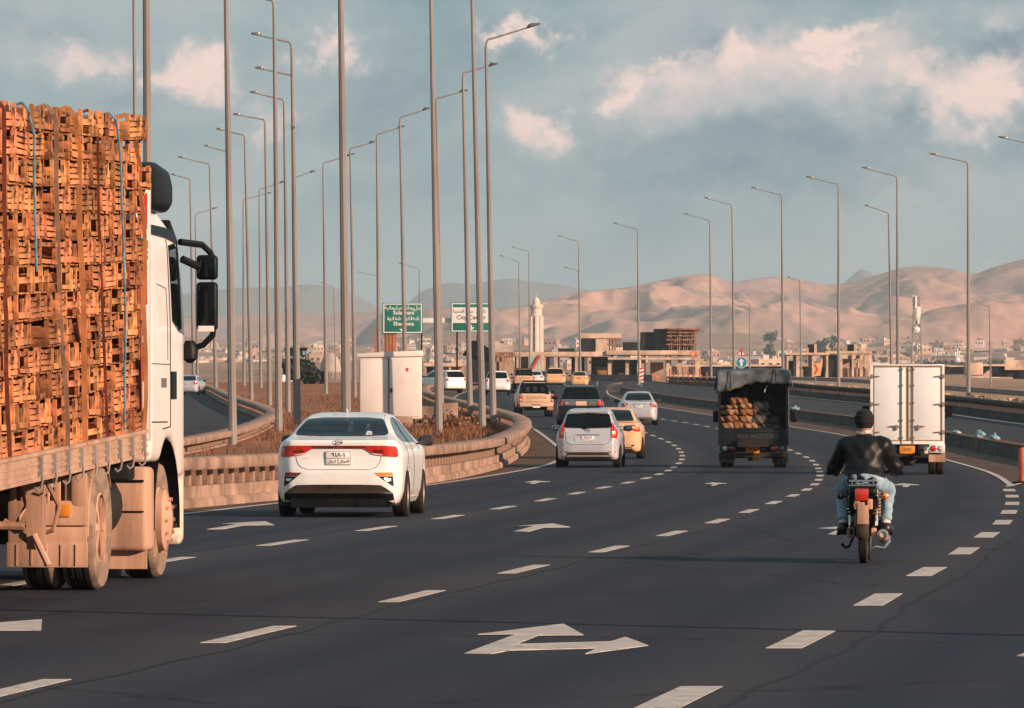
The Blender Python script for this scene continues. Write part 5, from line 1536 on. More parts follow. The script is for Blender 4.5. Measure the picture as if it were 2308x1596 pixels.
def lorry():
    t = thing('lorry', 'white tractor unit with dust covered wheels pulling a flatbed stacked with wooden crates', 'lorry')
    t.matrix_basis = LM
    # cab
    side = [(2.56, 1.02), (2.56, 2.98), (2.62, 3.22), (2.9, 3.27), (3.5, 3.22), (4.0, 3.08), (4.22, 2.97), (4.40, 2.62), (4.66, 2.1), (4.76, 1.85), (4.83, 1.3), (4.84, 0.6), (4.80, 0.30), (4.66, 0.26), (4.1, 0.26), (4.0, 1.0)]
    rear = [(0, 3.30), (1.02, 3.28), (1.12, 3.2), (1.20, 2.9), (1.245, 2.2), (1.25, 1.5), (1.25, 0.3), (1.2, 0.24), (0, .24)]
    plan = [(0, 2.5), (1.22, 2.53), (1.25, 2.6), (1.25, 4.3), (1.20, 4.6), (1.0, 4.78), (0.6, 4.84), (0, 4.86)]
    def arch(X, Y, Z):
        return np.maximum(np.maximum(np.sqrt((Y - 3.58) ** 2 + (Z - 0.5) ** 2) - 0.72, 0.70 - np.abs(X)), -(Z + 9))
    def step(X, Y, Z):   # recess with the cab steps
        return np.maximum(np.maximum(np.abs(Y - 4.34) - 0.13, np.abs(Z - 0.62) - 0.26), 1.16 - np.abs(X))
    def under(X, Y, Z):
        return np.maximum(np.maximum(0.92 - np.abs(X), Z - 1.0), Y - 4.3) if False else np.maximum(np.maximum(np.abs(X) - 0.70, Z - 1.0), Y - 4.5)
    a3 = np.array(side); b3 = np.array(rear); b3 = np.concatenate([b3, [(-a, b) for a, b in b3[::-1]]]); c3 = np.array(plan); c3 = np.concatenate([c3, [(-a, b) for a, b in c3[::-1]]])
    def fn(X, Y, Z):
        a = poly_sdf(a3, *np.broadcast_arrays(Y[0], Z[0]))[None]
        b = poly_sdf(b3, *np.broadcast_arrays(X[:, 0, :], Z[:, 0, :]))[:, None, :]
        c = poly_sdf(c3, *np.broadcast_arrays(X[:, :, 0], Y[:, :, 0]))[:, :, None]
        f = smax(smax(a, b, 0.07), c, 0.07)
        for q in (arch, step, under):
            f = smax(f, -q(X, Y, Z), 0.025)
        return f
    me = sdf_mesh('cab', fn, (-1.26, 2.5, 0.24), (1.26, 4.88, 3.32), 0.036)
    cabo = link('cab', me, LORRYW, t)
    B = bvh_of(me)
    for ax in ('right', 'left'):
        wn = drape('side_window', [(3.70, 2.90), (4.05, 2.93), (4.30, 2.78), (4.60, 2.30), (4.64, 2.12), (4.10, 2.15), (3.74, 2.24)], B, ax, GLASS, cabo, 0.008, 0.08)
        drape('window_post', [(4.12, 2.90), (4.18, 2.90), (4.20, 2.18), (4.14, 2.18)], B, ax, TRIM, wn, 0.014, 0.08)
        drape_line('door_seam', [(3.62, 2.95), (3.62, 1.32), (3.2, 1.30)], B, ax, TRIM, cabo, 0.006)
        drape_line('cab_seam', [(2.62, 1.36), (3.0, 1.36), (3.45, 1.36)], B, ax, TRIM, cabo, 0.006)
        drape_line('cab_seam', [(2.62, 1.86), (3.60, 1.86)], B, ax, TRIM, cabo, 0.004)
        drape_line('locker_seam', [(2.95, 2.55), (3.45, 2.52), (3.48, 2.2), (3.48, 1.90)], B, ax, TRIM, cabo, 0.004)
        drape('door_handle', [(3.66, 1.80), (3.92, 1.80), (3.92, 1.56), (3.66, 1.56)], B, ax, TRIM, cabo, 0.012, 0.06)
        drape('locker_latch', [(3.12, 1.74), (3.38, 1.74), (3.38, 1.66), (3.12, 1.66)], B, ax, GREYP, cabo, 0.008, 0.06)
        drape('side_marker', [(4.62, 1.02), (4.78, 1.02), (4.78, 0.88), (4.62, 0.88)], B, ax, AMBER, cabo, 0.02, 0.06)
        drape('door_edge_trim', [(4.66, 1.9), (4.74, 1.7), (4.76, 1.4), (4.66, 1.4)], B, ax, TRIM, cabo, 0.01, 0.06)
    drape('windscreen', [(-1.05, 2.85), (1.05, 2.85), (1.12, 1.95), (-1.12, 1.95)], B, 'front', GLASS, cabo, 0.008, 0.12)
    drape('sun_band', [(2.75, 2.98), (3.6, 2.965), (4.2, 2.93), (4.16, 3.03), (3.6, 3.055), (2.75, 3.06)], B, 'right', TRIM, cabo, 0.02, 0.08)
    MB().prism([(3.95, 2.98), (4.35, 2.86), (4.46, 2.90), (4.42, 2.98), (4.02, 3.14)], -1.14, 1.17, 'X').build('sun_visor', TRIM, cabo, bevel=0.02)
    for s in (-1, 1):
        MB().prism([(2.70, 3.18), (2.68, 3.56), (3.0, 3.60), (3.60, 3.56), (3.78, 3.46), (3.80, 3.24), (3.6, 3.18)], min(s * 0.72, s * 1.235), max(s * 0.72, s * 1.235), 'X').build('roof_fairing', TRIM, cabo, bevel=0.07, seg=3)
    # side deflector behind the cab with reflective strip
    for s in (-1, 1):
        MB().box((s * 1.22, 2.40, 2.30), (0.035, 0.26, 2.2)).build('side_deflector', LORRYW, cabo, bevel=0.012)
        for i in range(6):
            MB().box((s * 1.222, 2.262, 1.55 + i * 0.32), (0.05, 0.012, 0.31)).build('reflective_strip', SIGNR if i % 2 == 1 else SIGNW, cabo)
    MB().box((0.85, 2.36, 2.9), (0.10, 0.10, 1.5)).build('intake_stack', TRIM, cabo)
    # mirrors on the right and left
    for s in (-1, 1):
        arm = MB().tube([(s * 1.19, 4.42, 2.95), (s * 1.36, 4.62, 2.93), (s * 1.43, 4.66, 2.86), (s * 1.46, 4.66, 2.78)], 0.03, 8).tube([(s * 1.20, 4.50, 2.80), (s * 1.32, 4.62, 2.74), (s * 1.36, 4.64, 2.70)], 0.035, 8)
        low = MB().tube([(s * 1.22, 4.68, 2.00), (s * 1.36, 4.68, 2.04), (s * 1.45, 4.66, 2.13), (s * 1.46, 4.66, 2.24)], 0.028, 8).lathe([(0.02, -0.10), (0.07, -0.06), (0.075, 0.03), (0.04, 0.10)], (s * 1.245, 4.66, 1.98), 'Z', 12)
        low.build('lower_bracket', TRIM, cabo, True)
        arm = arm.build('mirror_bracket', TRIM, cabo, True)
        for z0, z1 in ((2.62, 2.84), (2.17, 2.60)):
            mh = MB().box((s * 1.40, 4.66, (z0 + z1) / 2), (0.19, 0.10, z1 - z0)).build('mirror_head', TRIM, cabo, bevel=0.035, seg=3)
            MB().box((s * 1.40, 4.604, (z0 + z1) / 2), (0.155, 0.012, z1 - z0 - 0.05)).build('mirror_glass', GLASS, mh, bevel=0.005)
        MB().box((s * 1.40, 4.60, 2.185), (0.14, 0.02, 0.05)).build('mirror_reflector', SIGNW, arm)
    # bumper corner lamps, grille
    MB().box((0, 4.83, 1.25), (1.7, 0.06, 0.9)).build('grille', TRIM, cabo, bevel=0.02)
    for s in (-1, 1):
        MB().box((s * 0.95, 4.82, 0.60), (0.40, 0.06, 0.22)).build('headlight', CLEARL, cabo, bevel=0.03)
    for s in (-1, 1):
        vs, fs = [], []
        for i in range(15):
            a = R(-6 + 192 * i / 14)
            for x in (0.72, 1.215):
                vs.append((s * x, 3.58 + math.cos(a) * 0.705, 0.5 + math.sin(a) * 0.705))
        for i in range(14): fs.append((2 * i, 2 * i + 1, 2 * i + 3, 2 * i + 2))
        ln = MB().add(vs, fs).lathe([(0.70, 0.0), (0.0, 0.0)], (s * 0.725, 3.58, 0.5), 'X', 24).build('arch_shade_liner', TRIM, cabo)  # dark sheet added to paint the shade inside the wheel arch
    # chassis
    MB().box((0.40, 1.4, 0.92), (0.09, 6.2, 0.26)).box((-0.40, 1.4, 0.92), (0.09, 6.2, 0.26)).box((0, -0.9, 0.92), (0.9, 0.1, 0.24)).box((0, 0, 0.5), (1.6, 0.16, 0.16)).box((0, 0, 0.5), (0.42, 0.42, 0.42)).box((0, 0.2, 1.10), (0.9, 0.9, 0.10)).build('chassis', DARKST, t)
    # wheels: dual drive axle and steering axle
    for s in (-1, 1):
        for x in (1.11, 0.78):
            wheel(t, s * x, 0, 0.51, 0.29, rimk=0.56, spokes=6, tm=DUSTYR, rm=DIRT)
        w = wheel(t, s * 1.02, 3.55, 0.51, 0.31, rimk=0.56, spokes=6, tm=DUSTYR, rm=DIRT)
        MB().lathe([(0.27, -0.02), (0.27, 0.03), (0.20, 0.05), (0.14, 0.075), (0.0, 0.09)], (0.155, 0, 0), 'X', 24).build('hub', DIRT, w, True)
        nuts = MB()
        for k in range(10):
            a = 2 * math.pi * k / 10
            nuts.lathe([(0.02, 0.0), (0.018, 0.045)], (0.19, 0.185 * math.cos(a), 0.185 * math.sin(a)), 'X', 6)
        nuts.build('wheel_nuts', DIRT, w)
        # rear wing: curved top, back panel and hanging flap
        vs, fs = [], []
        n = 12
        for i in range(n + 1):
            a = R(-5 + 150 * i / n)
            y, z = -math.cos(a) * 0.63, 0.50 + math.sin(a) * 0.60
            vs += [(s * 0.58, y, z), (s * 1.23, y, z), (s * 1.235, y * 0.94, 0.5 + (z - 0.5) * 0.94), (s * 0.58, y * 0.94, 0.5 + (z - 0.5) * 0.94)]
        for i in range(n):
            for k in range(4):
                q = i * 4 + k
                fs.append((q, i * 4 + (k + 1) % 4, i * 4 + 4 + (k + 1) % 4, q + 4))
        fs += [(0, 1, 2, 3), (n * 4, n * 4 + 1, n * 4 + 2, n * 4 + 3)]
        wing = link('mudguard', MB().add(vs, fs).mesh('mudguard'), DIRT, t)
        wing.data.set_sharp_from_angle(angle=R(35))
        bk = MB().box((s * 0.905, -0.640, 0.635), (0.64, 0.035, 0.20)).build('guard_panel', DIRT, t, bevel=0.012)
        MB().box((s * 0.905, -0.630, 0.455), (0.64, 0.03, 0.14)).build('guard_panel', DIRT, t, bevel=0.01)
        fl = MB().box((s * 0.905, -0.645, 0.30), (0.66, 0.02, 0.20)).build('mud_flap', DIRT, t, bevel=0.006)
        rib = MB()
        for k in range(5): rib.box((s * (0.66 + k * 0.12), -0.658, 0.30), (0.012, 0.012, 0.17))
        tag(rib.build('flap_rib', DIRT, fl), kind='stuff')
        MB().box((s * 1.045, -0.665, 0.655), (0.105, 0.02, 0.10)).build('reflector', AMBER, bk, bevel=0.012)
        gt = MB()
        for k in range(7): gt.box((s * (0.62 + k * 0.09), -0.60, 0.82), (0.055, 0.06, 0.20))
        gt.build('guard_ribs', DIRT, t, bevel=0.012)
        MB().box((s * 1.16, -0.615, 0.82), (0.13, 0.10, 0.28)).build('guard_corner', DIRT, t, bevel=0.03)
        # panel behind the front wheel
        fp = MB().box((s * 0.985, 2.55, 0.62), (0.50, 0.40, 0.72)).build('front_guard', DIRT, t, bevel=0.05, seg=3)
        MB().box((s * 0.985, 2.343, 0.60), (0.44, 0.012, 0.012)).box((s * 0.985, 2.343, 0.86), (0.44, 0.012, 0.02)).build('guard_seam', TRIM, fp)
        MB().box((s * 0.985, 2.46, 0.19), (0.46, 0.02, 0.16)).build('mud_flap', DIRT, t)
        MB().lathe([(0.30, -0.55), (0.30, 0.55), (0.26, 0.58)], (s * 0.80, 1.35, 0.66), 'Y', 20).build('fuel_tank', DARKST, t, True)
        MB().box((s * 0.98, 4.30, 0.62), (0.42, 0.22, 0.03)).box((s * 0.98, 4.30, 0.45), (0.42, 0.22, 0.03)).build('cab_step', DARKST, t)
        MB().box((s * 0.98, 1.9, 1.02), (0.40, 0.30, 0.30)).build('battery_box', DARKST, t, bevel=0.03)
    # flatbed
    bed = MB().box((0, -2.6, 1.165), (2.44, 9.7, 0.09)).box((0.5, -2.6, 1.03), (0.12, 9.6, 0.26)).box((-0.5, -2.6, 1.03), (0.12, 9.6, 0.26)).build('trailer_bed', BOARD, t)
    bed.rotation_euler = (0.030, 0, 0); bed.location = (0, 0, -0.066 + 0.0)
    bm_ = []
    for s in (-1, 1):
        o = MB().box((s * 1.235, -2.6, 1.185), (0.035, 9.7, 0.20)).box((s * 1.245, -2.6, 1.285), (0.05, 9.7, 0.03)).box((s * 1.245, -2.6, 1.09), (0.05, 9.7, 0.03)).box((s * 1.252, -2.6, 1.16), (0.02, 9.7, 0.02)).box((s * 1.252, -2.6, 1.21), (0.02, 9.7, 0.02)).build('side_rail', BOARD, bed)
        for k in range(9):
            y = 2.0 - k * 0.62
            h = MB().tube([(s * 1.275, y, 1.15), (s * 1.285, y, 1.08), (s * 1.275, y - 0.01, 1.02), (s * 1.25, y - 0.03, 1.00), (s * 1.23, y - 0.05, 1.03)], 0.009, 6).box((s * 1.27, y, 1.19), (0.03, 0.05, 0.14)).build('load_hook', STEEL, bed, True)
    MB().box((0, 2.21, 2.0), (2.44, 0.06, 1.5)).build('headboard', RUST, bed)
    # landing legs and pipes under the bed
    for s in (-1, 1):
        MB().box((s * 0.98, -1.55, 0.78), (0.13, 0.13, 0.60)).bar((s * 0.98, -1.45, 0.75), (s * 0.98, -0.9, 1.0), 0.06, 0.06).bar((s * 0.72, -1.55, 0.70), (s * 0.98, -1.55, 0.50), 0.05, 0.05).build('landing_leg', DIRT, bed)
    MB().tube([(-0.9, -1.6, 0.72), (0.9, -1.6, 0.66)], 0.035, 8).tube([(0.98, -1.66, 0.60), (1.10, -1.68, 0.36)], 0.028, 8).build('crank_bar', DIRT, bed, True)
    MB().tube([(1.0, -1.2, 1.0), (1.12, -1.3, 0.80), (1.08, -1.35, 0.62), (0.9, -1.3, 0.56)], 0.018, 6).tube([(0.7, -0.8, 1.05), (0.8, -1.0, 0.8), (0.72, -1.1, 0.62)], 0.016, 6).build('air_hose', DIRT, bed, True)
    for s in (-1, 1):
        for y in (-5.2, -6.5):
            wheel(bed, s * 1.08, y, 0.5, 0.3, rimk=0.56, spokes=6, tm=DUSTYR, rm=DIRT).location.z = 0.42
    return t


lorry()


def crates():
    """every crate of the visible outer layer is a thing; the hidden inside of the stack is one mass"""
    variants = []
    Lc, Hc, Dc = 0.535, 0.207, 0.34
    for v in range(7):
        r_ = random.Random(40 + v)
        mb = MB()
        h = Hc * 0.965
        for y in (-Lc / 2 + 0.03, Lc / 2 - 0.03):
            for x in (-Dc / 2 + 0.025, Dc / 2 - 0.02):
                mb.box((x, y, h / 2 + 0.006), (0.030, 0.046, h + 0.008))
        z = 0.012
        n = 3 + (v % 2)
        for k in range(n):
            sh = (h * 0.82) / n - r_.uniform(0.004, 0.016)
            zz = 0.02 + (k + 0.5) * h * 0.88 / n
            if r_.random() < 0.12: continue
            mb.box((Dc / 2 - 0.002, r_.uniform(-.006, .006), zz), (0.012, Lc - 0.02, sh), rx=r_.uniform(-.025, .025))
        for k in range(2):
            mb.box((0, -Lc / 2 + 0.004, 0.035 + k * 0.085), (Dc - 0.05, 0.012, 0.060 + 0.008 * r_.random()))
            mb.box((0, Lc / 2 - 0.004, 0.035 + k * 0.085), (Dc - 0.05, 0.012, 0.060))
            mb.box((-Dc / 2 + 0.002, 0, 0.035 + k * 0.085), (0.010, Lc - 0.04, 0.06))
        mb.box((0, 0, 0.008), (Dc - 0.03, Lc - 0.06, 0.012))
        if v % 3 == 0: mb.box((Dc / 2 + 0.006, r_.uniform(-.1, .1), h * 0.45), (0.012, 0.07, h * 0.8))
        if v % 3 == 1: mb.box((Dc / 2 - 0.03, r_.uniform(-.12, .12), h * 0.5), (0.02, 0.20, h * 0.75))
        me = mb.mesh('crate'); me.materials.append(WOOD)
        variants.append(me)
    rows = ['bottom', 'second lowest', 'third lowest', 'fourth lowest', 'fifth lowest', 'sixth lowest', 'middle', 'sixth highest', 'fifth highest', 'fourth highest', 'third highest', 'second highest', 'top']
    rr = random.Random(9)
    proto = None
    for i in range(13):
        y = 2.06 - rr.uniform(0, 0.08)
        c = 0
        lean = rr.uniform(-0.02, 0.02)
        while y > -5.3:
            me = rr.choice(variants)
            if proto is None:
                o = link('crate', me, None, None, False); proto = o
            else:
                o = proto.copy(); COL.objects.link(o); o.data = me
            x = 1.235 - Dc / 2 - 0.012 + lean + rr.gauss(0, 0.020) - (0.06 if rr.random() < 0.08 else 0)
            drop = 0.0
            M = LM @ Matrix.Translation((x, y, 1.262 + i * Hc + PIT(y) + rr.uniform(-.004, .004))) @ Matrix.Rotation(0.03 + rr.gauss(0, 0.012), 4, 'X') @ Matrix.Rotation(rr.gauss(0, 0.038), 4, 'Z') @ Matrix.Rotation(rr.gauss(0, 0.012), 4, 'Y')
            o.matrix_basis = M
            tag(o, 'orange brown slatted wooden crate in the %s row of the stack on the lorry' % rows[i], 'crate', 'crates in the %s row on the lorry' % rows[i])
            y -= Lc + 0.008 + abs(rr.gauss(0, 0.008))
            c += 1
    core = MB()
    for i in range(13):
        for k in range(17):
            y = 1.9 - k * 0.54
            z = 1.262 + i * Hc + PIT(y) + Hc * 0.45
            a = 0.86 if y > -5.2 else 1.18
            core.box(((a - 1.2) / 2 + rr.uniform(-.015, .015), y, z), (a + 1.2, 0.52, Hc * 0.9), rx=0.03)
    o = core.build('stacked_crates', WOOD2); o.matrix_basis = LM
    tag(o, 'inner mass of wooden crates stacked behind the outer layer on the lorry', 'crates', kind='stuff')


crates()


def straps():
    data = [('strap', [(64, 246), (72, 330), (78, 470), (82, 612)], ROPEB, 0.009, 'bright blue rope over the rear half of the crate stack'),
            ('strap', [(118, 244), (126, 420), (135, 700), (150, 1010)], ROPEG, 0.018, 'dull grey brown strap just ahead of the rear blue rope'),
            ('strap', [(166, 250), (178, 480), (183, 740), (190, 1005)], ROPEO, 0.022, 'orange brown strap at the middle of the crate stack'),
            ('strap', [(212, 258), (222, 480), (228, 640), (240, 985)], ROPER, 0.012, 'dark rust red strap near the middle of the crate stack'),
            ('strap', [(260, 268), (268, 420), (272, 560), (276, 700), (282, 975)], ROPEB, 0.009, 'blue rope over the crate stack nearer the lorry cab'),
            ('strap', [(298, 262), (314, 420), (322, 600), (326, 965)], ROPEO, 0.017, 'orange strap closest to the lorry cab'),
            ('strap', [(6, 300), (10, 520), (8, 760), (16, 1030)], ROPER, 0.016, 'red brown strap at the picture edge of the crate stack')]
    for nm, pts, m, r, lab in data:
        path = []
        sm = catmull([(a, b, 0) for a, b in pts], 4, closed=False)
        for px, py, _ in sm:
            s, z = l_side(px, py)
            path.append((1.262 + 0.012 * math.sin(z * 9 + px), s, z))
        s0, z0 = path[0][1], path[0][2]
        zt = 1.262 + 13 * 0.207 + PIT(s0) + 0.0
        path = [(-1.26, s0, zt - 0.5), (-1.24, s0, zt), (0.0, s0, zt - 0.02), (1.12, s0, zt - 0.02), (1.20, s0, zt + 0.005)] + [(1.258, s0, zt - 0.06)] + [p for p in path if p[2] < zt - 0.06]
        if path[-1][2] > 1.5: pass
        mb = MB()
        for i in range(len(path) - 1):
            mb.bar(path[i], path[i + 1], 0.008, r * 2.0, (1, 0, 0)) if m is not ROPEB else mb.tube([path[i], path[i + 1]], r * 1.1, 6)
        o = mb.build(nm, m); o.matrix_basis = LM
        tag(o, lab, 'strap', 'straps over the crates')


straps()


# ------------------------------------------------------------------ motorcycle and rider
def motorcycle():
    t = thing('motorcycle', 'dusty black motorcycle with a square red tail light and chrome rack', 'motorcycle')
    tm, rm_ = wheel_meshes(0.295, 0.088, 18, 0.78, RUBBER, ALU)
    for y in (0.0, 1.26):
        o = link('wheel', tm, None, t, False); o.location = (0, y, 0.295)
        link('rim', rm_, None, o, False)
    # rear mudguard
    vs, fs = [], []
    n = 12
    for i in range(n + 1):
        a = R(-10 + 130 * i / n)
        for w, k in ((-0.062, 0.335), (-0.05, 0.35), (0.05, 0.35), (0.062, 0.335)):
            vs.append((w, -math.cos(a) * k, 0.31 + math.sin(a) * k))
    for i in range(n):
        for k in range(3):
            q = i * 4 + k
            fs.append((q, q + 1, q + 5, q + 4))
    o = link('rear_mudguard', MB().add(vs, fs).mesh('g'), TRIMD, t); o.modifiers.new('t', 'SOLIDIFY').thickness = 0.006
    MB().prism([(-0.052, 0.38), (0.060, 0.38), (0.056, 0.56), (-0.048, 0.56)], -0.36, -0.345, 'Y').build('mud_flap', DIRT, t, bevel=0.004)
    MB().box((-0.03, -0.335, 0.555), (0.10, 0.03, 0.07)).box((-0.055, -0.34, 0.585), (0.05, 0.02, 0.09), ry=0.3).box((0.07, -0.30, 0.57), (0.05, 0.03, 0.10)).build('plate_bracket', DIRT, t, bevel=0.008)
    tl = MB().box((-0.008, -0.335, 0.66), (0.125, 0.06, 0.115)).build('tail_light', REDL, t, bevel=0.012)
    MB().box((-0.008, -0.30, 0.66), (0.14, 0.03, 0.13)).build('light_housing', TRIM, tl, bevel=0.01)
    rk = MB()
    for z in (0.748, 0.79): rk.tube([(-0.12, 0.05, z), (-0.125, -0.27, z), (0.125, -0.27, z), (0.12, 0.05, z)], 0.010, 6)
    for x in (-0.1, -0.05, 0, 0.05, 0.1): rk.tube([(x, -0.28, 0.74), (x, -0.28, 0.80)], 0.006, 6)
    for x in (-0.12, 0.12): rk.tube([(x, -0.25, 0.748), (x * 0.95, -0.1, 0.62)], 0.008, 6)
    rk.build('luggage_rack', CHROME, t, True)
    MB().prism([(-0.24, 0.66), (-0.22, 0.735), (0.1, 0.745), (0.45, 0.72), (0.62, 0.75), (0.62, 0.66), (0.2, 0.62)], -0.13, 0.13, 'X').build('seat', TRIM, t, bevel=0.03, seg=3)
    MB().prism([(-0.20, 0.66), (0.3, 0.64), (0.34, 0.46), (0.1, 0.48), (-0.1, 0.55)], -0.145, 0.145, 'X').build('side_panel', BLACKP, t, bevel=0.03)
    fn = lambda X, Y, Z: ellipsoid(X, Y - 0.82, Z - 0.78, (0, 0, 0), (0.14, 0.27, 0.12))
    link('fuel_tank', sdf_mesh('tank', fn, (-.16, .5, .64), (.16, 1.12, .92), 0.02), BLACKP, t)
    # shock absorbers with coil springs
    for s in (-1, 1):
        sh = MB().tube([(s * 0.125, -0.02, 0.36), (s * 0.125, 0.10, 0.70)], 0.016, 8).build('shock_absorber', CHROME, t, True)
        path = []
        for k in range(91):
            f = k / 90; a = f * 2 * math.pi * 7.5
            c = Vector((s * 0.125, 0.015 + 0.085 * f, 0.46 + 0.23 * f))
            path.append(c + Vector((0.034 * math.cos(a), 0.034 * math.sin(a), 0)))
        MB().tube(path, 0.009, 5).build('spring', DIRT if s > 0 else TRIM, sh, True)
        MB().bar((s * 0.09, 0, 0.295), (s * 0.09, 0.55, 0.34), 0.03, 0.05).build('swing_arm', DARKST, t)
        MB().tube([(s * 0.12, 0.45, 0.28), (s * 0.27, 0.45, 0.275)], 0.014, 6).build('foot_peg', TRIM, t, True)
        MB().tube([(s * 0.15, -0.22, 0.64), (s * 0.20, -0.23, 0.645)], 0.01, 6).lathe([(0.0, -0.05), (0.03, -0.03), (0.034, 0.02), (0.02, 0.03)], (s * 0.215, -0.24, 0.645), 'Y', 10).build('indicator', AMBER if s > 0 else TRIM, t, True)
        MB().tube([(s * 0.07, 1.28, 0.30), (s * 0.085, 1.05, 0.86)], 0.022, 8).build('fork_leg', CHROME, t, True)
        MB().tube([(s * 0.30, 0.92, 0.90), (s * 0.33, 0.95, 1.02)], 0.006, 5).lathe([(0.0, -0.03), (0.05, -0.02), (0.055, 0.0), (0.03, 0.02)], (s * 0.35, 0.95, 1.06), 'Y', 12).build('rear_view_mirror', TRIM, t, True) if False else None
    MB().tube([(-0.36, 0.80, 0.855), (-0.24, 0.86, 0.87), (-0.12, 0.98, 0.86), (0.12, 0.98, 0.86), (0.24, 0.86, 0.87), (0.36, 0.80, 0.855)], 0.014, 8).build('handlebar', TRIM, t, True)
    for s in (-1, 1): MB().tube([(s * 0.25, 0.855, 0.868), (s * 0.37, 0.795, 0.853)], 0.02, 8).build('grip', RUBBER, t, True)
    MB().lathe([(0.05, -0.06), (0.085, 0.02), (0.09, 0.06), (0.0, 0.085)], (0, 1.14, 0.80), 'Y', 16).build('headlight', CLEARL, t, True)
    MB().lathe([(0.0, -0.02), (0.045, -0.015), (0.05, 0.0), (0.03, 0.03)], (0.195, 0.99, 0.90), 'Y', 14).tube([(0.195, 1.0, 0.90), (0.15, 0.98, 0.865)], 0.01, 6).build('instrument', CHROME, t, True)
    MB().box((0, 0.68, 0.36), (0.26, 0.32, 0.22)).box((0, 0.78, 0.52), (0.16, 0.16, 0.20)).box((0.15, 0.62, 0.33), (0.06, 0.20, 0.16)).build('engine', DARKST, t, bevel=0.03)
    # exhaust on the right
    ex = MB().tube([(0.12, 0.9, 0.50), (0.16, 0.98, 0.34), (0.16, 0.85, 0.22), (0.165, 0.5, 0.20), (0.175, 0.35, 0.23)], 0.022, 8).build('exhaust_pipe', CHROME, t, True)
    MB().tube([(0.175, 0.38, 0.225), (0.18, 0.26, 0.245), (0.185, -0.10, 0.275), (0.186, -0.16, 0.28)], [0.03, 0.052, 0.056, 0.05], 14).build('silencer', DIRT, ex, True)
    MB().lathe([(0.050, 0.0), (0.05, -0.012), (0.028, -0.014), (0.024, 0.02)], (0.186, -0.158, 0.28), 'Y', 14).build('tail_pipe', CHROME, ex, True)
    MB().tube([(0.10, -0.03, 0.16), (0.19, 0.05, 0.145), (0.24, 0.20, 0.20), (0.235, 0.3, 0.25)], 0.017, 8).build('kick_stand_bar', CHROME, t, True)
    MB().tube([(-0.10, 0.45, 0.26), (-0.14, 0.1, 0.16), (-0.17, 0.0, 0.15), (-0.21, 0.0, 0.19)], 0.014, 6).build('side_stand', TRIM, t, True)
    MB().prism([(-0.12, 0.28), (0.0, 0.40), (0.5, 0.42), (0.5, 0.36), (0.0, 0.33)], -0.13, -0.10, 'X').build('chain_guard', TRIM, t)
    MB().box((-0.12, -0.02, 0.295), (0.07, 0.10, 0.10)).box((0.10, -0.02, 0.295), (0.05, 0.09, 0.09)).build('hub', DIRT, t, bevel=0.01)
    place(t, 1946, 58.7, 0.082)
    return t


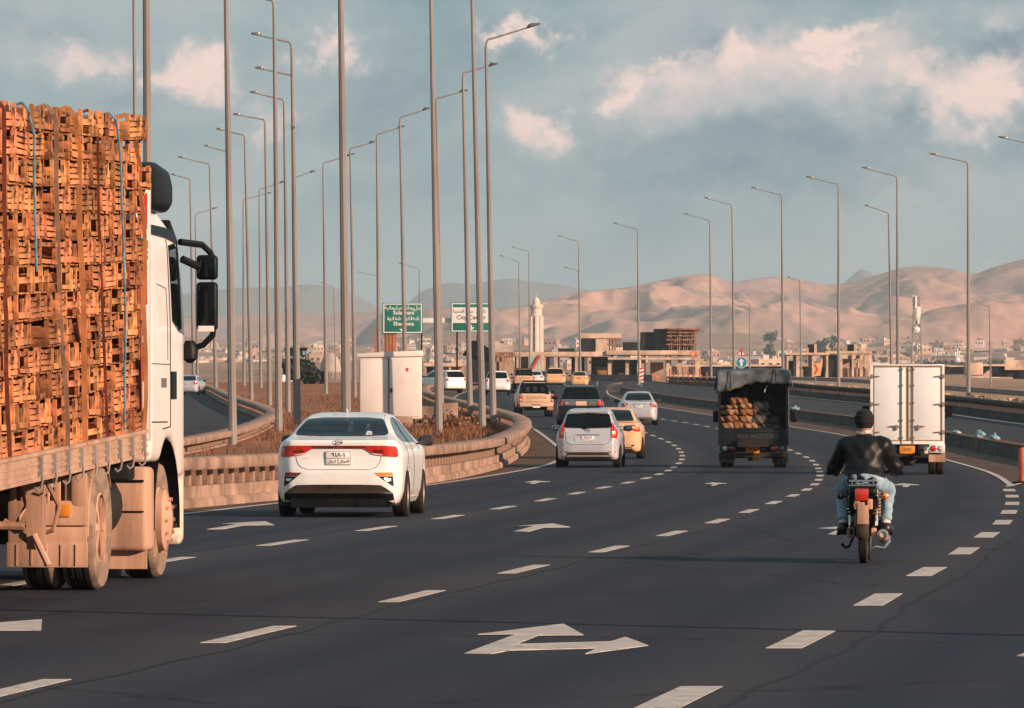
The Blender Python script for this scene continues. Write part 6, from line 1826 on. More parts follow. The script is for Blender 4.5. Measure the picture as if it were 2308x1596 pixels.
def rider():
    t = thing('person', 'person in a black leather jacket, pale jeans and black cap riding the motorcycle', 'person')
    L = dict(pel=(0.0, 0.20, 0.80), belly=(0.0, 0.24, 0.92), chest=(0.0, 0.32, 1.06), neck=(0.0, 0.36, 1.20), head=(0.0, 0.39, 1.345))
    S = {s: dict(sh=(s * 0.185, 0.33, 1.125), el=(s * 0.295, 0.44, 0.915), wr=(s * 0.285, 0.72, 0.875), ha=(s * 0.295, 0.80, 0.875), hip=(s * 0.10, 0.22, 0.785), kn=(s * 0.225, 0.62, 0.70), an=(s * 0.205, 0.43, 0.385), to=(s * 0.235, 0.60, 0.315)) for s in (-1, 1)}
    def parts(X, Y, Z, g, what):
        f = None
        def add(d, k=0.03):
            nonlocal f
            f = d if f is None else smin(f, d, k)
        if 'torso' in what:
            add(ellipsoid(X, Y, Z, (0, 0.24, 0.84), (0.155 + g, 0.125 + g, 0.13 + g)))
            add(ellipsoid(X, Y, Z, (0, 0.29, 0.98), (0.165 + g, 0.115 + g, 0.18 + g)), 0.06)
            add(ellipsoid(X, Y, Z, (0, 0.33, 1.08), (0.20 + g, 0.11 + g, 0.12 + g)), 0.06)
            add(capsule(X, Y, Z, (-0.15, 0.335, 1.12), (0.15, 0.335, 1.12), 0.062 + g), 0.05)
            add(capsule(X, Y, Z, (0, 0.34, 1.12), (0, 0.36, 1.20), 0.075 + g, 0.055 + g), 0.06)
        if 'neck' in what:
            add(capsule(X, Y, Z, (0, 0.345, 1.13), (0, 0.385, 1.30), 0.055 + g), 0.03)
        if 'head' in what:
            add(ellipsoid(X, Y, Z, L['head'], (0.078 + g, 0.098 + g, 0.115 + g)), 0.03)
            add(ellipsoid(X, Y, Z, (0, 0.44, 1.29), (0.058 + g, 0.06 + g, 0.06 + g)), 0.03)
            add(ellipsoid(X, Y, Z, (0, 0.492, 1.325), (0.014 + g, 0.022 + g, 0.022 + g)), 0.012)
            for s in (-1, 1):
                add(ellipsoid(X, Y, Z, (s * 0.082, 0.39, 1.335), (0.012 + g, 0.022 + g, 0.034 + g)), 0.01)
        for s in (-1, 1):
            q = S[s]
            if 'arms' in what:
                add(capsule(X, Y, Z, q['sh'], q['el'], 0.066 + g, 0.052 + g), 0.05)
                add(capsule(X, Y, Z, q['el'], q['wr'], 0.052 + g, 0.036 + g), 0.03)
            if 'hands' in what:
                add(capsule(X, Y, Z, q['wr'], q['ha'], 0.030, 0.032), 0.02)
                for k in range(4):   # four fingers closed round the grip, thumb below
                    x0 = q['ha'][0] + s * (-0.034 + k * 0.022)
                    y0 = 0.845 - (abs(x0) - 0.25) * 0.45
                    ln = (0.9, 1.0, 0.95, 0.8)[k]
                    add(capsule(X, Y, Z, (x0, y0 - 0.03, 0.895), (x0, y0 + 0.02 * ln, 0.895), 0.0105), 0.008)
                    add(capsule(X, Y, Z, (x0, y0 + 0.02 * ln, 0.895), (x0, y0 + 0.032 * ln, 0.868), 0.010), 0.004)
                    add(capsule(X, Y, Z, (x0, y0 + 0.032 * ln, 0.868), (x0, y0 + 0.012, 0.843), 0.009), 0.004)
                add(capsule(X, Y, Z, (q['ha'][0] - s * 0.03, 0.80, 0.875), (q['ha'][0] - s * 0.055, 0.83, 0.855), 0.013, 0.010), 0.01)
            if 'legs' in what:
                add(capsule(X, Y, Z, q['hip'], q['kn'], 0.082 + g, 0.056 + g), 0.05)
                add(capsule(X, Y, Z, q['kn'], q['an'], 0.054 + g, 0.040 + g * 1.2), 0.03)
            if 'feet' in what:
                add(capsule(X, Y, Z, q['an'], (q['an'][0], q['an'][1], 0.335), 0.042, 0.04), 0.02)
                add(capsule(X, Y, Z, (q['an'][0], q['an'][1] - 0.02, 0.325), q['to'], 0.040 + g, 0.034 + g), 0.02)
        if 'hips' in what:
            add(ellipsoid(X, Y, Z, (0, 0.20, 0.80), (0.165 + g, 0.14 + g, 0.10 + g)), 0.05)
        return f
    link('body', sdf_mesh('body', lambda X, Y, Z: parts(X, Y, Z, -0.004, ('torso', 'neck', 'head', 'arms', 'hands', 'hips', 'legs', 'feet')), (-.42, 0.02, .26), (.42, .90, 1.48), 0.0105), SKIN, t)
    def jacket(X, Y, Z):
        f = smin(parts(X, Y, Z, 0.016, ('torso', 'arms')), ellipsoid(X, Y, Z, (0, 0.215, 0.80), (0.195, 0.165, 0.10)), 0.05)
        f = f + 0.004 * np.sin(Z * 60 + X * 14 + 2 * np.sin(X * 9)) * np.exp(-((Z - 0.86) / 0.12) ** 2) + 0.003 * np.sin(Z * 34 - np.abs(X) * 40) + 0.002 * np.sin(X * 52 + Z * 23)
        return smax(smax(f, 0.752 - Z, 0.012), Z - 1.235, 0.02)
    link('jacket', sdf_mesh('jacket', jacket, (-.44, 0.02, .70), (.44, .80, 1.27), 0.0125), LEATHER, t)
    def jeans(X, Y, Z):
        f = parts(X, Y, Z, 0.010, ('hips', 'legs'))
        f = f + 0.004 * np.sin(Z * 55 + Y * 30) + 0.003 * np.sin(X * 60 + Z * 20)
        return smax(smax(f, 0.405 - Z, 0.01), Z - 0.86, 0.02)
    link('jeans', sdf_mesh('jeans', jeans, (-.36, 0.02, .38), (.36, .78, .90), 0.0125), DENIM, t)
    for s in (-1, 1):
        q = S[s]
        def shoe(X, Y, Z, q=q):
            f = smin(capsule(X, Y, Z, (q['an'][0], q['an'][1] - 0.03, 0.325), (q['to'][0], q['to'][1] + 0.02, 0.31), 0.050, 0.042), capsule(X, Y, Z, (q['an'][0], q['an'][1] - 0.01, 0.33), (q['an'][0], q['an'][1], 0.375), 0.05, 0.05), 0.03)
            return smax(smax(f, 0.285 - Z, 0.01), Z - 0.385, 0.01)
        link('shoe', sdf_mesh('shoe', shoe, (q['an'][0] - .09, .3, .26), (q['an'][0] + .11, .72, .42), 0.012), SHOE, t)
        link('sock', sdf_mesh('sock', lambda X, Y, Z, q=q: np.maximum(capsule(X, Y, Z, q['an'], (q['an'][0], q['an'][1], 0.36), 0.047, 0.047), np.maximum(0.375 - Z, Z - 0.42)), (q['an'][0] - .07, .35, .35), (q['an'][0] + .07, .52, .44), 0.011), SOCK, t)
    def cap(X, Y, Z):
        f = ellipsoid(X, Y, Z, (0, 0.385, 1.372), (0.097, 0.115, 0.108)) + 0.003 * np.sin(Z * 120)
        return smax(f, 1.275 + (Y - 0.385) * 0.45 - Z, 0.012)
    link('cap', sdf_mesh('cap', cap, (-.11, .26, 1.26), (.11, .52, 1.50), 0.012), KNIT, t)
    link('scarf', sdf_mesh('scarf', lambda X, Y, Z: np.sqrt((np.sqrt(X ** 2 + (Y - 0.37) ** 2) - 0.062) ** 2 + ((Z - 1.245 - 0.01 * np.sin(X * 40)) * 0.9) ** 2) - 0.020, (-.1, .27, 1.20), (.1, .47, 1.28), 0.009), SCARF, t)
    place(t, 1946, 58.7, 0.082)
    return t


motorcycle()
rider()
# ------------------------------------------------------------------ signs, cabinet and small things
def base_z(d): return G(d)


def gantry():
    D = 610.0
    sc = F / D
    t = thing('direction_sign', 'green town sign in two scripts with a white down arrow on a rust red column', 'road sign', (W(879, 0, D).x, D, G(D)))
    ox = t.location.x
    def X(px): return W(px, 0, D).x - ox
    def Z(py): return W(0, py, D).z - G(D)
    MB().span((X(866), 0.0, -0.3), (X(893), 0.9, Z(751))).build('column', RUST, t, bevel=0.05)
    rb = MB()
    for k in range(3): rb.box((X(872 + k * 7), -0.03, Z(775)), (0.10, 0.06, Z(752) - Z(798)))
    rb.build('column_rib', TANINK, t)
    MB().span((X(948), 0.2, -0.3), (X(952), 0.45, Z(690))).build('post', DARKST, t)
    MB().bar((X(893), 0.5, Z(722)), (X(1018), 0.5, Z(722)), 0.5, 0.45).build('beam', SIGNW, t)
    p = MB().span((X(862), -0.20, Z(752)), (X(953), -0.06, Z(683))).build('sign_panel', SIGNG, t, bevel=0.03)
    b = MB()
    x0, x1, z0, z1 = X(864), X(951), Z(750.5), Z(684.5)
    for a, c in (((x0, z1 - 0.10), (x1, z1)), ((x0, z0), (x1, z0 + 0.10)), ((x0, z0 + 0.10), (x0 + 0.10, z1 - 0.10)), ((x1 - 0.10, z0 + 0.10), (x1, z1 - 0.10))):
        b.span((a[0], -0.225, a[1]), (c[0], -0.195, c[1]))
    b.build('sign_border', SIGNW, p)
    cx = (x0 + x1) / 2
    text('sign_lettering', arabic('\u0633\u0644\u06ce\u0645\u0627\u0646\u0649').replace('\u06ce', '\ufef4') + '', 0.50, SIGNW, p, (cx + 0.95, -0.21, Z(694)), bold=0.02)
    text('sign_lettering', arabic('\u0633\u0644\u064a\u0645\u0627\u0646\u064a\u0629'), 0.50, SIGNW, p, (cx - 0.95, -0.21, Z(694)), bold=0.02)
    text('sign_lettering', 'Sulaimani', 0.56, SIGNW, p, (cx + 0.1, -0.21, Z(705)), bold=0.02)
    text('sign_lettering', arabic('\u0634\u06d5\u0642\u0644\u0627\u0648\u06d5'), 0.50, SIGNW, p, (cx + 0.85, -0.21, Z(718)), bold=0.02)
    text('sign_lettering', arabic('\u0634\u0642\u0644\u0627\u0648\u0629'), 0.50, SIGNW, p, (cx - 0.85, -0.21, Z(718)), bold=0.02)
    text('sign_lettering', 'Shaqlawa', 0.56, SIGNW, p, (cx + 0.1, -0.21, Z(730)), bold=0.02)
    MB().prism([(cx - 0.07, Z(737)), (cx + 0.07, Z(737)), (cx + 0.07, Z(742.5)), (cx + 0.30, Z(740.5)), (cx + 0.30, Z(742.5)), (cx, Z(748.5)), (cx - 0.30, Z(742.5)), (cx - 0.30, Z(740.5)), (cx - 0.07, Z(742.5))], -0.225, -0.195, 'Y').build('down_arrow', SIGNW, p)
    # second panel
    t2 = thing('direction_sign', 'green and white city centre sign partly behind the median lamp posts', 'road sign', (W(1062, 0, D).x, D, G(D)))
    ox = t2.location.x
    MB().span((X(1108), 0.2, -0.3), (X(1112), 0.45, Z(690))).span((X(1028), 0.2, -0.3), (X(1032), 0.45, Z(690))).build('post', DARKST, t2)
    p = MB().span((X(1016), -0.20, Z(749)), (X(1108), -0.06, Z(682))).build('sign_panel', SIGNG, t2, bevel=0.03)
    x0, x1, z0, z1 = X(1018), X(1106), Z(747.5), Z(683.5)
    b = MB()
    for a, c in (((x0, z1 - 0.10), (x1, z1)), ((x0, z0), (x1, z0 + 0.10)), ((x0, z0 + 0.10), (x0 + 0.10, z1 - 0.10)), ((x1 - 0.10, z0 + 0.10), (x1, z1 - 0.10))):
        b.span((a[0], -0.225, a[1]), (c[0], -0.195, c[1]))
    b.build('sign_border', SIGNW, p)
    MB().span((x0 + 0.12, -0.215, Z(728)), (x1 - 0.12, -0.19, Z(693))).build('white_field', SIGNW, p)
    cx = (x0 + x1) / 2
    text('sign_lettering', arabic('\u0645\u0631\u0643\u0632 \u0627\u0644\u0645\u062f\u064a\u0646\u0629'), 0.44, INK, p, (cx - 0.85, -0.222, Z(702)), bold=0.015)
    text('sign_lettering', arabic('\u0646\u0627\u0648\u06d5\u0646\u062f'), 0.44, INK, p, (cx + 0.95, -0.222, Z(702)), bold=0.015)
    text('sign_lettering', 'City Center', 0.60, INK, p, (cx, -0.222, Z(716)), bold=0.015)
    MB().prism([(cx - 0.07, Z(733)), (cx + 0.07, Z(733)), (cx + 0.07, Z(739)), (cx + 0.30, Z(737)), (cx + 0.30, Z(739)), (cx, Z(745)), (cx - 0.30, Z(739)), (cx - 0.30, Z(737)), (cx - 0.07, Z(739))], -0.225, -0.195, 'Y').build('down_arrow', SIGNW, p)


gantry()


def post_sign(name, label, px, pz_base, D, build):
    t = thing(name, label, 'road sign', (W(px, 0, D).x, D, G(D)))
    build(t, lambda q: W(q, 0, D).x - t.location.x, lambda q: W(0, q, D).z - G(D))
    return t


def s_blue(t, X, Z):
    MB().tube([(0, 0.06, -0.4), (0, 0.06, Z(786))], 0.045, 8).build('post', STEEL, t, True)
    r = X(1684) - X(1671)
    c = Z(817)
    p = MB().lathe([(0.0, 0.0), (r, 0.0), (r, 0.03), (0, 0.03)], (0, 0, c), 'Y', 28).build('blue_disc', SIGNB, t)
    MB().lathe([(r, -0.004), (r, -0.012), (r * 0.92, -0.012), (r * 0.92, -0.004)], (0, 0, c), 'Y', 28, closed=True).build('disc_rim', SIGNW, p)
    MB().prism([(-0.09, c - 0.30), (0.09, c - 0.30), (0.09, c + 0.05), (0.22, c + 0.05), (0, c + 0.33), (-0.22, c + 0.05), (-0.09, c + 0.05)], -0.014, -0.002, 'Y').build('white_arrow', SIGNW, p)
    zt, zb = Z(785), Z(802)
    w = (X(1683) - X(1661)) / 2
    q = MB().prism([(-w, zb), (w, zb), (0, zt)], -0.002, 0.03, 'Y').build('warning_triangle', SIGNR, t)
    MB().prism([(-w * 0.72, zb + 0.08), (w * 0.72, zb + 0.08), (0, zt - 0.16)], -0.008, 0.0, 'Y').build('triangle_field', SIGNW, q)
    MB().prism([(-0.05, zb + 0.12), (0.09, zb + 0.10), (0.05, zb + 0.25), (0.07, zb + 0.36), (0.0, zb + 0.41), (-0.06, zb + 0.34), (-0.03, zb + 0.24)], -0.013, -0.006, 'Y').build('pictogram', INK, q)


post_sign('road_sign', 'round blue ahead arrow sign under a red edged warning triangle', 1671, 0, 480, s_blue)


def s_chev(t, X, Z):
    MB().tube([(0, 0.06, -0.4), (0, 0.06, Z(818))], 0.05, 8).build('post', STEEL, t, True)
    w = 0.42
    z0, z1 = Z(848), Z(812)
    p = MB().prism([(-w * 0.6, z0), (w * 1.0, z0 + 0.05), (w * 1.5, z1 + 0.05), (w * 0.75, z1 - 0.28), (-w * 0.6, z1 - 0.32)], -0.02, 0.02, 'Y').build('chevron_board', SIGNO, t)
    c = (z0 + z1) / 2 - 0.1
    MB().prism([(-0.18, c + 0.42), (0.02, c + 0.42), (0.24, c), (0.02, c - 0.42), (-0.18, c - 0.42), (0.04, c)], -0.03, -0.018, 'Y').build('red_chevron', SIGNR, p)


post_sign('chevron_sign', 'orange board with one red chevron before the half-built white house', 1838, 0, 520, s_chev)


def s_strip(t, X, Z):
    MB().tube([(0, 0.06, -0.4), (0, 0.06, Z(826))], 0.05, 8).build('post', STEEL, t, True)
    z0, z1 = Z(862), Z(827)
    w = 0.18
    p = MB().span((-w, -0.02, z0), (w, 0.02, z1)).build('marker_board', SIGNW, t)
    h = (z1 - z0)
    for k in range(4):
        a = z0 + h * (0.06 + k * 0.25)
        MB().prism([(-w, a), (w, a + 0.10), (w, a + 0.10 + h * 0.12), (-w, a + h * 0.12)], -0.03, -0.018, 'Y').build('red_stripe', SIGNR, p)


post_sign('marker_sign', 'red and white striped marker board before the concrete market frame', 1446, 0, 560, s_strip)


def s_yield(t, X, Z):
    MB().tube([(0, 0.06, -0.6), (0, 0.06, Z(793))], 0.05, 8).build('post', RUST, t, True)
    w = (X(1571) - X(1553)) / 2
    zt, zb = Z(793), Z(808)
    p = MB().prism([(-w, zt), (w, zt), (0, zb)], -0.02, 0.02, 'Y').build('triangle_plate', SIGNR, t)
    MB().prism([(-w * 0.7, zt - 0.08), (w * 0.7, zt - 0.08), (0, zb + 0.2)], -0.03, -0.018, 'Y').build('white_field', SIGNO, p)


post_sign('give_way_sign', 'upside down red edged triangle on a thin post by the market frame', 1562, 0, 680, s_yield)


def cabinet():
    D = 249.0
    c = W(880, 0, D)
    g = G(D) + 0.16
    t = thing('electrical_cabinet', 'large pale two door electrical cabinet on the soil median with a lamp shadow across it', 'cabinet', (c.x, D, g))
    X = lambda q: W(q, 0, D).x - c.x
    Z = lambda q: W(0, q, D).z - g
    MB().span((X(810), 0, Z(944)), (X(950), 1.3, Z(803))).build('housing', CABW, t, bevel=0.02)
    MB().prism([(X(805), Z(806)), (X(953), Z(803)), (X(953), Z(790)), (X(880), Z(793)), (X(805), Z(797))], -0.08, 1.4, 'Y').build('roof_cap', CABW, t, bevel=0.015)
    for a, b in ((812, 874), (878, 948)):
        d = MB().span((X(a), -0.03, Z(939)), (X(b), 0.0, Z(809))).build('door', CABW, t, bevel=0.008)
    MB().span((X(874), -0.02, Z(941)), (X(878), 0.0, Z(807))).build('door_gap', GREYP, t)
    MB().box((X(882), -0.06, Z(880)), (0.10, 0.06, 0.16)).build('handle', INK, t)
    MB().box((X(918), -0.036, Z(833)), (0.10, 0.012, 0.14)).build('warning_label', SIGNR, t)
    MB().span((X(905), 0.05, Z(957)), (X(951), 1.2, Z(944))).span((X(812), 0.05, Z(957)), (X(860), 1.2, Z(944))).build('plinth_frame', DARKST, t)
    MB().span((X(936), 0.1, -0.25), (X(940), 0.2, Z(955))).span((X(818), 0.1, -0.25), (X(823), 0.2, Z(955))).build('leg', DARKST, t)


cabinet()


def rough_block(label, px, D, w, d, h, group=None, m=None):
    c = W(px, 0, D)
    r_ = random.Random(int(px))
    mb = MB().box((0, 0, h / 2), (w, d, h + 0.1))
    mb.v = [(a + r_.uniform(-.03, .03), b + r_.uniform(-.03, .03), z + r_.uniform(-.02, .02)) for a, b, z in mb.v]
    o = mb.build('concrete_block', m or CONC, None, bevel=0.025)
    o.location = (c.x, D, G(D) + 0.12)
    o.rotation_euler = (0, 0, r_.uniform(-.3, .3))
    tag(o, label, 'concrete block', group)


rough_block('ribbed concrete block under the electrical cabinet', 908, 243, 0.72, 0.5, 0.46)
rough_block('small plain concrete block beside the cabinet leg', 950, 242, 0.52, 0.5, 0.36)
rough_block('big tilted concrete block behind the thick median lamp post', 1006, 262, 0.9, 0.8, 0.85)
rough_block('weathered grey concrete lump right of the cabinet', 966, 262, 0.7, 0.7, 0.7)


def bollard():
    D = 123.5
    x = W(2305.5, 0, D).x
    t = thing('bollard', 'orange plastic bollard on the gore tip at the edge of the picture', 'bollard', (x, D, G(D) + 0.012))
    MB().lathe([(0.10, 0.02), (0.095, 0.10), (0.092, 0.60), (0.085, 0.68), (0.05, 0.72), (0.0, 0.725)], (0, 0, 0), 'Z', 20).build('tube', BOLL, t, True)
    MB().lathe([(0.22, 0.0), (0.21, 0.03), (0.12, 0.05), (0.0, 0.05)], (0, 0, 0), 'Z', 20).build('base', RUBBER, t, True)


bollard()


def litter_bag(label, px, D, w, h, seed):
    r_ = random.Random(seed)
    ph = [r_.uniform(0, 6) for _ in range(6)]
    def fn(X, Y, Z):
        q = ellipsoid(X, Y, Z, (0, 0, h * 0.36), (w / 2, w / 2.4, h * 0.42))
        q = smin(q, capsule(X, Y, Z, (0.02, 0, h * 0.5), (0.05 * w, 0, h), w * 0.16, w * 0.06), 0.08)
        q = q + 0.02 * np.sin(X * 26 + ph[0] + Z * 9) * np.sin(Y * 23 + ph[1]) + 0.014 * np.sin(Z * 34 + ph[2] + X * 15)
        return smax(q, -Z, 0.02)
    o = link('litter_bag', sdf_mesh('bag', fn, (-w * .7, -w * .6, -.02), (w * .7, w * .6, h * 1.2), 0.028), BAGB)
    o.location = (XK(D), D, G(D) + 0.395)
    tag(o, label, 'plastic bag', 'blue bags left on the gore wall')


litter_bag('large upright blue plastic bag, middle one on the low wall by the box van', 2205, 195, 0.34, 0.34, 1)
litter_bag('low slumped blue plastic bag farthest along the wall from the box van', 2240, 188, 0.36, 0.24, 2)
litter_bag('flattened blue plastic bag closest to the box van on the low wall', 2150, 207, 0.34, 0.15, 3)
litter_bag('torn pale blue plastic bag on the low wall beside the dark cargo truck', 1790, 300, 0.5, 0.2, 4)


# ------------------------------------------------------------------ buildings
def frame_building(name, label, D, x0, x1, depth, build):
    c = W((x0 + x1) / 2, 0, D)
    t = thing(name, label, 'building', (c.x, D, G(D)))
    X = lambda q: W(q, 0, D).x - c.x
    Z = lambda q: W(0, q, D).z - G(D)
    build(t, X, Z, depth)
    return t


def market(t, X, Z, dp):
    zs = Z(793)
    zb = Z(804)
    MB().span((X(1160), 0, zb), (X(1372), dp, zs)).build('roof_slab', CONCD, t, bevel=0.05)
    MB().span((X(1366), -0.4, Z(800)), (X(1576), dp, Z(790))).build('roof_slab', CONCD, t, bevel=0.05)
    MB().span((X(1370), -0.8, Z(811)), (X(1574), 0.6, Z(806))).build('edge_beam', CONCD, t)
    for row, y in enumerate((0.15, 5.5, dp - 0.4)):
        for px, w in ((1164, 5), (1196, 5), (1226, 4), (1252, 5), (1296, 7), (1370, 8), (1410, 7), (1446, 6), (1502, 8), (1530, 5), (1570, 6)):
            off = (row * 5) % 7
            o = MB().span((X(px + off * (row > 0)) - 0.0, y, -0.4), (X(px + w + off * (row > 0)), y + 0.45, zb + 0.02 if px < 1366 else Z(800) + 0.02)).build('column', CONCD, t)
    MB().span((X(1160), dp - 0.2, -0.3), (X(1240), dp, zb)).build('back_wall', BLOCKW, t)
    MB().span((X(1290), dp - 0.2, -0.3), (X(1320), dp, zb)).build('back_wall', WALLD, t)
    MB().span((X(1335), dp - 0.2, -0.3), (X(1440), dp, zb)).build('back_wall', WALLD, t)
    MB().span((X(1515), 1.0, -0.3), (X(1568), 1.3, Z(826))).build('front_wall', BLOCKW, t)
    MB().span((X(1470), dp - 0.2, -0.3), (X(1500), dp, Z(815))).build('back_wall', BLOCKW, t)
    MB().span((X(1258), 0.3, Z(804)), (X(1295), 0.6, Z(793) + 0.5)).build('shutter_box', WALLD, t)
    MB().span((X(1345), 2.0, -0.3), (X(1368), 2.4, Z(828))).build('timber_screen', TIMBER, t)
    MB().span((X(1395), 1.0, -0.3), (X(1408), 1.6, Z(840))).build('low_wall', CONCD, t)
    # upper storey left: slab on columns with props
    z1 = Z(757)
    MB().span((X(1303), 1.0, z1 - 0.35), (X(1402), 8.0, Z(751))).build('upper_slab', CONCD, t)
    MB().span((X(1306), 1.2, zs), (X(1340), 8.0, z1 - 0.3)).build('upper_wall', WALLD, t)
    MB().span((X(1344), 1.2, zs), (X(1371), 1.6, z1 - 0.3)).build('upper_wall', CONCD, t)
    rr = random.Random(3)
    for k in range(11):
        px = 1341 + k * 5.6
        if 1344 < px < 1371: continue
        MB().bar((X(px), 1.4 + rr.uniform(0, 3), zs), (X(px + rr.uniform(-2, 2)), 1.4 + rr.uniform(0, 3), z1 - 0.3), 0.16, 0.16).build('timber_prop', TIMBER, t)
    for z in (765, 775):
        MB().bar((X(1372), 1.1, Z(z)), (X(1402), 1.2, Z(z)), 0.12, 0.12).build('timber_rail', TIMBER, t)
    # dark rooms between
    MB().span((X(1406), 2.0, zs), (X(1448), 9.0, Z(771))).build('upper_wall', WALLD, t)
    MB().span((X(1446), 2.5, zs), (X(1482), 9.0, Z(748))).build('upper_wall', WALLD, t)
    MB().span((X(1476), 1.5, zs), (X(1508), 9.0, Z(741))).build('upper_wall', DARKW, t)
    # timber formwork tower under a flared slab
    MB().prism([(X(1502), Z(742)), (X(1580), Z(744)), (X(1580), Z(740)), (X(1502), Z(739))], 0.6, 8.0, 'Y').build('formwork_deck', TIMBER, t)
    MB().span((X(1506), 2.4, zs), (X(1566), 2.7, Z(744))).build('formwork_back', WALLD, t)
    for k in range(15):
        px = 1505 + k * 4.5
        a = rr.uniform(-1.5, 1.5) + (px - 1535) * 0.06
        MB().bar((X(px), 0.8 + rr.uniform(0, 1.4), zs), (X(px + a), 0.8 + rr.uniform(0, 1.4), Z(743)), 0.15, 0.15).build('timber_prop', TIMBER, t)
    for z, a, b in ((749, 1504, 1574), (757, 1503, 1572), (766, 1502, 1570), (776, 1502, 1569)):
        MB().bar((X(a), 0.75, Z(z)), (X(b), 0.75, Z(z + rr.uniform(-1, 1))), 0.14, 0.16).build('timber_rail', TIMBER, t)
    for k in range(6):
        MB().span((X(1508 + k * 10), 0.9, Z(800)), (X(1512 + k * 10), 1.2, Z(792))).build('roof_stub', TIMBER, t)
    MB().span((X(1388), 0.2, zs - 0.02), (X(1404), 1.4, Z(783))).build('water_tank', CONCD, t)
    # perimeter wall before the frame, dark part has shade put into its colour
    MB().span((X(1330), -6.0, -0.5), (X(1468), -5.7, Z(848) + 0.2)).build('front_wall', WALLD, t)
    MB().span((X(1500), -4.2, -0.5), (X(1580), -3.8, Z(853) + 0.5)).build('front_wall', CONCD, t)


frame_building('market_building', 'half-built concrete market with a timber propped upper floor beyond the taxi', 900, 1160, 1576, 13.0, market)


def house2(t, X, Z, dp):
    zs, zb = Z(795), Z(800)
    MB().span((X(1770), -0.3, zb), (X(1870), dp, zs)).build('roof_slab', CONCD, t)
    MB().span((X(1862), 0.2, zb + 0.2), (X(1966), dp, zs + 0.25)).build('roof_slab', CONCD, t)
    for y in (0.0, 6.0, dp - 0.4):
        for px, w in ((1773, 4), (1795, 7), (1830, 5), (1862, 5), (1893, 6), (1920, 5), (1938, 7), (1958, 7)):
            MB().span((X(px), y, -0.4), (X(px + w), y + 0.5, zb + 0.05)).build('column', CONCD, t)
    for px in (1776, 1802, 1818, 1868, 1905, 1925, 1950):
        MB().span((X(px), 0.4, zs), (X(px + 5), 0.9, Z(784))).build('roof_stub', BLOCKW, t)
    for px in (1822, 1912):
        MB().span((X(px), 1.2, zs), (X(px + 14), 3.0, Z(776))).build('stair_head', DARKW, t)
        MB().span((X(px + 14), 1.2, zs), (X(px + 20), 3.0, Z(776))).build('stair_head', CONCD, t)
    MB().span((X(1772), dp - 0.2, -0.3), (X(1800), dp, Z(812))).build('back_wall', WALLD, t)
    MB().span((X(1815), 3.0, -0.3), (X(1862), 3.3, Z(828))).build('inner_wall', WALLD, t)
    MB().span((X(1795), 1.0, -0.3), (X(1812), 1.3, Z(833))).build('front_wall', BLOCKW, t)
    MB().span((X(1868), 2.0, -0.3), (X(1892), 2.3, zb)).build('inner_wall', WALLD, t)
    MB().span((X(1893), 1.2, -0.3), (X(1958), 1.5, Z(830))).build('front_wall', BLOCKW, t)
    MB().span((X(1900), 6.0, -0.3), (X(1935), 6.3, Z(808))).build('inner_wall', BLOCKW, t)
    MB().span((X(1766), -3, -0.6), (X(1972), -2.7, Z(851))).build('front_wall', CONCD, t)


frame_building('unfinished_house', 'half-built white concrete house with column stubs on its roof behind the rider', 980, 1770, 1966, 12.0, house2)


def gable(t, X, Z, dp):
    # roofed guard house, its unlit gable end and wall put in as dark colour
    MB().span((X(1056), 0.3, -0.4), (X(1112), 7.5, Z(800))).build('wall', WALLD, t)
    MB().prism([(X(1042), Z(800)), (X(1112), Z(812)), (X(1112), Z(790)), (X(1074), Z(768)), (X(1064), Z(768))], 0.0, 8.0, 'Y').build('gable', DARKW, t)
    MB().span((X(1112), 2.0, -0.4), (X(1158), 7.5, Z(802))).build('wall', BLOCKW, t)
    rf = MB().add([(X(1108), -0.3, Z(796)), (X(1160), -0.3, Z(796)), (X(1142), 4.0, Z(770)), (X(1108), 4.0, Z(768)), (X(1108), -0.3, Z(798)), (X(1160), -0.3, Z(798)), (X(1142), 4.0, Z(772)), (X(1108), 4.0, Z(771))],
                  [(0, 1, 2, 3), (4, 7, 6, 5), (0, 4, 5, 1), (1, 5, 6, 2), (2, 6, 7, 3), (3, 7, 4, 0)]).build('roof_slope', CONCD, t)
    MB().prism([(X(1128), Z(769)), (X(1133), Z(769)), (X(1162), Z(797)), (X(1158), Z(797))], 3.5, 4.6, 'Y').build('roof_edge', DARKW, t)
    for k in range(8):
        MB().bar((X(1112 + k * 6), -0.2, Z(806)), (X(1113 + k * 6), -0.2, Z(794)), 0.25, 0.3).build('rafter', TIMBER, t)
    for k in range(4):
        MB().span((X(1114 + k * 12), 0.6, -0.4), (X(1119 + k * 12), 0.9, Z(803))).build('column', BLOCKW, t)
    MB().box((X(1080), 0.6, Z(764)), (0.6, 0.6, 0.9)).build('finial', DARKW, t)


frame_building('guard_house', 'dark gabled house with a tan roof slope behind the median lamps', 700, 1042, 1160, 8.0, gable)


def low_shed(t, X, Z, dp):
    MB().span((X(955), 0, Z(826)), (X(1045), dp, Z(818))).build('roof_slab', CONCD, t)
    for k, px in enumerate((957, 985, 1012, 1040)):
        MB().span((X(px), 0.2, -0.4), (X(px + 4), 0.7, Z(825))).build('column', CONCD, t)
    MB().span((X(960), dp - 0.3, -0.4), (X(1040), dp, Z(826))).build('back_wall', BLOCKW, t)
    MB().span((X(958), 1.0, -0.4), (X(975), 1.3, Z(824))).build('inner_wall', WALLD, t)


frame_building('open_shed', 'long flat roofed open shed between the cabinet and the gabled house', 760, 955, 1045, 9.0, low_shed)


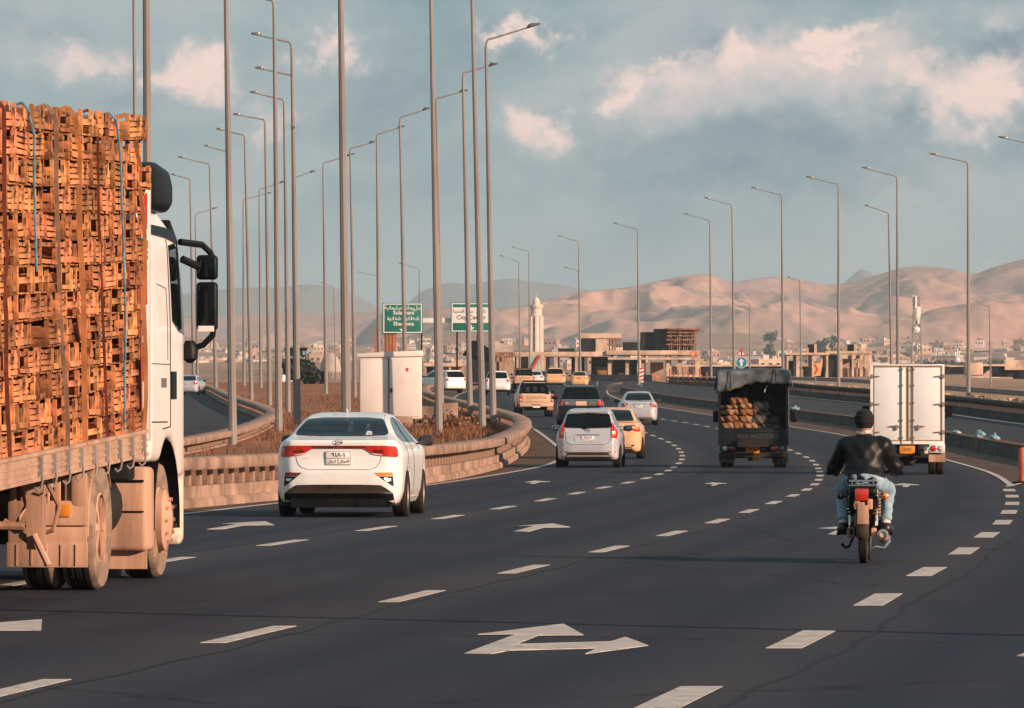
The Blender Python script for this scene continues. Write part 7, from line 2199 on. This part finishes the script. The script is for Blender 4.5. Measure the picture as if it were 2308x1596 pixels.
def banner(t, X, Z, dp):
    for k in range(5):
        MB().span((X(1191 + k * 7), 0, -0.3), (X(1191 + k * 7 + 3.2), 0.4, Z(800))).build('teal_panel', TEALP, t)
        MB().span((X(1194.2 + k * 7), 0.02, -0.3), (X(1198 + k * 7), 0.38, Z(800))).build('pale_panel', CONCD, t)
    MB().bar((X(1199), -0.2, Z(832)), (X(1218), -0.2, Z(801)), 0.3, 0.32, (0, 1, 0)).build('red_sash', SIGNR, t)


frame_building('striped_kiosk', 'teal and cream striped kiosk with a red diagonal sash below the minaret', 860, 1188, 1228, 1.0, banner)


def red_stall(t, X, Z, dp):
    MB().lathe([(0.9, 0), (0.95, 0.4), (0.75, 1.2), (0.4, 1.7), (0, 1.8)], (0, 0, 1.2), 'Y', 16)
    fn = lambda X_, Y_, Z_: ellipsoid(X_, Y_, Z_, (0, 0, 0.9), (0.95, 0.8, 1.1))
    link('red_dome', sdf_mesh('d', fn, (-1, -.9, 0), (1, .9, 2.8), 0.12), SIGNR, t)
    MB().lathe([(0.5, 0.0), (0.5, -0.06), (0.0, -0.08)], (0, -0.80, 1.3), 'Y', 16).build('white_disc', SIGNO, t, True)
    MB().span((-1.8, 0.2, -0.3), (-0.9, 0.8, 1.1)).span((0.8, 0.2, -0.3), (1.4, 0.8, 0.8)).build('counter', SIGNR, t)


t = frame_building('advertising_balloon', 'round red advertising stall with a pale disc beside the striped kiosk', 840, 1166, 1174, 1.0, red_stall)


def minaret():
    D = 1500.0
    c = W(1208.5, 0, D)
    t = thing('minaret', 'tall white minaret with a balcony and small dome', 'minaret', (c.x, D, G(D) - 1))
    Z = lambda q: W(0, q, D).z - G(D) + 1
    s = D / F
    sh = MB().lathe([(15 * s, 0), (14.5 * s, Z(735) - Z(848)), (14 * s, Z(712))], (0, 0, 0), 'Z', 8).build('shaft', MINW, t)
    for k in range(8):
        a = 2 * math.pi * k / 8
        MB().bar((15.1 * s * math.cos(a), 15.1 * s * math.sin(a), 0), (14.1 * s * math.cos(a), 14.1 * s * math.sin(a), Z(713)), 0.5, 0.5).build('rib', MINW, t)
    for k in range(5):
        MB().box((-2.2 * s, -13.9 * s * math.cos(R(22.5)) , Z(724 + k * 19)), (0.45, 0.5, 1.0)).build('window', MINT, t)
    MB().lathe([(14 * s, Z(712)), (15 * s, Z(711)), (12.6 * s, Z(709)), (12.6 * s, Z(697)), (15.5 * s, Z(692)), (16 * s, Z(688)), (15.6 * s, Z(687)), (9 * s, Z(687))], (0, 0, 0), 'Z', 16).build('balcony', MINW, t)
    MB().lathe([(8.3 * s, Z(687)), (8.3 * s, Z(683)), (8.8 * s, Z(681)), (8.0 * s, Z(677)), (5.5 * s, Z(673.5)), (2.2 * s, Z(671)), (0.8 * s, Z(669.5)), (0, Z(669.5))], (0, 0, 0), 'Z', 20).build('dome', MINW, t, True)
    MB().lathe([(0.5 * s, Z(670)), (0.5 * s, Z(666)), (1.1 * s, Z(665)), (0.4 * s, Z(664)), (0.3 * s, Z(661)), (0, Z(660.5))], (0, 0, 0), 'Z', 8).build('finial', MINW, t)


minaret()


def dome_house():
    D = 1000.0
    c = W(745, 0, D)
    t = thing('domed_building', 'small grey domed building seen past the thickest lamp post', 'building', (c.x, D, G(D)))
    Z = lambda q: W(0, q, D).z - G(D)
    s = D / F
    fn = lambda X, Y, Zz: np.maximum(ellipsoid(X, Y, Zz, (0, 0, Z(838)), (24 * s, 24 * s, Z(795) - Z(838))), Z(838) - Zz)
    link('dome', sdf_mesh('dome', fn, (-2, -2, Z(840)), (2, 2, Z(793)), 0.15), HOUSE[2], t)
    MB().lathe([(25 * s, Z(840)), (25 * s, Z(836))], (0, 0, 0), 'Z', 20).build('drum', HOUSE[2], t, True)
    for k in range(10):
        a = 2 * math.pi * k / 10
        MB().box((23 * s * math.cos(a), 23 * s * math.sin(a), Z(846)), (0.35, 0.35, Z(840) - Z(856))).build('column', HOUSE[2], t)
    MB().lathe([(0.15, Z(796)), (0.12, Z(790)), (0.0, Z(786))], (0, 0, 0), 'Z', 8).build('finial', MINT, t)


dome_house()


def kiosk():
    D = 640.0
    c = W(668, 0, D)
    t = thing('billboard', 'dark flat topped board with pale blue panels above the dark tree', 'billboard', (c.x, D, G(D)))
    X = lambda q: W(q, 0, D).x - c.x
    Z = lambda q: W(0, q, D).z - G(D)
    MB().span((X(640), 0, Z(789)), (X(692), 1.4, Z(784))).build('top_beam', DARKW, t)
    MB().span((X(642), 0.1, Z(803)), (X(690), 0.9, Z(789))).build('back_panel', WALLD, t)
    for a, b in ((661, 668), (670, 676), (682, 689)):
        MB().span((X(a), 0.0, Z(800)), (X(b), 0.08, Z(791))).build('blue_panel', BAGB, t)
    for px in (645, 687):
        MB().span((X(px), 0.4, -0.5), (X(px + 3), 0.8, Z(788))).build('post', DARKST, t)


kiosk()


def mast(label, px, D, ytop, ybase, wb, wt, m, antennas):
    c = W(px, 0, D)
    t = thing('telecom_mast', label, 'mast', (c.x, D, G(D) - 2))
    Z = lambda q: W(0, q, D).z - G(D) + 2
    s = D / F
    H = Z(ytop)
    a, b = wb * s / 2, wt * s / 2
    lat = lambda k, z: a + (b - a) * z / H
    for i, j in ((-1, -1), (1, -1), (1, 1), (-1, 1)):
        MB().bar((i * a, j * a, 0), (i * b, j * b, H), 0.34, 0.34).build('leg', m, t)
    n = int(H / (a * 1.7))
    mb = MB()
    for k in range(n):
        z0, z1 = H * k / n, H * (k + 1) / n
        w0, w1 = lat(0, z0), lat(0, z1)
        for (i, j), (p, q) in (((-1, -1), (1, -1)), ((1, -1), (1, 1)), ((1, 1), (-1, 1)), ((-1, 1), (-1, -1))):
            mb.bar((i * w0, j * w0, z0), (p * w1, q * w1, z1), 0.2, 0.2)
            mb.bar((p * w0, q * w0, z0), (i * w1, j * w1, z1), 0.2, 0.2)
    mb.build('lattice', m, t)
    for k in range(antennas):
        rr = random.Random(k + px)
        z = H * (0.72 + 0.26 * rr.random()); an = rr.uniform(0, 6.28); w = lat(0, z) * 1.35
        MB().box((w * math.cos(an), w * math.sin(an), z), (0.7, 0.5, 3.6 * rr.uniform(.6, 1.2))).build('antenna', SIGNW, t)
    if antennas:
        MB().tube([(0, 0, H), (0, 0, H + 4)], 0.08, 5).build('spike', m, t)
        MB().lathe([(0.2, -0.4), (1.0, -0.1), (1.0, 0.0)], (0, -lat(0, H * .6) - .4, H * 0.60), 'Y', 12).build('dish', SIGNW, t)


mast('pale lattice telecom mast with white antennas between two tall lamps', 2066, 2000, 668, 826, 26, 11, STEEL, 9)
mast('thin rusty lattice mast beside the green town sign', 849, 1300, 738, 850, 9, 5, RUST, 0)
mast('far thin pale mast near the edge of the plain', 2158, 2600, 788, 830, 9, 4, STEEL, 3)


# dark wall and yard things at the far edge
def yard(t, X, Z, dp):
    MB().span((X(2236), 0, -0.5), (X(2420), 1.0, Z(828))).build('wall', WALLD, t)
    MB().span((X(2264), -0.6, Z(834)), (X(2310), 0.0, Z(822) + 0.6)).build('roof_strip', CONCD, t)
    MB().prism([(X(2200), Z(858)), (X(2232), Z(858)), (X(2232), Z(832)), (X(2222), Z(838))], -1.5, -0.8, 'Y').build('ramp', CONCD, t)
    MB().span((X(2228), -1.4, Z(856)), (X(2280), -0.9, Z(850))).build('kerb', CONCD, t)
    for px in (2246, 2262, 2290): MB().span((X(px), -0.2, Z(850)), (X(px + 8), -0.05, Z(840))).build('opening', DARKW, t)


def far_shed(t, X, Z, dp):
    MB().span((-5.5, 0, -0.5), (5.5, dp, 2.3)).build('wall', WALLD, t)
    MB().span((-5.9, -0.5, 2.3), (5.9, dp + 0.3, 2.6)).build('roof', CONCD, t)
    MB().span((-3.0, -0.1, -0.2), (-0.6, 0.02, 1.9)).span((1.2, -0.1, -0.2), (3.4, 0.02, 1.9)).build('opening', DARKW, t)


for k_, (px_, d_) in enumerate([(1600, 1050), (1700, 1150), (1745, 1000), (1992, 1100), (2060, 1020), (2130, 1150), (2290, 950)]):
    frame_building('shed', ['dark low shed right beside the concrete market', 'dark low shed behind the round blue sign', 'dark low shed just before the half-built white house', 'dark low shed right after the half-built white house', 'dark low shed under the pale telecom mast', 'dark low shed hidden partly by the white box van', 'dark low shed behind the yard ramp'][k_], d_, px_, px_, 6.0, far_shed)
frame_building('yard_wall', 'long dark yard wall with a pale ramp at the edge of the plain', 820, 2200, 2420, 6.0, yard)


def silo(t, X, Z, dp):
    MB().span((X(2176), 0, Z(846)), (X(2216), 3.0, Z(817))).build('upper_block', CONCD, t, bevel=0.2)
    MB().span((X(2174), -0.3, -0.5), (X(2216), 3.4, Z(848))).build('base_block', CONCD, t, bevel=0.15)


frame_building('concrete_block_house', 'plain tan block just beyond the white box van', 800, 2174, 2216, 3.0, silo)


# ------------------------------------------------------------------ the town on the plain
def town():
    rr = random.Random(21)
    names = ['peach rendered', 'white rendered', 'grey', 'tan']
    protos = {}
    def house_meshes(v):
        r_ = random.Random(v)
        w, d, h = r_.uniform(8, 14), r_.uniform(8, 12), r_.uniform(3.6, 7.5)
        b = MB().box((0, 0, h / 2 - 0.5), (w, d, h + 1.0))
        rf = MB().box((0, 0, h + 0.2), (w + 0.6, d + 0.6, 0.4)).box((r_.uniform(-2, 2), 1, h + 1.2), (3, 3, 2.0)).box((w * .3, -d * .2, h + 0.9), (1.2, 1.2, 1.0))
        wins = []
        for k in range(3):
            x = -w / 2 + w * (k + 0.5) / 3
            wins.append(MB().box((x, -d / 2, h * 0.55), (w * 0.14, 0.3, h * 0.25)))
        return b.mesh('wall'), rf.mesh('roof'), [q.mesh('window') for q in wins]
    shapes = [house_meshes(v) for v in range(6)]
    for b, rf, ws in shapes:
        for q in ws: q.materials.append(DARKW)
    n = 0
    tries = 0
    used = []
    while n < 290 and tries < 4000:
        tries += 1
        D = 2500 + 2600 * rr.random() ** 0.8
        px = rr.uniform(440, 2330)
        q_ = rr.random()
        if q_ < 0.22: px = rr.uniform(440, 1180)
        elif q_ < 0.55: px = rr.uniform(1560, 2330)
        x = (px - CX) * D / F
        if any((x - a) ** 2 + (D - c) ** 2 < 16 ** 2 for a, c in used): continue
        used.append((x, D))
        k = rr.randrange(6); mcol = rr.choices([0, 1, 2, 3], [4, 3, 2, 3])[0]
        b, rf, ws = shapes[k]
        key = (k, mcol)
        if key not in protos:
            t = thing('house', 'x', 'house')
            bm = b.copy(); bm.materials.append(HOUSE[mcol]); rm_ = rf.copy(); rm_.materials.append(HOUSE[(mcol + 1) % 4])
            link('wall', bm, None, t, False); link('roof', rm_, None, t, False)
            for q in ws: link('window', q, None, t, False)
            protos[key] = t
            o = t
        else:
            o = copy_tree(protos[key])
        o.location = (x, D, G(D) + 0.0); o.rotation_euler = (0, 0, rr.uniform(-.5, .5))
        sc_ = rr.uniform(0.5, 0.95); o.scale = (sc_, sc_, sc_ * rr.uniform(.8, 1.2))
        lab = 'small flat roofed %s house among the distant town on the plain' % names[mcol]
        tag(o, lab, 'house', '%s houses of the distant town' % names[mcol])
        n += 1


town()


def build_tree(label, px, D, ytop, w_px, m, seed, n=900, ybase=None, group=None, leaf=0.5):
    c = W(px, 0, D)
    t = thing('tree', label, 'tree', (c.x, D, G(D) - 0.2), group=group)
    H = W(0, ytop, D).z - G(D)
    w = w_px * D / F
    r_ = random.Random(seed)
    mb = MB().tube([(0, 0, -0.5), (0.05 * w, 0, H * 0.3), (0, 0.05, H * 0.7)], [0.04 * H, 0.03 * H, 0.01 * H], 7)
    for k in range(5):
        a = r_.uniform(0, 6.28)
        mb.tube([(0.03 * w, 0, H * r_.uniform(.2, .4)), (math.cos(a) * w * .25, math.sin(a) * w * .25, H * r_.uniform(.5, .8))], [0.018 * H, 0.008 * H], 5)
    mb.build('trunk', BARK, t, True)
    lobes = [(r_.gauss(0, w * 0.2), r_.gauss(0, w * 0.2), H * r_.uniform(.3, .82), r_.uniform(.14, .26) * max(w, H * .5)) for _ in range(13)]
    vs, fs = [], []
    for _ in range(n):
        x, y, z, rad = r_.choice(lobes)
        u = Vector((r_.gauss(0, 1), r_.gauss(0, 1), r_.gauss(0, .85))).normalized() * rad * r_.uniform(.55, 1.05)
        p = Vector((x, y, z)) + u
        if p.z < H * .06 or p.z > H: continue
        a = Vector((r_.gauss(0, 1), r_.gauss(0, 1), r_.gauss(0, 1))).normalized() * leaf * r_.uniform(.5, 1.1)
        b = a.cross(Vector((r_.gauss(0, 1), r_.gauss(0, 1), r_.gauss(0, 1)))).normalized() * leaf * r_.uniform(.3, .7)
        k = len(vs)
        vs += [p - a, p + b, p + a, p - b]; fs.append((k, k + 1, k + 2, k + 3))
    link('crown', MB().add(vs, fs).mesh('crown', False), m, t, False)


build_tree('dark bushy tree leaning under the flat topped board beside the side road', 674, 600, 800, 70, FOLI, 1, 1600, leaf=0.35)
build_tree('small dark conical tree next to the grey dome', 700, 620, 826, 50, FOLI, 2, 700, leaf=0.3)
build_tree('bluish grey tree alone on the plain below the hills', 1735, 3300, 738, 26, FOLB, 3, 500, leaf=1.0)
build_tree('broad bluish grey tree on the plain beside a tall lamp', 1848, 3300, 748, 34, FOLB, 4, 500, leaf=1.0)
build_tree('farther bluish grey tree touching the tall lamp on the plain', 1876, 3400, 746, 20, FOLB, 5, 400, leaf=1.0)
build_tree('brown leafless bush inside the half-built white house', 1935, 990, 812, 26, DRY, 6, 500, leaf=0.3)
for k, (px, D, yt, w) in enumerate([(2110, 2600, 815, 90), (2180, 2600, 816, 80), (2245, 2500, 812, 60)]):
    build_tree(['low dark hedge tree on the plain behind the box van', 'low dark hedge tree in the middle of the far hedge', 'low dark hedge tree ending the far hedge'][k], px, D, yt, w, FOLB, 10 + k, 900, leaf=0.8, group='low trees of the far hedge')


# dry scrub on the soil median and rubble on the bank
def scrub():
    r_ = random.Random(8)
    mb = MB()
    for _ in range(5200):
        d = r_.choice([r_.uniform(205, 300), r_.uniform(150, 420)])
        a, b = XWL(d) + 0.6, XW1(d) - 0.5
        x = b - abs(r_.gauss(0, 0.33)) * (b - a) if r_.random() < .7 else r_.uniform(a, b)
        if x < a: continue
        if abs(x - W(880, 0, 249).x) < 1.6 and 244 < d < 252: continue
        z = G(d) + 0.15
        h = r_.uniform(.12, .42)
        for _k in range(3):
            u = Vector((r_.gauss(0, .35), r_.gauss(0, .35), 1)).normalized() * h
            s = Vector((r_.uniform(-1, 1), r_.uniform(-1, 1), 0)).normalized() * 0.02
            p = Vector((x + r_.uniform(-.06, .06), d + r_.uniform(-.06, .06), z))
            mb.add([p - s, p + s, p + u], [(0, 1, 2)])
    o = link('dry_scrub', mb.mesh('scrub', False), DRY, None, False)
    tag(o, 'dry brown grass and scrub growing on the soil median', 'dry grass', kind='stuff')
    mb = MB()
    for _ in range(2600):
        d = r_.uniform(250, 560)
        x = XF(d) + r_.uniform(.7, 7.0)
        s = abs(r_.gauss(0, .13)) + .06
        mb.box((x, d, G(d) + 0.12 + s * .3), (s * 1.6, s, s), rz=r_.uniform(0, 3), rx=r_.uniform(-.6, .6))
    o = mb.build('rubble', RUBBLE, None)
    tag(o, 'broken stone rubble strewn along the roadside bank', 'rubble', kind='stuff')


scrub()


def dark_bush(label, px, D, w, h, seed):
    c = W(px, 0, D)
    t = thing('shrub', label, 'shrub', (c.x, D, G(D) + 0.12))
    r_ = random.Random(seed)
    vs, fs = [], []
    for _ in range(500):
        u = Vector((r_.gauss(0, w * .26), r_.gauss(0, w * .22), abs(r_.gauss(0, h * .4))))
        a = Vector((r_.gauss(0, 1), r_.gauss(0, 1), r_.gauss(0, 1))).normalized() * .09
        b = a.cross(Vector((r_.gauss(0, 1), r_.gauss(0, 1), r_.gauss(0, 1)))).normalized() * .05
        k = len(vs); vs += [u - a, u + b, u + a, u - b]; fs.append((k, k + 1, k + 2, k + 3))
    link('foliage', MB().add(vs, fs).mesh('f', False), DRY if seed % 2 else FOLI, t, False)
    MB().tube([(0, 0, -.1), (0, 0, h * .5)], .03, 5).build('stem', BARK, t)


dark_bush('brown scrubby shrub between the thick lamp post and the nose of the balustrade', 1030, 236, 1.7, 0.75, 1)
dark_bush('dark low shrub at the foot of the lamps on the balustrade nose', 1072, 244, 1.2, 0.55, 2)
dark_bush('brown shrub beside the concrete blocks by the cabinet', 975, 240, 1.3, 0.5, 3)

# ------------------------------------------------------------------ air
hz = bpy.data.materials.new('air'); hz.use_nodes = True
hz.node_tree.nodes.clear()
w = NT(hz.node_tree)
o = w.n('ShaderNodeOutputMaterial'); pv = w.n('ShaderNodeVolumePrincipled')
pv.inputs['Color'].default_value = (0.80, 0.94, 1.0, 1)
pv.inputs['Density'].default_value = HAZE
pv.inputs['Anisotropy'].default_value = 0.1
hz.node_tree.links.new(pv.outputs[0], o.inputs['Volume'])
ho = MB().span((-9000, -300, -3), (9000, 17500, 420)).build('haze', hz)
tag(ho, 'thin pale haze over the plain and hills', 'haze', kind='stuff')
